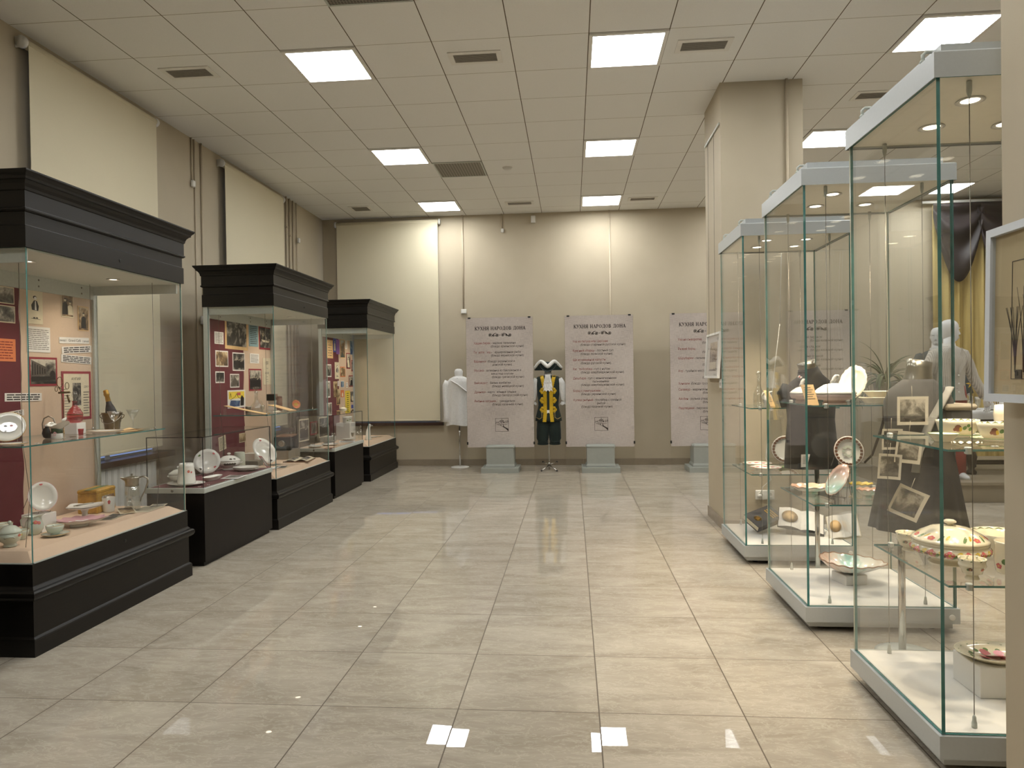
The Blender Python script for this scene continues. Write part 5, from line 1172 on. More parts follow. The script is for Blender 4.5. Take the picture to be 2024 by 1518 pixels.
# ---------------------------------------------------------------- tall glass showcases on the right
m_lining = M('warm_white_lining', S(246, 240, 224), 0.5, var=0.02)
def glass_case(label, x0, y0, shelves):
    t = T('glass_showcase', label, 'glass showcase', (x0, y0, 0), 0, 'tall glass showcases on white bases'); W, D = .77, .765
    b = MB(); b.bb(-.012, W+.012, -.012, D+.012, .056, .136); b.bb(.014, W-.014, .014, D-.014, .024, .056)
    base = b.build('base', m_greyen, t)
    MB().bb(0.012, W-.012, .012, D-.012, .136, .1405).build('base_deck', m_white, base)
    MB().lathe([(.016, 0), (.016, .003), (.012, .004), (0, .004)], 0, 18, (W-.03, -.012, .09), rot=(PI/2, 0, 0)).build('lock', m_plastic, base)
    for xx in (.09, W-.09):
        for yy in (.09, D-.09): MB().lathe([(.02, 0), (.022, .003), (.022, .018), (.012, .025)], 0, 14, (xx, yy, 0)).build('foot', m_black, base)
    g = .0115; zt, zb = 2.4122, .138
    MB().pane(g+.001, W, 0, g, zb, zt).build('front_pane', [m_glass, m_edge], t)
    MB().pane(0, W-g-.001, D-g, D, zb, zt).build('back_pane', [m_glass, m_edgep], t)
    MB().pane(0, g, 0, D-g-.001, zb, zt).build('left_pane', [m_glass, m_edge], t)
    MB().pane(W-g, W, g+.001, D, zb, zt).build('right_pane', [m_glass, m_edge], t)
    c = MB(); prof = [(.012, 2.405), (.012, 2.492), (.006, 2.498), (-.03, 2.499), (-.034, 2.505), (-.034, 2.538)]
    c.sweep_rect(0, W, 0, D, prof, cap=False)
    c.quad((.034, .034, 2.538), (W-.034, .034, 2.538), (W-.034, D-.034, 2.538), (.034, D-.034, 2.538))
    for a, b_, cc, d in ((-.012, .012, -.012, D+.012), (W-.012, W+.012, -.012, D+.012), (.012, W-.012, -.012, .012), (.012, W-.012, D-.012, D+.012)): c.quad((a, d, 2.4126), (b_, d, 2.4126), (b_, cc, 2.4126), (a, cc, 2.4126))
    can = c.build('canopy', m_greyen, t)
    MB().bb(.012, W-.012, .012, D-.012, 2.4128, 2.424).build('inner_ceiling', m_lining, can)
    for yy in (.1, .63): MB().tube([(.006, yy, 2.505), (.004, yy, 2.53), (.016, yy, 2.541), (.05, yy, 2.541)], .0035, 0, 6, flat=2).tube([(.006, yy, 2.512), (-.002, yy, 2.503), (.006, yy, 2.499)], .004, 0, 6, flat=2).build('hanging_hook', m_alu, can)
    for xx in (.24, W-.24):
        for yy in (.24, D-.24):
            MB().lathe([(.047, 0), (.05, -.004), (.036, -.004), (.032, -.0012), (0, -.0014)], 0, 24, (xx, yy, 2.4126), mats=[0, 0, 0, 1, 1]).build('downlight', [m_white, m_spot], t)
            spot(t, (xx, yy, 2.405), 50.0, col=(1, .84, .62), size=1.5, r=.03)
    for z in shelves:
        sh = MB().pane(.065, W-.065, .075, D-.065, z-.008, z).build('glass_shelf', [m_glass, m_edge], t)
        for xx in (.135, W-.135):
            for yy in (.055, D-.05): MB().rbox((xx, yy+(.02 if yy < .3 else -.02), z-.004), (.02, .022, .026), .003).build('shelf_clip', m_alu, sh)
    for xx in (.135, W-.135):
        for yy in (.05, D-.045):
            MB().cyl((xx, yy, .15), (xx, yy, 2.40), .0015, 0, 6).lathe([(.009, .1415), (.009, .158), (.0065, .166), (.006, .178), (.002, .186)], 1, 12, (xx, yy, 0)).lathe([(.002, 2.35), (.006, 2.362), (.009, 2.376), (.009, 2.41)], 1, 12, (xx, yy, 0)).build('hanging_cable', [m_steel, m_alu], t)
    return t
AX, AY, BX, BY, CX, CY = 1.262, 2.556, 1.250, 3.925, 1.252, 5.298
glass_case('nearest tall glass showcase with cream floral tableware, beside the near pillar', AX, AY, (1.12, .635))
glass_case('middle tall glass showcase with shell shaped dishes and a lidded tureen', BX, BY, (1.22, .674))
glass_case('farthest tall glass showcase with old books, in front of the far pillar', CX, CY, (1.143, .65))
# ---- nearest showcase: floral ware
WV = [(k*PI/9, ) for k in range(18)]
def bowl(label, loc, r, h, sx, sy, rz, flow):
    t = T('serving_bowl', label, 'bowl', loc, rz); mb = MB(); mb.dot = 3
    pr = [(r*.62, 0), (r*.68, .003), (r*.86, h*.3), (r*.95, h*.75), (r, h)]
    mb.lathe(pr+[(r*.965, h), (r*.9, h*.6), (r*.6, h*.15), (0, h*.12)], 0, 40, sx=sx, sy=sy)
    for a in flow:
        mb.decal(pr, a, h*.5, .03, .03, 4, 'oval', sx=sx, sy=sy, up=.0010); mb.decal(pr, a+.12, h*.44, .012, .02, 2, 'oval', sx=sx, sy=sy, up=.0016)
        mb.decal(pr, a+.32, h*.52, .02, .016, 3, 'leaf', sx=sx, sy=sy); mb.decal(pr, a+.5, h*.66, .016, .014, 3, 'oval', sx=sx, sy=sy); mb.decal(pr, a+.62, h*.44, .018, .016, 3, 'leaf', sx=sx, sy=sy); mb.decal(pr, a-.16, h*.42, .016, .014, 4, 'leaf', sx=sx, sy=sy)
    mb.build('body', [m_warm, m_rose, m_yelp, m_leafp, m_plum], t)
    MB().tube([(r*.955*sx*math.cos(2*PI*k/72), r*.955*sy*math.sin(2*PI*k/72), h*.93+.004*math.cos(k*PI/2.0)) for k in range(73)], .0012, 0, 4, cap=False).build('wavy_line', m_leafp, t); return t
zA = 1.1205
p = (1.615,3.12,1.121)
plate('cream oval plate under the first floral bowl on the nearest top shelf', p, .10, m_warm, m_leafp, h=.012, sy=.8)
bowl('cream bowl with painted fruit, left of two on the nearest top shelf', add3(p, (0, 0, .0075)), .086, .065, 1, .72, 0, (-1.9, 1.2))
p = (1.676,2.93,1.121)
plate('cream oval plate under the second floral bowl on the nearest top shelf', p, .105, m_warm, m_leafp, h=.012, sy=.8)
bowl('cream bowl with painted fruit beside the near pillar on the top shelf', add3(p, (0, 0, .0075)), .085, .065, 1, .72, 0, (-2.2, 1.0))
plate('small shallow cream dish at the left front of the nearest top shelf', (1.463,2.93,1.121), .055, m_warm, m_leafp, h=.03)
leaf_dish('cream leaf shaped spoon rest at the front of the nearest top shelf', (1.454,2.76,1.121), .10, .05, -.2, [m_warm, m_warm], .014, False, 'spoon_rest', .02)
t = cup('tall cream vase with painted fruit, half hidden by the picture frame', (1.837,3.19,1.121), .036, .13, m_warm, prof=[(.03, 0), (.032, .004), (.030, .03), (.036, .09), (.03, .13)], handle=False, name='vase', cat='vase', decor=[(-2.6+k*.5, .03+.022*(k % 4), .026, .024, (3, 4, 3, 1)[k % 4], 'oval') for k in range(9)])
tagcard('tiny white number tag at the front of the nearest top shelf', (1.537,2.72,1.121))
zM = .6355
fp = [(.24, 0), (.25, .004)]
def egg(label, loc, r, h, name='footed_cup'):
    pr = [(r*.5, 0), (r*.52, .003), (r*.42, .012), (r*.46, h*.26), (r*.85, h*.5), (r*.97, h*.66), (r*1.0, h*.68), (r*.96, h*.72), (r*.94, h*.9), (r, h)]
    return cup(label, loc, r, h, m_warm, prof=pr, handle=False, name=name, decor=[(-2.2, h*.55, .018, .014, 4), (-1.2, h*.55, .016, .012, 1), (.5, h*.55, .018, .014, 4), (-2.35, h*.54, .016, .01, 3, 'leaf')]+[(k*.7, h*.965, .012, .004, 3, 'leaf') for k in range(9)], rim=m_warm)
egg('cream footed cup standing left of the big floral tureen', (1.425,3.15,0.635), .049, .075)
egg('cream footed cup standing in front of the big floral tureen', (1.455,2.72,0.635), .046, .075)
th = .155; tr = .145
flow = []
for k in range(14):
    a = k*2*PI/14
    flow += [(a, .056, .036, .032, 1), (a+.12, .05, .03, .014, 3, 'leaf'), (a+.22, .06, .034, .016, 2, 'leaf'), (a+.3, .05, .018, .016, 4, 'oval')]
tp = [(.075, 0), (.078, .005), (.066, .012), (.07, .02), (.115, .036), (.14, .05), (.143, .062), (.132, .076), (.128, .08), (.136, .083), (.134, .09)]
lf = []
for k in range(9):
    a = k*2*PI/9; lf += [(a, .112, .034, .014, 1), (a+.3, .114, .03, .01, 3, 'leaf'), (a+.5, .118, .022, .009, 2, 'leaf')]
tureen('large cream lidded tureen with painted roses on the nearest middle shelf', (1.494,2.95,0.635), .136, th, m_warm, rz=.2, lidh=.42, decor=flow, lid_decor=lf, handles=False, prof=tp)
p = (1.783,3.12,0.635)
bowl('cream open bowl with green garland behind the big tureen', p, .112, .085, 1, 1, .4, (-2.4, -1.2, .2))
cup('cream storage jar with painted roses, cut by the near pillar', (1.638,2.8,0.635), .055, .12, m_warm, prof=[(.045, 0), (.05, .006), (.056, .05), (.052, .11), (.055, .12)], handle=False, name='storage_jar', cat='jar', decor=[(-2.9+k*.45, .03+.02*(k % 4), .026, .022, (1, 3, 4, 3)[k % 4], 'flower' if k % 2 == 0 else 'leaf') for k in range(12)])
pA, pB = Vector((1.539,3.023,0.141)), Vector((1.543,2.836,0.141)); ang = math.atan2((pB-pA).y, (pB-pA).x)
q = Vector((math.cos(ang+PI/2), math.sin(ang+PI/2), 0)); w1 = (pB-pA).length
cb = (pA+pB)/2+q*.11
block('tall white block under the fruit plate on the floor of the nearest showcase', tuple(cb), (w1, .22, .118), ang)
dec = [(0, 0, .34, 2), (.9, .25, .2, 2), (2.4, .3, .18, 2), (3.6, .3, .2, 2), (5.0, .32, .18, 2)]+[(k*.52, .58, .09, 3) for k in range(12)]+[(k*.35+.1, .9, .05, 3) for k in range(18)]
plate('cream oval dish painted with fruit, on the tall white block', tuple(cb+Vector((.0, .0, .1195))), .145, m_warm, m_warm, sx=.78, sy=1.0, rz=ang, h=.028, decor=dec)
# ---- middle showcase
zB = 1.2205
t = tureen('pink and white ribbed tureen with curled knob on the middle top shelf', (1.494,4.177,1.22), .118, .125, m_porc, sx=1, sy=.72, lidh=.55, knob='curl', ribs=.012, handles=False, mats=[m_rose, m_yelp, m_leafp, m_plum])
t.children[0].data.materials[0] = m_pinkw = M('pale_pink_glaze', S(232, 206, 196), 0.14, var=0.05, coat=0.4)
t = tureen('smaller pink tureen with curled knob behind the leaning tan card', (1.411,4.48,1.22), .075, .1, m_porc, sx=1, sy=.75, lidh=.5, knob='curl', ribs=.012, handles=False); t.children[0].data.materials[0] = m_pinkw
def leaning_card(label, loc, w, h, lean, rz, mat, art=None, cat='caption card'):
    t = T('caption_card', label, cat, loc, rot=(-lean, 0, rz)); MB().bb(-w/2, w/2, -.001, .001, 0, h).build('card', mat, t)
    mb = MB()
    for k in range(6): mb.bb(-w*.34, w*(.34 if k % 2 else .2), -.0017, -.0011, h*(.84-.11*k), h*(.865-.11*k))
    mb.build('lettering', m_inkg, t); return t
leaning_card('tan caption card leaning between two tureens on the middle top shelf', (1.333,4.06,1.22), .09, .12, .35, .45, m_tan)
standing_plate('cream fan shaped plate propped on the middle top shelf', (1.684,4.38,1.22), .105, -.75, .45, mat=m_warm, rim=m_warm, sx=.75, sy=1.05, wave=.03, wn=16)
for lab, p, dz in (('lower of two cream rectangular dishes on the middle top shelf', (1.728,4.15,1.22), 0), ('upper of two cream rectangular dishes on the middle top shelf', (1.758,4.17,1.22), .034)):
    t = T('serving_dish', lab, 'dish', add3(p, (0, 0, dz))); mb = MB()
    def fn(u, v): a = u*2*PI; k = (abs(math.cos(a))**4+abs(math.sin(a))**4)**(-.25); return (.1*(.7+.3*v)*k*math.cos(a), .065*(.65+.35*v)*k*math.sin(a), .032*v+.002)
    mb.grid(fn, 40, 4, 0); mb.grid(lambda u, v: tuple(Vector(fn(1-u, v))*.98+Vector((0, 0, .0015))), 40, 4, 0); mb.poly([fn(k/40, 0) for k in range(40)]); mb.build('dish', m_warm, t)
    MB().tube([tuple(Vector(fn(k/40, 1))) for k in range(41)], .003, 0, 5, cap=False).build('rim', m_warm, t)
def glaze(name, axis, stops, k0, k1):
    k = N(name); v = k.obj(); sep = k.n('SeparateXYZ'); k.l(v, sep.inputs[0])
    f = k.math('ADD', k.math('MULTIPLY_ADD', sep.outputs[axis], k1, k0), k.math('MULTIPLY_ADD', k.noise(v, 22, 4), .5, -.25))
    k.bsdf(k.ramp(f, stops), 0.12, coat=0.4); return k.m
PA = [(0.1, S(240, 208, 184)), (0.35, S(244, 236, 218)), (0.55, S(176, 216, 200)), (0.75, S(240, 240, 226)), (0.95, S(236, 204, 186))]
m_aqua = glaze('pink_and_aqua_glaze', 0, PA, .5, 3.2)
m_aquaz = glaze('pink_and_aqua_leaf_glaze', 2, [(0.05, S(244, 238, 224)), (0.3, S(178, 212, 200)), (0.5, S(226, 232, 222)), (0.75, S(226, 196, 182)), (1.0, S(206, 172, 156))], 0, 5.0)
m_shellp = M('coral_glaze', S(236, 190, 160), 0.14, var=0.12, scale=8, coat=0.4)
leaf_dish('large oval pink and aqua platter on the middle lower shelf', (1.418,4.38,0.674), .25, .2, .1, [m_aqua, m_shellp], .045, True, 'platter', .012)
standing_plate('long pink and aqua leaf dish standing in a wire easel on the middle lower shelf', (1.524,4.218,0.674), .10, -.55, .55, mat=m_aquaz, rim=m_shellp, sx=.5, sy=1.05, wave=.02, wn=14, name='leaf_dish', cat='dish', roll=-.35)
leaf_dish('yellow and pink scalloped dish at the back of the middle lower shelf', (1.755,4.5,0.674), .15, .12, .3, [m_warm, m_yelp], .04, True, 'scalloped_dish', .05)
leaf_dish('small pink footed dish at the right of the middle lower shelf', (1.685,4.22,0.674), .14, .11, .2, [m_aqua, m_shellp], .05, True, 'footed_dish', .02)
p = (1.643,4.383,0.141)
block('low white block under the shell dish on the floor of the middle showcase', p, (.14, .14, .055), .25)
m_shell = glaze('coral_aqua_shell_glaze', 0, [(0.0, S(240, 200, 176)), (0.25, S(244, 218, 198)), (0.42, S(236, 240, 232)), (0.55, S(168, 214, 206)), (0.7, S(236, 238, 230)), (1.0, S(214, 206, 194))], .5, 2.6)
def shell():
    t = T('shell_dish', 'large shell shaped dish in coral, aqua and white on a low white block', 'dish', add3(p, (.005, .0, .057)), -.12); mb = MB()
    def fn(u, v):
        a = u*2*PI; ca, sa = math.cos(a), math.sin(a); rib = 1+.018*math.cos(16*a)*v*max(0, ca+.2)
        L = .185 if ca > 0 else .17; pt = 1+.10*max(0, ca)**6
        return (L*v*ca*rib*pt, .125*v*sa*rib*(1-.22*ca), .006+.055*v**2.3+(.022*v**3*max(0, -ca))+.022*v**3*max(0, sa)+.003*math.cos(16*a)*v)
    mb.grid(fn, 96, 10, 0); mb.grid(lambda u, v: tuple(Vector(fn(1-u, v))-Vector((0, 0, .006))), 96, 10, 0); mb.build('dish', m_shell, t)
    MB().tube([tuple(Vector(fn(k/96, 1))-Vector((0, 0, .003))) for k in range(97)], .0036, 0, 6, cap=False).build('rim', M('brown_rim_line', S(170, 130, 104), 0.2), t)
shell()
# ---- farthest showcase
t = T('decanter', 'engraved clear decanter with ball stopper on the farthest top shelf', 'decanter', (1.45,5.652,1.143))
MB().lathe([(.036, 0), (.04, .004), (.043, .06), (.04, .1), (.022, .14), (.013, .165), (.012, .225), (.018, .228)], 0, 24, wave=.02, wn=8).build('body', m_small, t); MB().lathe([(.008, .22), (.009, .235), (.02, .25), (.018, .268), (0, .276)], 0, 16).build('stopper', m_small, t)
leaning_card('small tan caption card leaning on the farthest top shelf', (1.543,5.6,1.143), .055, .14, .5, .6, m_tan)
t = T('cruet', 'small brass figured cruet on the farthest top shelf', 'cruet', (1.708,5.8,1.143))
MB().lathe([(.022, 0), (.026, .005), (.01, .02), (.014, .04), (.03, .06), (.03, .075), (.012, .09), (.008, .12)], 0, 16, wave=.12, wn=5).build('body', m_brass, t)
for s in (-1, 1): MB().tube([(0, 0, .09), (s*.03, 0, .12), (s*.045, 0, .1), (s*.04, 0, .07)], .006, 0, 6).build('arm', m_gold, t)
MB().loft([(0, 0, .12, .008, .008), (0, 0, .14, .013, .01), (0, 0, .16, .009, .008), (0, 0, .18, .003, .003)], 0, 10).build('finial', m_brass, t)
jug('small pale painted jug behind the decanter on the farthest top shelf', (1.577,5.88,1.143), .04, .11, m_porc, .5, [(-1.6, .05, .02, .016, 3)])
redd = [(k*.7, .86, .2, 2) for k in range(9)]
plate('white plate with red painted petals at the left of the farthest middle shelf', (1.489,5.87,0.65), .115, decor=redd, h=.024)
plate('second white plate with red painted petals, nearer the front', (1.49,5.62,0.65), .115, decor=redd, h=.024)
standing_plate('plate with brown border standing behind the red petal plates', (1.735,5.95,0.65), .115, -.15, .25, rim=m_brown, decor=[(k*2*PI/24, .86, .13, 1) for k in range(24)])
p = (1.685,4.52,0.674)
t = T('clear_riser', 'clear acrylic riser under the brown bordered star plate', 'acrylic riser', p)
for q in (-1, 1): MB().bb(q*.05-.0015, q*.05+.0015, -.05, .05, 0, .128).build('leg', m_acr, t)
MB().bb(-.052, .052, -.05, .05, .128, .131).build('top', m_acr, t)
standing_plate('brown bordered star plate standing on a clear riser in the middle showcase', add3(p, (0, 0, .1325)), .095, .1, .2, rim=m_brown, decor=[(k*2*PI/24, .86, .13, 1) for k in range(24)]+[(k*.785, .3, .13, 5) for k in range(8)])
leaf_dish('small green leaf dish right of the red petal plates', (1.649,5.72,0.65), .1, .06, .4, [m_leafp, m_leafp], .016, False)
leaning_card('small white caption card on the front of the black dress', (1.553,4.872,0.769), .075, .085, -.05, .28, m_paper)
def book(label, loc, w, d, h, rot, mat, emb=None):
    t = T('book', label, 'book', loc, rot=rot); c = MB(); c.rbox((0, 0, h-.003), (w, d, .006), .002).rbox((0, 0, .003), (w, d, .006), .002).rbox((-w/2+.003, 0, h/2), (.006, d, h), .002); c.build('cover', mat, t)
    MB().bb(-w/2+.006, w/2-.005, -d/2+.005, d/2-.005, .006, h-.006).build('pages', m_aged, t)
    if emb:
        mb = MB()
        for k in range(3): mb.bb(-w*.3, w*.3, -d*.36+k*.022, -d*.36+k*.022+.011, h, h+.0006)
        mb.lathe([(.0, h+.0006), (.03, h+.0006)], 0, 16, (0, d*.25, 0)); mb.build('gilt_lettering', m_gold, t)
    return t
book('thick dark book with gilt title lying propped in the farthest showcase', add3((1.5,5.767,0.141), (0, 0, .085)), .17, .28, .05, (-.22, -.5, 2.21), m_boardb, True)
t = T('book_rest', 'clear acrylic rest holding up the thick dark book', 'book rest', add3((1.5,5.767,0.141), (.03, 0, 0)), .42); MB().prism([(-.1, -.06, 0), (.12, -.06, 0), (.12, -.06, .1)], (0, .12, 0)).build('wedge', [m_acr], t)
t = T('open_book', 'open picture book with dark cover on an acrylic rest in the farthest showcase', 'open book', add3((1.779,5.72,0.141), (0, 0, .09)), rot=(.5, .15, -.25))
MB().rbox((0, 0, 0), (.34, .24, .012), .004).build('cover', m_boardb, t)
for s in (-1, 1):
    f = lambda u, v, s=s: (s*u*.165, (v-.5)*.23, .008+.018*math.sin(PI*min(1, u*1.05)))
    MB().grid(f, 10, 3, 0).build('page', m_paper, t)
MB().lathe([(0, .03), (.06, .029)], 0, 24, (-.085, .0, 0), sx=1, sy=1.2).build('colour_plate', m_tan, t)
t = T('book_rest', 'clear acrylic rest under the open picture book', 'book rest', (1.793,5.74,0.141), -.25); MB().prism([(-.12, -.1, 0), (-.12, .1, 0), (-.12, .1, .1)], (.24, 0, 0)).build('wedge', [m_acr], t)
t = T('open_book', 'pale open book with a yellow medallion at the right of the farthest showcase', 'open book', add3((2.039,5.5,0.141), (0, .05, .085)), rot=(.9, -.2, -.35))
MB().rbox((0, 0, 0), (.22, .2, .01), .003).build('cover', m_aged, t)
for s in (-1, 1): MB().grid(lambda u, v, s=s: (s*u*.105, (v-.5)*.19, .007+.014*math.sin(PI*min(1, u*1.05))), 10, 3, 0).build('page', m_paper, t)
MB().lathe([(0, .024), (.05, .023)], 0, 24, (-.052, 0, 0), sx=.8, sy=1).build('colour_plate', m_tan, t)
# cord from the canopy of the farthest showcase to the socket
t = T('power_cord', 'white power cord hanging behind the farthest showcase to the socket', 'cord', (0, 0, 0))
MB().tube([(1.771,6.2,1.82), (1.735,6.22,1.476), (1.706,6.25,1.172), (1.691,6.3,0.906), (1.679,6.33,0.661), (1.712,6.3,0.475), (1.651,6.33,0.408), (1.634,6.37,0.322)], .004, 0, 8).tube([(1.772,6.12,2.537), (1.771,6.2,1.82)], .004, 0, 8).build('cable', m_plastic, t)
MB().cyl((1.629,6.35,0.325), (1.639,6.39,0.318), .017, 0, 14).build('plug', m_plastic, t)
# ---------------------------------------------------------------- menu banners on plaster pedestals
def scroll_orn(parent, cx, z, w):
    mb = MB()
    def spiral(x0, z0, r, s, dirn):
        pts = []
        for k in range(20):
            a = k/19*1.7*2*PI; rr = r*(1-k/19*.78); pts.append((x0+dirn*rr*math.cos(a+PI), 0, z0+s*rr*math.sin(a+PI)))
        mb.tube(pts, .0032, 0, 5)
    for d in (-1, 1):
        spiral(cx+d*w*.41, z, .026, d, d); spiral(cx+d*w*.12, z, .026, -d, -d)
        mb.tube([(cx+d*(w*.41-.02), 0, z-.026), (cx+d*w*.33, 0, z-.012), (cx+d*w*.27, 0, z+.012), (cx+d*w*.2, 0, z+.026), (cx+d*w*.14, 0, z+.03)], [.002, .004, .005, .004, .002], 0, 5)
        spiral(cx+d*w*.27, z-.004, .016, -d, d)
        for q in (.41, .12): mb.lathe([(0, 0), (.007, 0)], 0, 10, (cx+d*w*q, -.0036, z), rot=(PI/2, 0, 0))
    mb.lathe([(0, 0), (.006, 0)], 0, 10, (cx, -.0036, z), rot=(PI/2, 0, 0)); return mb.build('ornament', m_ink, parent)
def banner(label, x, menu, mir=None):
    t = T('banner_stand', label, 'banner', (x, 10.44, 0), 0, 'menu banners along the back wall'); W, Z0, Z1 = .995, .357, 2.287
    p = MB(); yb = .02
    p.bb(-.275, .275, -.22, .24, 0, .073); p.bb(-.215, .215, -.165, .19, .073, .098)
    p.add([(-.215+a, -.165+a, z) for a, z in ((0, .098),)]+[(.215, -.165, .098), (.215, .19, .098), (-.215, .19, .098), (-.2, -.15, .125), (.2, -.15, .125), (.2, .175, .125), (-.2, .175, .125)], [(0, 1, 5, 4), (1, 2, 6, 5), (2, 3, 7, 6), (3, 0, 4, 7)])
    p.bb(-.2, .2, -.15, .175, .12, .365); p.rbox((0, .0125, .372), (.425, .345, .05), .018); p.build('pedestal', m_ped, t)
    MB().bb(-W/2-.01, W/2+.01, .012, .017, .372, Z1+.003).build('acrylic_panel', m_acr, t)
    for q in (-1, 1): MB().bb(min(q*.222, q*(W/2+.004)), max(q*.222, q*(W/2+.004)), .012, .017, .002, .372).build('acrylic_leg', m_acr, t)
    MB().bb(-W/2, W/2, .0, .004, Z0, Z1).build('printed_sheet', m_linen, t)
    for xx, z, w_, h_ in ((-W/2+.05, Z1-.004, .04, .022), (W/2-.05, Z1-.004, .04, .022), (-W/2, Z0+.06, .022, .04), (W/2, Z0+.06, .022, .04)): MB().bb(xx-w_/2, xx+w_/2, -.004, .02, z-h_/2, z+h_/2).build('clip', m_black, t)
    serif_title('КУХНЯ НАРОДОВ ДОНА', .76, t, (-.365, -.0016, Z1-.185), (1, 0, 0), (0, 0, 1))
    o = scroll_orn(t, .01, Z1-.262, .36); o.location = (0, -.0005, 0)
    L = []
    for y, parts in menu:
        for tx, xx, m, al in parts: L.append((tx, xx, y, .047, m, al))
    text_mesh('menu_text', L, [m_inkb, m_red], t, (0, -.0014, Z1), (1, 0, 0), (0, 0, 1), sx=.84)
    e = MB(); ex, ez, s = .02, .69, .197   # emblem: square outline, hillside, signpost lettering
    x0, x1, z0, z1 = ex-s/2, ex+s/2, ez-s/2, ez+s/2; k = .004
    for a, b, cc, d in ((x0, x1, z1-k, z1), (x0, x1, z0, z0+k), (x0, x0+k, z0, z1), (x1-k, x1, z0, z1)): e.bb(a, b, -.0022, -.001, cc, d)
    def E(*q): e.poly([(x0+u*s, -.0022, z0+v*s) for u, v in q])
    E((.16, .52), (.3, .48), (.55, .36), (.8, .2), (.98, .02), (.98, .2), (.72, .34), (.66, .38), (.62, .52), (.58, .52), (.6, .38), (.46, .42), (.44, .52), (.4, .52), (.4, .44), (.3, .5))
    E((.1, .515), (.9, .525), (.9, .55), (.1, .54)); E((.3, .78), (.7, .78), (.6, .83), (.4, .83)); E((.47, .89), (.53, .89), (.53, .94), (.47, .94))
    e.build('emblem', m_inkb, t)
    text_mesh('emblem_lettering', [('НОВЫЙ', 0, .0, .05, 0, 'CENTER')], [m_inkb], t, (ex, -.0023, ez+.022), (1, 0, .06), (0.18, 0, 1))
    return t
m_inkb = M('brown_black_ink', S(58, 48, 42), 0.7, var=0.1)
def menu(items):
    out = []; y = -.395
    for red, dark, cont in items:
        row = [(red, -.385, 1, 'LEFT')]
        if dark: row.append((dark, None, 0, 'LEFT'))
        out.append((y, row))
        for (c, xx) in cont: y -= .049; out.append((y, [(c, xx, 0, 'LEFT')]))
        y -= .0865
    return out
B1 = [('Хашик-берек', '- мелкие пельмени', [('(блюдо армянской кухни)', -.13)]), ('Гефилте фиш', '- фаршированная рыба', [('(блюдо еврейской кухни)', -.13)]), ('Вареники', ' (блюдо украинской и', [('донской кухни)', -.11)]),
      ('Мусака', '- запеканка из баклажанов и', [('мяса под соусом', -.13), ('(блюдо греческой кухни)', -.12)]), ('Вайсвурст', '- белые колбаски', [('(блюдо немецкой кухни)', -.12)]), ('Драники', '- картофельные оладьи', [('(блюдо белорусской кухни)', -.12)]), ('Рыбные катушки', '- фрикадельки', [('(блюдо казачьей кухни)', -.12)])]
B2 = [('Уха из петуха или Царская', '', [('(блюдо старинной русской кухни)', -.27)]), ('Красный «борщ»', '- постный суп', [('(блюдо польской кухни)', -.27)]), ('Щи из квашеной капусты', '', [('(блюдо русской кухни)', -.27)]), ('Кюфта-бозбаш', '- суп с нутом', [('(блюдо азербайджанской кухни)', -.27)]),
      ('Дюшбара', '- суп с миниатюрными', [('пельменями', -.1), ('(блюдо азербайджанской кухни)', -.27)]), ('Борщ с пампушками', '', [('(блюдо украинской кухни)', -.27)]), ('Кулеш рыбный', '- похлёбка с солёной', [('рыбой', -.04), ('(блюдо казачьей кухни)', -.27)])]
B3 = [('Уха на сыворотке', '', [('(блюдо русской кухни)', -.04)]), ('Рыжий борщ', '', [('(блюдо польской кухни)', -.04)]), ('Шурубарки', '- пельмени', [('', 0), ('(блюдо донской кухни)', -.04)]), ('Азу', '- тушёное мясо с', [('овощами', .06), ('(блюдо татарской кухни)', -.04)]), ('Хинкали', ' (блюдо грузинской кухни)', []), ('Саламур', '- маринованная рыба', [('(блюдо украинской кухни)', -.04)]), ('Айсбан', '- рулька отварная', [('(блюдо немецкой кухни)', -.04)]), ('Паштешики', '- пирожки', [('(блюдо польской кухни)', -.04)])]
B4 = [('Пирог', '- постный пирожок', [('(блюдо казачьей кухни)', -.06)]), ('Каша', '- пшённая сладкая', [('(блюдо казачьей кухни)', -.06)]), ('Нардек', '- варенье сладкое', [('(блюдо казачьей кухни)', -.06)]), ('Взвар', '- напиток сладкий', [('(блюдо казачьей кухни)', -.06)])]
banner('leftmost menu banner, between the white shirt and the pirate style costume', -1.068, menu(B1))
banner('menu banner right of the costume, the whole of it in view', .400, menu(B2))
banner('menu banner partly hidden by the far pillar, its left half in view', 1.925, menu(B3))
banner('menu banner seen only through the glass showcases right of the far pillar', 3.46, menu(B4))

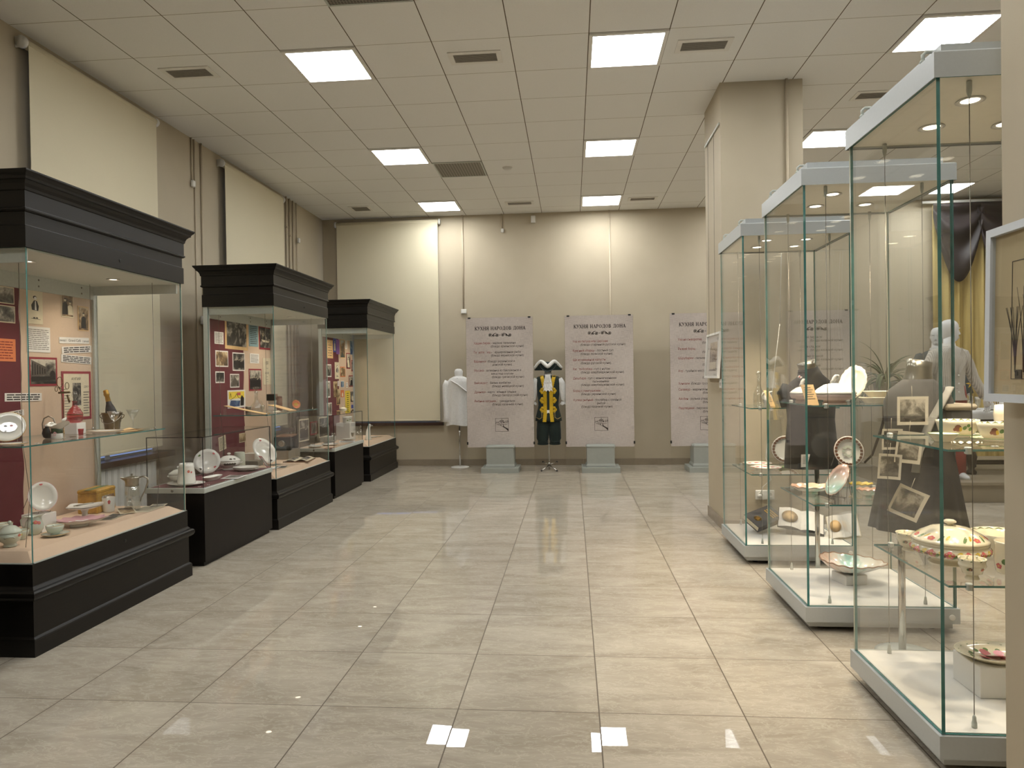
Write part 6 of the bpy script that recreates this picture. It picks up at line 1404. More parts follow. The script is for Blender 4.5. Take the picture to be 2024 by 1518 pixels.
# ---------------------------------------------------------------- costumes on stands
def costume():
    t = T('costume_mannequin', 'green velvet waistcoat costume with gold braid, breeches and tricorn hat on a chrome stand', 'costume', (-.358, 10.6, 0), 0)
    MB().cyl((0, 0, .002), (0, 0, .95), .012, 0, 12).lathe([(.02, .07), (.022, .075), (.022, .1), (.014, .11)], 0, 14).build('pole', m_chrome, t)
    for sx_, sy_, ze in ((-.105, -.2, .012), (.115, -.2, .012), (-.1, .16, .1), (.11, .16, .1)):
        MB().tube([(0, 0, .075), (sx_, sy_, ze)], .0105, 0, 10).tube([(sx_*.97, sy_*.97, ze+.002), (sx_*1.06, sy_*1.06, ze-.003)], .0118, 1, 10).build('leg', [m_chrome, m_black], t)
    # breeches: two gathered legs
    br = MB()
    for s in (-1, 1):
        br.loft([(s*.09, 0, .375, .072, .06), (s*.092, 0, .385, .085, .07), (s*.092, 0, .42, .07, .06), (s*.095, 0, .47, .09, .078), (s*.085, 0, .6, .098, .085), (s*.075, 0, .74, .098, .092), (s*.06, 0, .84, .09, .095)], 0, 24)
    br.build('breeches', m_velvet, t)
    b = MB()
    for s in (-1, 1): b.loft([(s*.092, 0, .405, .074, .063), (s*.092, 0, .418, .078, .067), (s*.092, 0, .432, .075, .064)], 0, 24)
    b.build('knee_band', m_velvet, t.children[-1])
    # waistcoat
    MB().loft([(0, 0, .735, .2, .13), (0, 0, .78, .195, .125), (0, 0, .90, .165, .108), (0, 0, .97, .152, .1), (0, 0, 1.06, .158, .105), (0, 0, 1.2, .175, .115), (0, 0, 1.3, .185, .11), (0, 0, 1.365, .185, .095), (0, 0, 1.395, .16, .08), (0, 0, 1.415, .085, .06)], 0, 32).build('waistcoat', m_velvet, t)
    W = t.children[-1]
    def fy(x, z):     # front surface of the waistcoat
        R = [(.735, .2, .13), (.9, .165, .108), (.97, .152, .1), (1.06, .158, .105), (1.2, .175, .115), (1.3, .185, .11), (1.365, .185, .095), (1.395, .16, .08), (1.42, .085, .06)]
        for (z0, a0, b0), (z1, a1, b1) in zip(R, R[1:]):
            if z0 <= z <= z1: k = (z-z0)/(z1-z0); a = a0+(a1-a0)*k; bb_ = b0+(b1-b0)*k; return -bb_*math.sqrt(max(0, 1-(x/a)**2))
        return -.09
    for s in (-1, 1):
        n = 26; g = MB()
        for k in range(n):
            z0, z1 = .725+k*(.69/n), .725+(k+1)*(.69/n)
            def xo(z): return s*(.045+(.05*max(0, (z-1.2)/.22)) + (.012*max(0, (.85-z)/.12)))
            hw = .026
            q = []
            for z, e in ((z0, -1), (z0, 1), (z1, 1), (z1, -1)):
                x = xo(z)+e*hw; q.append((x, fy(x, max(.736, z))-.006, z))
            g.poly(q if s*1 > 0 else q)
            g.box((xo((z0+z1)/2)+s*hw, fy(xo(z0)+s*hw, max(.736, z0))-.006, (z0+z1)/2), (.008, .006, .012))
        for z in (.905, 1.045, 1.185):
            for q in range(3):
                zz = z+(q-1)*.024; xx = s*(.088+(.016 if q == 1 else 0)); g.lathe([(0, .004), (.021, .003), (.024, 0)], 0, 14, (xx, fy(xx, zz)-.003, zz), rot=(PI/2, 0, 0))
        g.build('gold_braid', m_braid, W)
    pk = MB()
    for s in (-1, 1):
        pts = [(s*.095, .895), (s*.098, .79), (s*.135, .765), (s*.185, .79)]
        for (xa, za), (xb, zb) in zip(pts, pts[1:]): pk.tube([(xa, fy(xa, za)-.004, za), ((xa+xb)/2, fy((xa+xb)/2, (za+zb)/2)-.004, (za+zb)/2), (xb, fy(xb, zb)-.004, zb)], .006, 0, 6)
    pk.build('pocket_trim', M('dull_gold_cord', S(160, 138, 84), 0.6, var=0.15), W)
    MB().poly([(-.016, fy(0, .86)-.003, .79), (.016, fy(0, .86)-.003, .79), (.02, fy(0, .9)-.004, .9), (-.02, fy(0, .9)-.004, .9)]).build('shirt_front', m_cotton, W)
    # shirt: sleeves with ruffled cuffs, collar, jabot
    sl = None
    for s in (-1, 1):
        sl = MB().tube([(s*.165, 0, 1.365), (s*.195, 0, 1.3), (s*.215, 0, 1.2), (s*.235, -.005, 1.1), (s*.238, -.01, 1.04), (s*.225, -.012, 1.02)], [.045, .056, .06, .058, .05, .034], 0, 18).build('sleeve', m_cotton, t)
        def cf(u, v, s=s): a = u*2*PI; r = .034+.02*v+.006*v*math.cos(9*a); return (s*.226+r*math.cos(a), -.012+r*math.sin(a), 1.022-.045*v+.008*v*math.cos(5*a))
        MB().grid(cf, 36, 3, 0).build('cuff', m_cotton, sl)
    MB().lathe([(.06, 1.4), (.058, 1.42), (.055, 1.46)], 0, 20, sy=.85).build('collar', m_cotton, t)
    for k, (z, w) in enumerate(((1.43, .05), (1.37, .066), (1.305, .075), (1.255, .07))):
        def jb(u, v, z=z, w=w): x = (u-.5)*2*w*(.75+.25*v); return (x, fy(0, 1.3)-.014-.012*v-.008*math.cos(u*2*PI*5)*v, z-.07*v-.01*math.cos(u*2*PI*3)*v)
        MB().grid(jb, 30, 4, 0).build('jabot_frill', m_cotton, t)
    # tricorn
    H = MB().loft([(0, 0, 1.495, .098, .1), (0, 0, 1.55, .1, .1), (0, 0, 1.6, .092, .09), (0, 0, 1.618, .06, .06)], 0, 24).build('hat_crown', m_velvet, t)
    MB().lathe([(.045, 1.46), (.05, 1.5)], 0, 16).build('neck_block', m_black, t)
    def brim(u, v):
        a = u*2*PI-PI/2; r = .095+(.13 if abs(math.cos(a)) > .3 else .12)*v
        up = .115*v**1.2*(.5-.5*math.cos(3*(a+PI/2))); k = 1-.3*v*(.5-.5*math.cos(3*(a+PI/2)))
        dip = -.03*math.cos(a+PI/2)*v if math.cos(a+PI/2) > 0 else 0
        return (r*k*math.cos(a), r*k*math.sin(a)*.75, 1.497+up+dip)
    hb = MB().grid(brim, 72, 5, 0); hb.grid(lambda u, v: tuple(Vector(brim(1-u, v))-Vector((0, 0, .005))), 72, 5, 0); hb.build('hat_brim', m_velvet, t)
    # brim front turned up into two points with the fur edging dipping in the middle
    fr = MB(); pts = []
    for k in range(25):
        u = k/24; x = (u-.5)*.41; z = 1.575+.045*math.cos((u-.5)*2*PI*1.0)*0 + .05*math.exp(-((abs(u-.5)-.24)/.11)**2)-.028*math.exp(-((u-.5)/.07)**2)-.05*max(0, (abs(u-.5)-.38)/.12)
        pts.append((x, -.105+.09*abs(u-.5)*2, z))
    def front(u, v): i = min(23.999, u*24); a, b = Vector(pts[int(i)]), Vector(pts[int(i)+1]); p = a.lerp(b, i-int(i)); x = (u-.5)*.37; q = Vector((x, -.1+.07*abs(u-.5)*2, 1.488+.012*(abs(u-.5)*2)**2)); return tuple(q.lerp(p, v))
    fm = MB().grid(front, 48, 4, 0); fm.grid(lambda u, v: tuple(Vector(front(1-u, v))+Vector((0, .006, 0))), 48, 4, 0); fm.build('hat_front_flap', m_velvet, t)
    r = random.Random(2); fr.tube(pts, [.016+.012*math.sin(PI*min(1, max(0, k/24)))+.003*r.random() for k in range(25)], 0, 10)
    for k in range(700):
        i = r.randrange(24); p = Vector(pts[i]).lerp(Vector(pts[i+1]), r.random()); d = Vector((r.uniform(-1, 1), r.uniform(-1, .6), r.uniform(-1, 1))).normalized()*r.uniform(.022, .042)
        fr.add([p+Vector((-.003, 0, 0)), p+Vector((.003, 0, 0)), p+d], [(0, 1, 2)])
    fr.build('fur_trim', m_fur, t)
costume()
def shirt_stand():
    t = T('shirt_mannequin', 'white collarless shirt on a headless form on a chrome pole stand, left of the banners', 'shirt mannequin', (-1.765, 10.93, 0), .15)
    MB().lathe([(.14, 0), (.142, .006), (.12, .012), (.02, .02)], 0, 32).build('base_plate', m_white, t); MB().cyl((0, 0, .015), (0, 0, .8), .013, 0, 12).build('pole', m_chrome, t)
    MB().loft([(0, 0, 1.36, .07, .06), (0, 0, 1.42, .062, .056), (0, 0, 1.5, .066, .06), (0, 0, 1.53, .05, .045), (0, 0, 1.54, .02, .02)], 0, 20).build('neck_wrap', m_cotton, t)
    def body(u, v):
        a = u*2*PI; P = [(1.42, .075, .06), (1.39, .14, .085), (1.34, .185, .1), (1.2, .175, .11), (1.0, .175, .115), (.8, .185, .12), (.66, .195, .125)]
        i = min(5.999, v*6); k = i-int(i); p, q = P[int(i)], P[int(i)+1]; z, rx, ry = (p[j]+(q[j]-p[j])*k for j in range(3))
        f = 1+.05*v*math.cos(9*a+2*v)+.03*v*math.cos(4*a); return (rx*f*math.cos(a), ry*f*math.sin(a), z+.012*v*math.cos(3*a))
    MB().grid(body, 64, 18, 0).build('shirt_body', m_cotton, t)
    for s in (-1, 1):
        MB().tube([(s*.17, 0, 1.35), (s*.2, 0, 1.28), (s*.205, -.01, 1.1), (s*.2, -.02, .95), (s*.2, -.025, .8), (s*.205, -.03, .71)], [.05, .055, .05, .045, .042, .05], 0, 16).build('sleeve', m_cotton, t)
    MB().tube([(-.12, -.085, 1.36), (-.02, -.118, 1.3), (.1, -.11, 1.2), (.17, -.06, 1.16)], [.012, .02, .02, .012], 0, 8, flat=.5).build('front_fold', m_cotton, t)
    MB().lathe([(.055, 1.40), (.062, 1.43)], 0, 20).build('collar', m_cotton, t); MB().lathe([(0, 1.4), (.008, 1.405)], 0, 10, (-.02, -.085, -.01)).build('button', m_black, t)
shirt_stand()
def dress_black():
    t = T('dress_mannequin', 'black sleeveless dress with floral collar on a form between the two far showcases', 'dress mannequin', (1.63, 5.0, 0), .25)
    MB().lathe([(.13, 0), (.132, .006), (.11, .012), (.02, .02)], 0, 28).build('base_plate', m_alu, t); MB().cyl((.04, 0, .015), (.04, 0, .85), .016, 0, 14).build('pole', m_chrome, t)
    MB().loft([(-.005, 0, 1.33, .075, .065), (-.015, 0, 1.39, .056, .052, 0, .1), (-.025, 0, 1.44, .056, .052, 0, .25), (-.035, 0, 1.475, .06, .055, 0, .3)], 0, 22).build('neck_form', m_silver, t)
    MB().loft([(0, 0, .75, .19, .125), (0, 0, .9, .182, .12), (0, 0, 1.02, .17, .115), (0, 0, 1.08, .165, .11), (0, 0, 1.2, .175, .112), (0, 0, 1.29, .172, .1), (0, 0, 1.34, .14, .085), (-.005, 0, 1.38, .085, .07, 0, .1), (-.02, 0, 1.43, .064, .06, 0, .2)], 0, 32).build('dress', m_blackc, t)
    MB().tube([(-.17, .0, 1.31), (-.2, 0, 1.26), (-.2, -.02, 1.17)], [.04, .045, .03], 0, 14).build('cap_sleeve', m_blackc, t)
    c = MB(); f = MB(); r = random.Random(4)
    for k in range(14):
        a = PI+.15+k*.21; x, y, z = .088*math.cos(a)-.006, .078*math.sin(a), 1.372-.075*max(0, -math.sin(a))**2
        c.lathe([(0, .003), (.012, .002), (.013, 0)], 0, 8, (x, y-.004, z), rot=(PI/2, 0, 0)); 
        if k % 3 == 0: f.lathe([(0, .005), (.008, .004)], 0, 8, (x, y-.006, z), rot=(PI/2, 0, 0))
    c.build('collar_flowers', m_cotton, t); f.build('collar_dots', m_rose, t.children[-1])
dress_black()
def dress_grey():
    t = T('dress_mannequin', 'grey wool pinafore dress on a silver form between the near and middle showcases', 'dress mannequin', (1.70, 3.64, 0), .1)
    MB().lathe([(.14, 0), (.142, .006), (.12, .012), (.02, .02)], 0, 28, (-.07, 0, 0)).build('base_plate', m_alu, t); MB().cyl((-.09, 0, .015), (-.09, 0, .8), .017, 0, 14).build('pole', m_chrome, t)
    MB().loft([(-.005, 0, 1.31, .085, .07), (.0, 0, 1.36, .066, .058, 0, -.12), (.004, 0, 1.41, .056, .052, 0, -.2), (.006, 0, 1.45, .058, .054, 0, -.22), (.006, 0, 1.452, .03, .03, 0, -.22)], 0, 24).build('neck_form', m_silver, t)
    MB().loft([(0, 0, .99, .16, .11), (0, 0, 1.05, .145, .1), (0, 0, 1.15, .16, .11), (0, 0, 1.25, .165, .105), (0, 0, 1.31, .14, .085), (0, 0, 1.345, .09, .07), (0, 0, 1.36, .07, .06)], 0, 32).build('bodice', m_greyc, t)
    def skirt_(u, v): a = u*2*PI; rx = .15+.08*v; ry = .105+.07*v; f = 1+.045*v*math.cos(11*a); return (rx*f*math.cos(a), ry*f*math.sin(a), 1.08-.48*v-.03*v*math.cos(a))
    MB().grid(skirt_, 88, 10, 0).build('skirt', m_greyd, t)
    MB().tube([(.12, -.06, 1.32), (.05, -.115, 1.26), (-.02, -.125, 1.15), (-.07, -.12, 1.02), (-.1, -.14, .92)], [.02, .021, .021, .021, .02], 0, 8, flat=.25).build('shoulder_strap', M('grey_webbing', S(150, 146, 136), 0.8, var=0.08), t)
    b = MB().rbox((.14, -.02, 1.13), (.15, .18, .2), .03).build('satchel', m_greyc, t); MB().rbox((.14, -.03, 1.225), (.16, .19, .03), .012).build('satchel_flap', M('beige_webbing', S(170, 158, 136), 0.8, var=0.08), b)
dress_grey()
m_mount = M('unbleached_cloth', S(220, 212, 194), 0.85, var=0.05)
def hung(label, loc, w, h, rot, mat, curl=.03):
    t = T('photo_print', label, 'photograph', loc, rot=rot)
    def fn(u, v): return ((u-.5)*w, -curl*(2*abs(u-.5))**2*.5-curl*(v*.6)**2, (v-.5)*h)
    MB().grid(fn, 8, 6, 0).grid(lambda u, v: tuple(Vector(fn(1-u, v))+Vector((0, .0012, 0))), 8, 6, 0).build('print', m_mount, t)
    MB().grid(lambda u, v: tuple(Vector(fn(.1+.8*u, .12+.78*v))-Vector((0, .0008, 0))), 8, 6, 0).build('picture', mat, t)
    MB().tube([(0, 0, h/2), (.004, .01, h/2+.05)], .0008, 0, 4).build('thread', m_aged, t); return t
yy = 3.485
hung('curled print of a large building, topmost of the prints on the grey dress', (1.602,3.49,1.213), .145, .135, (0, 0, .05), m_photo, .01)
hung('small curled print at the left hip of the grey dress', (1.511,3.5,1.078), .09, .1, (0, 0, -.1), m_photod, .02)
hung('curled print of a tree lined avenue in the middle of the grey dress', (1.571,3.47,1.042), .12, .15, (0, .12, .05), m_photo, .02)
hung('curled print of a broad street at the left edge of the grey skirt', (1.486,3.47,0.952), .1, .12, (0, .06, -.15), m_photo, .02)
hung('tilted curled print of a harbour, lowest on the grey dress', (1.54,3.43,0.791), .15, .14, (0, .42, .1), m_photo, .04)

# ---------------------------------------------------------------- podium room beyond the showcases
PZ = .215
mp = MB().bb(3.8, XR-.01, 7.85, 10.2, 0.001, PZ-.03).build('podium_step', m_conc); mp['label'] = 'low pale stone podium at the back right of the hall'; mp['category'] = 'podium'
MB().bb(3.77, XR-.005, 7.82, 10.23, PZ-.03, PZ).build('podium_top', m_conc, mp)
def mann_head(t, cx, cy, z, face, s=1.0):
    """mannequin head: skull, jaw, nose, ears, eye sockets"""
    ca, sa = math.cos(face), math.sin(face)
    def P(f, l, u): return (cx+f*ca*s-l*sa*s, cy+f*sa*s+l*ca*s, z+u*s)
    rings = []
    for u, f0, f1, w in ((-.07, -.05, .03, .052), (-.02, -.055, .035, .052), (.0, -.06, .07, .05), (.02, -.065, .082, .055), (.05, -.08, .086, .064), (.08, -.09, .088, .071), (.11, -.097, .085, .075), (.14, -.1, .086, .077), (.17, -.098, .084, .075), (.2, -.086, .068, .065), (.222, -.06, .04, .045), (.232, -.02, .01, .015)):
        m = (f0+f1)/2; c = P(m, 0, u); rings.append((c[0], c[1], c[2], (f1-f0)/2*s, w*s, face))
    mb = MB(); mb.loft(rings, 0, 28)
    mb.loft([P(.088, 0, .062)+(.018*s, .016*s, face), P(.092, 0, .075)+(.02*s, .014*s, face), P(.086, 0, .1)+(.012*s, .009*s, face), P(.084, 0, .12)+(.006*s, .006*s, face)], 0, 12)
    for l in (-1, 1):
        mb.loft([P(-.005, l*.072, .075)+(.012*s, .006*s, face), P(-.008, l*.078, .1)+(.017*s, .008*s, face), P(-.01, l*.076, .125)+(.014*s, .006*s, face)], 0, 10)
        mb.tube([P(.072, l*.048, .128), P(.088, l*.03, .136), P(.09, l*.012, .13)], [.004*s, .006*s, .004*s], 0, 6)
    mb.tube([P(.078, -.022, .036), P(.092, 0, .038), P(.078, .022, .036)], [.004*s, .007*s, .004*s], 0, 8).tube([P(.076, -.02, .028), P(.09, 0, .026), P(.076, .02, .028)], [.004*s, .007*s, .004*s], 0, 8)
    return mb
def hand(mb, wrist, d, palm, s=1.0, curl=.5):
    """palm with five separate bent fingers; d = direction of the fingers, palm = palm normal"""
    d = Vector(d).normalized(); n = Vector(palm); n = (n-d*n.dot(d)).normalized(); x = d.cross(n); w = Vector(wrist)
    mb.tube([w-d*.03*s, w, w+d*.035*s, w+d*.075*s, w+d*.092*s], [.024*s, .026*s, .036*s, .041*s, .034*s], 0, 14, flat=.5)
    for k, (o, L) in enumerate(((-.029, .068), (-.010, .078), (.010, .074), (.028, .058))):
        b = w+d*.085*s+x*o*s; c = curl*(.8+.12*k); pts = [b]; a = 0.15
        for seg in range(3): a += c*.55; b = b+(d*math.cos(a)+n*math.sin(a))*L*s*(.45, .32, .23)[seg]; pts.append(b)
        mb.tube(pts, [.0095*s, .0088*s, .008*s, .006*s], 0, 8)
    b = w+d*.028*s-x*.03*s; mb.tube([b, b+(-x*.6+d*.55+n*.3).normalized()*.035*s, b+(-x*.6+d*.55+n*.3).normalized()*.035*s+(d+n*.5-x*.1).normalized()*.03*s], [.013*s, .0105*s, .0075*s], 0, 8)
def mannequin(name, label, loc, rz, face, coat, trouser, shirt, facea):
    t = T(name, label, 'mannequin', loc, rz)
    mb = mann_head(t, .02, 0, 1.515, facea)
    # one body under the clothes: neck, trunk, arms, legs
    mb.loft([(0, 0, .9, .15, .11), (0, 0, 1.1, .14, .1), (0, 0, 1.3, .17, .11), (0, 0, 1.4, .17, .09), (0, 0, 1.44, .08, .07), (.005, 0, 1.48, .056, .058), (.012, 0, 1.56, .054, .058)], 0, 24)
    arms = {-1: [(-.17, 0, 1.37), (-.23, .01, 1.25), (-.27, .02, 1.1), (-.29, -.02, .98), (-.3, -.05, .86)], 1: [(.17, 0, 1.37), (.235, -.01, 1.25), (.29, -.02, 1.1), (.335, -.06, .98), (.36, -.1, .87)]}
    for s in (-1, 1):
        mb.tube(arms[s], [.05, .045, .038, .034, .026], 0, 14); hand(mb, arms[s][-1], (s*.12, -.25, -1), (-s*.9, -.2, 0), 1.0, .55)
        mb.loft([(s*.1, -.05, 0.0, .045, .12), (s*.1, -.05, .03, .045, .11), (s*.1, .0, .08, .04, .05), (s*.1, .01, .25, .052, .056), (s*.1, 0, .45, .06, .06), (s*.095, 0, .7, .08, .085), (s*.085, 0, .9, .095, .1)], 0, 18)
    mb.build('body', m_mann, t)
    tr = MB()
    for s in (-1, 1): tr.loft([(s*.1, .0, .04, .085, .08), (s*.1, 0, .3, .085, .08), (s*.1, 0, .5, .085, .082), (s*.095, 0, .75, .1, .1), (s*.075, 0, .92, .11, .115), (s*.06, 0, 1.02, .1, .11)], 0, 22)
    tr.build('trousers', trouser, t); MB().loft([(0, 0, .955, .172, .125), (0, 0, .99, .172, .125)], 0, 28).build('belt', m_black, t.children[-1])
    def jk(u, v):
        a = u*2*PI; P = [(1.455, .075, .07), (1.43, .13, .09), (1.39, .19, .105), (1.3, .2, .13), (1.15, .178, .125), (1.05, .172, .12), (.9, .19, .135), (.86, .195, .14)]
        i = min(6.999, v*7); k = i-int(i); p, q = P[int(i)], P[int(i)+1]; z, rx, ry = (p[j]+(q[j]-p[j])*k for j in range(3))
        f = 1+.02*v*math.cos(7*a+3*v); return (rx*f*math.cos(a), ry*f*math.sin(a), z)
    j = MB().grid(jk, 56, 21, 0); j.build('jacket', coat, t); J = t.children[-1]
    for s in (-1, 1):
        pts = [Vector(p) for p in arms[s]]; pts[-1] = pts[-2].lerp(pts[-1], .82); MB().tube([pts[0]+Vector((-s*.02, 0, .01))]+pts, [.05, .066, .062, .056, .05, .046], 0, 18).build('sleeve', coat, J)
        MB().add([(s*.02, -.118, 1.28), (s*.075, -.104, 1.44), (s*.115, -.11, 1.36), (s*.09, -.126, 1.3), (s*.1, -.13, 1.27), (s*.015, -.137, 1.14)], [(0, 1, 2, 3), (0, 3, 4, 5)] if s > 0 else [(3, 2, 1, 0), (5, 4, 3, 0)]).build('lapel', coat, J)
    b = MB()
    for k in range(3): b.lathe([(0, .004), (.011, .002), (.012, 0)], 0, 12, (.012, -.128, 1.13-.09*k), rot=(PI/2, 0, 0))
    b.build('button', m_plastic, J)
    MB().loft([(0, 0, 1.42, .085, .078), (0, 0, 1.46, .07, .068), (.0, 0, 1.485, .064, .066)], 0, 22, cap=False).build('shirt_collar', shirt, t)
    return t
mannequin('mannequin', 'white mannequin in a pale striped jacket and red trousers on the podium', (4.13, 8.15, PZ), .25, 0, m_stripe, m_redc, m_cotton, -.25)
mannequin('mannequin', 'white mannequin in a dark jacket standing behind the striped one', (4.714,9.62,0.215), -.3, 0, M('dark_teal_cloth', S(56, 66, 70), 0.85, var=0.1), m_greyd, m_cotton, -1.9)
# carved table with cloth and setting
t = T('carved_table', 'dark carved wooden table with turned legs on the podium', 'table', (5.05, 8.75, PZ)); 
MB().rbox((0, 0, .7), (1.25, .8, .035), .008).build('table_top', m_table, t); MB().bb(-.56, .56, -.34, -.31, .6, .685).bb(-.56, .56, .31, .34, .6, .685).build('apron', m_table, t)
lp = [(.05, 0), (.055, .03), (.03, .06), (.045, .12), (.06, .2), (.035, .28), (.03, .34), (.05, .42), (.055, .5), (.035, .56), (.05, .6), (.05, .685)]
for sx in (-.53, .53):
    for sy in (-.3, .3): MB().lathe(lp, 0, 18, (sx, sy, 0)).build('leg', m_table, t)
MB().rbox((0, 0, .1), (1.0, .07, .05), .01).rbox((-.5, 0, .1), (.06, .6, .05), .01).rbox((.5, 0, .1), (.06, .6, .05), .01).build('stretcher', m_table, t)
c = T('tablecloth', 'grey white cloth spread over the carved table', 'tablecloth', (5.05, 8.75, PZ+.7195))
def tc(u, v):
    x, y = (u-.5)*1.45, (v-.5)*1.0; ox, oy = max(0, abs(x)-.63), max(0, abs(y)-.405)
    return (max(-.632, min(.632, x)), max(-.407, min(.407, y)), .002-max(ox, oy)*.95 if max(ox, oy) > 0 else .002)
MB().grid(tc, 40, 30, 0).build('cloth', m_cloth, c)
nz = PZ+.7225
t = T('napkin', 'folded grey napkin standing on a plate on the carved table', 'napkin', (4.86, 8.55, nz+.014)); 
fo = MB()
for k in range(7): a = (k-3)*.22; fo.add([(0, 0, 0), (-.09+.03*k, -.03, .0), (.11*math.sin(a*1.6), .01*k-.03, .12*math.cos(a)), (.02, .03, 0)], [(0, 1, 2), (0, 2, 3)])
fo.build('folds', m_cotton, t)
plate('white plate under the folded grey napkin', (4.86, 8.55, nz), .125, rim=m_porc)
t = T('daffodil', 'yellow daffodil standing in a clear bottle on the carved table', 'flower', (4.60, 8.62, nz+.01))
MB().tube([(0, 0, 0), (.004, 0, .14), (0, -.01, .27), (-.005, -.03, .3)], .004, 0, 6).build('stem', m_leaf, t)
fl = MB()
for k in range(6): a = k*PI/3; fl.add([(-.005, -.035, .3), (-.005+.03*math.cos(a-.35), -.04, .3+.03*math.sin(a-.35)), (-.005+.06*math.cos(a), -.036, .3+.06*math.sin(a)), (-.005+.03*math.cos(a+.35), -.04, .3+.03*math.sin(a+.35))], [(0, 1, 2, 3)])
fl.build('petals', m_yellow, t); MB().lathe([(.01, 0), (.016, .02), (.026, .035)], 0, 14, (-.005, -.035, .3), rot=(PI/2, 0, 0)).build('trumpet', m_orange, t); MB().tube([(.01, 0, .1), (.02, .01, .2), (.03, .0, .24)], [.006, .01, .002], 0, 6, flat=.3).build('leaf', m_leaf, t)
t = T('bottle_vase', 'slim clear bottle holding the daffodil', 'vase', (4.60, 8.62, nz)); MB().lathe([(.03, 0), (.032, .004), (.032, .1), (.013, .14), (.012, .17), (.015, .175)], 0, 20).build('glass', m_small, t)
cup('clear goblet beside the napkin on the carved table', (4.74, 8.72, nz), .035, .15, m_small, prof=[(.03, 0), (.03, .003), (.005, .01), (.005, .07), (.03, .09), (.036, .15)], handle=False, name='goblet', cat='glass')
# leafy plant on a stand
t = T('plant_stand', 'dark tripod plant stand with splayed legs on the podium', 'plant stand', (3.939,9.3,0.215))
for k in range(3): a = k*2*PI/3+.5; MB().tube([(0, 0, .62), (.06*math.cos(a), .06*math.sin(a), .4), (.15*math.cos(a), .15*math.sin(a), .12), (.24*math.cos(a), .24*math.sin(a), .015)], [.018, .018, .015, .014], 0, 8).build('leg', m_table, t)
MB().cyl((0, 0, .55), (0, 0, .78), .03, 0, 12).lathe([(.16, .78), (.17, .785), (.17, .8), (.16, .805)], 0, 28).build('top', m_table, t)
t = T('potted_plant', 'long leaved green plant in a grey pot on the tripod stand', 'plant', (3.946,9.3,1.021))
MB().lathe([(.1, 0), (.105, .004), (.14, .22), (.15, .225), (.15, .25), (.135, .25), (.12, .2), (0, .19)], 0, 28).build('pot', m_pot, t)
lv = MB(); r = random.Random(11)
for k in range(44):
    a = k*2.4; L = r.uniform(.4, .7); el = r.uniform(.35, 1.45); pts = []; b = Vector((.015*math.cos(a), .015*math.sin(a), .2+r.random()*.12)); pts.append(b); e = el
    for s in range(7):
        e -= (.16+.25*(1-el/1.5)); b = b+Vector((math.cos(a)*math.cos(e), math.sin(a)*math.cos(e), math.sin(e)))*L/7; pts.append(b)
    lv.tube(pts, [.010, .020, .024, .023, .02, .016, .010, .001], 0, 5, flat=.15)
lv.build('leaves', m_leaf, t); MB().tube([(0, 0, .19), (.005, 0, .34)], .014, 0, 8).build('stem', m_leaf, t)
# curtains with swags on the back wall
def pleated(name, x0, x1, z0, z1, mat, parent, n=14, amp=.03, y=0, taper=None):
    def fn(u, v):
        a, b = x0+(x1-x0)*u, u; z = z1+(z0-z1)*v
        if taper: a = x0+(x1-x0)*(u*(1-v*taper[0])+v*taper[1])
        return (a, y-amp*math.sin(u*n*2*PI)-amp*.4*math.sin(u*n*4.7*PI+1), z)
    return MB().grid(fn, n*10, 10, mat=0).build(name, mat, parent)
cx0 = 5.36
t = T('curtain', 'ochre satin window curtains under dark aubergine swags on the back wall', 'curtain', (cx0, YB-.12, 0))
pleated('drape', .0, 1.15, 0.02, 3.85, m_curt, t, 7, .035)
pleated('drape', 1.15, 2.05, 0.02, 3.85, m_curt, t, 6, .035)
def swag(u, v, x0=0, w=.72):
    x = x0+w*u; sag = (.32+.72*v)*(1-(2*u-1)**2*.92); return (x, -.09-.05*math.sin(v*PI*5)*(1-(2*u-1)**2)-.03, 3.86-v*.12-sag*v)
for k in range(3): MB().grid(lambda u, v, k=k: swag(u, v, -.04+.62*k, .72), 28, 40, 0).build('swag', m_swag, t)
pleated('side_tail', .96, 1.24, 1.95, 3.8, m_swag, t, 3, .025, -.1, (.75, .75))
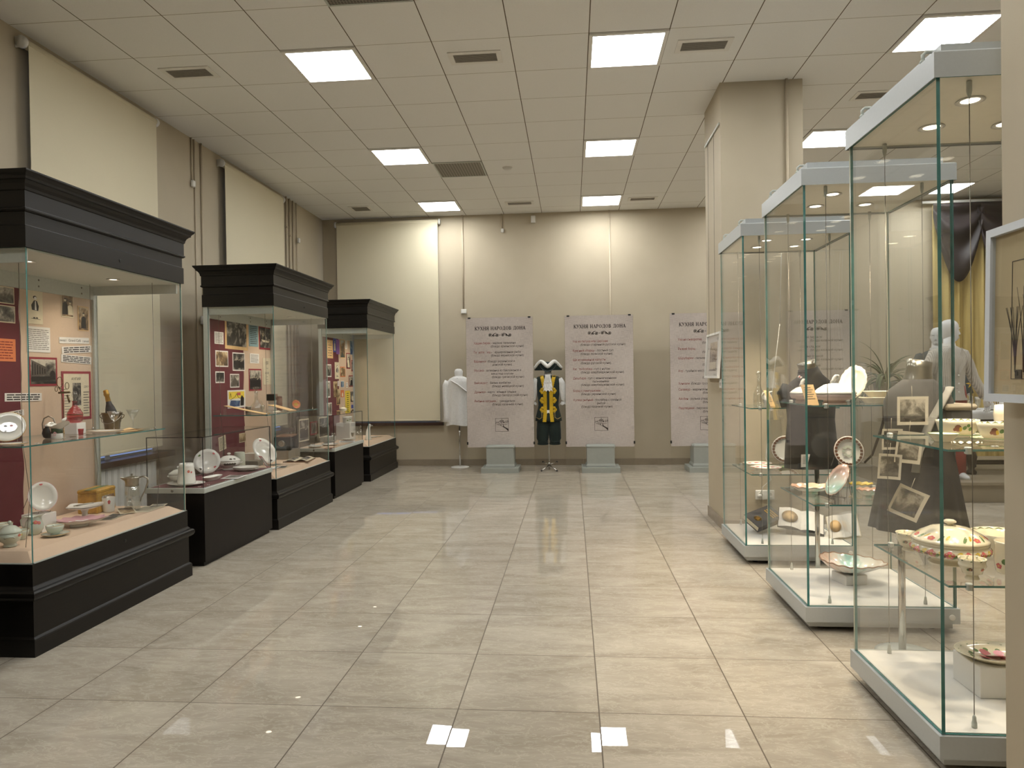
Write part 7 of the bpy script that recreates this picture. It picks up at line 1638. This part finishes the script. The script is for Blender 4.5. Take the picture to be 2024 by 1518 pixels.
MB().cyl((-.15, -.02, 3.9), (2.15, -.02, 3.9), .022, 0, 12).build('curtain_rail', m_white, t)

# ---------------------------------------------------------------- prints and lettering belong to the sheet they are printed on
import bmesh
PRINT = ('lettering', 'print_', 'drawn_figure', 'figure_', 'sitter_', 'menu_text', 'title', 'ornament', 'emblem', 'red_star', 'gilt_lettering', 'ruled_border', 'tree_drawing', 'village_drawing', 'printed_panel', 'colour_plate', 'numeral', 'wavy_line', 'wash', 'drawing', 'collar_dots', 'pasted_photograph')
CARRY = ('printed_sheet', 'passe_partout', 'picture', 'page', 'card', 'sheet', 'print', 'cover', 'body', 'collar_flowers')
def base_name(o): return o.name.split('.')[0]
def absorb(dst, src):
    tmp = src.data.copy(); tmp.transform(dst.matrix_basis.inverted() @ src.matrix_basis); n = len(dst.data.materials)
    for m in tmp.materials: dst.data.materials.append(m)
    for p_ in tmp.polygons: p_.material_index += n
    bm = bmesh.new(); bm.from_mesh(dst.data); bm.from_mesh(tmp); bm.to_mesh(dst.data); bm.free()
    bpy.data.objects.remove(src); bpy.data.meshes.remove(tmp)
for root in [o for o in COL.objects if o.type == 'EMPTY']:
    kids = [c for c in root.children if c.type == 'MESH' and c.data.users == 1]
    byname = {}
    for c in kids: byname.setdefault(base_name(c), c)
    dst = next((byname[k] for k in CARRY if k in byname), None)
    if not dst: continue
    for c in kids:
        nm = base_name(c)
        if c is not dst and nm not in ('print',) and any(nm == q or (q.endswith('_') and nm.startswith(q)) or (nm.startswith(q) and q == 'emblem') for q in PRINT): absorb(dst, c)
# a thing made of one single piece is that piece itself
for root in [o for o in COL.objects if o.type == 'EMPTY' and o.parent is None]:
    kids = list(root.children)
    if len(kids) == 1 and kids[0].type == 'MESH' and not kids[0].children and kids[0].data.users == 1:
        c = kids[0]; nm = base_name(root); m = root.matrix_basis @ c.matrix_basis; props = {k: root[k] for k in root.keys()}
        bpy.data.objects.remove(root); c.parent = None; c.matrix_basis = m; c.name = nm
        for k, v in props.items(): c[k] = v
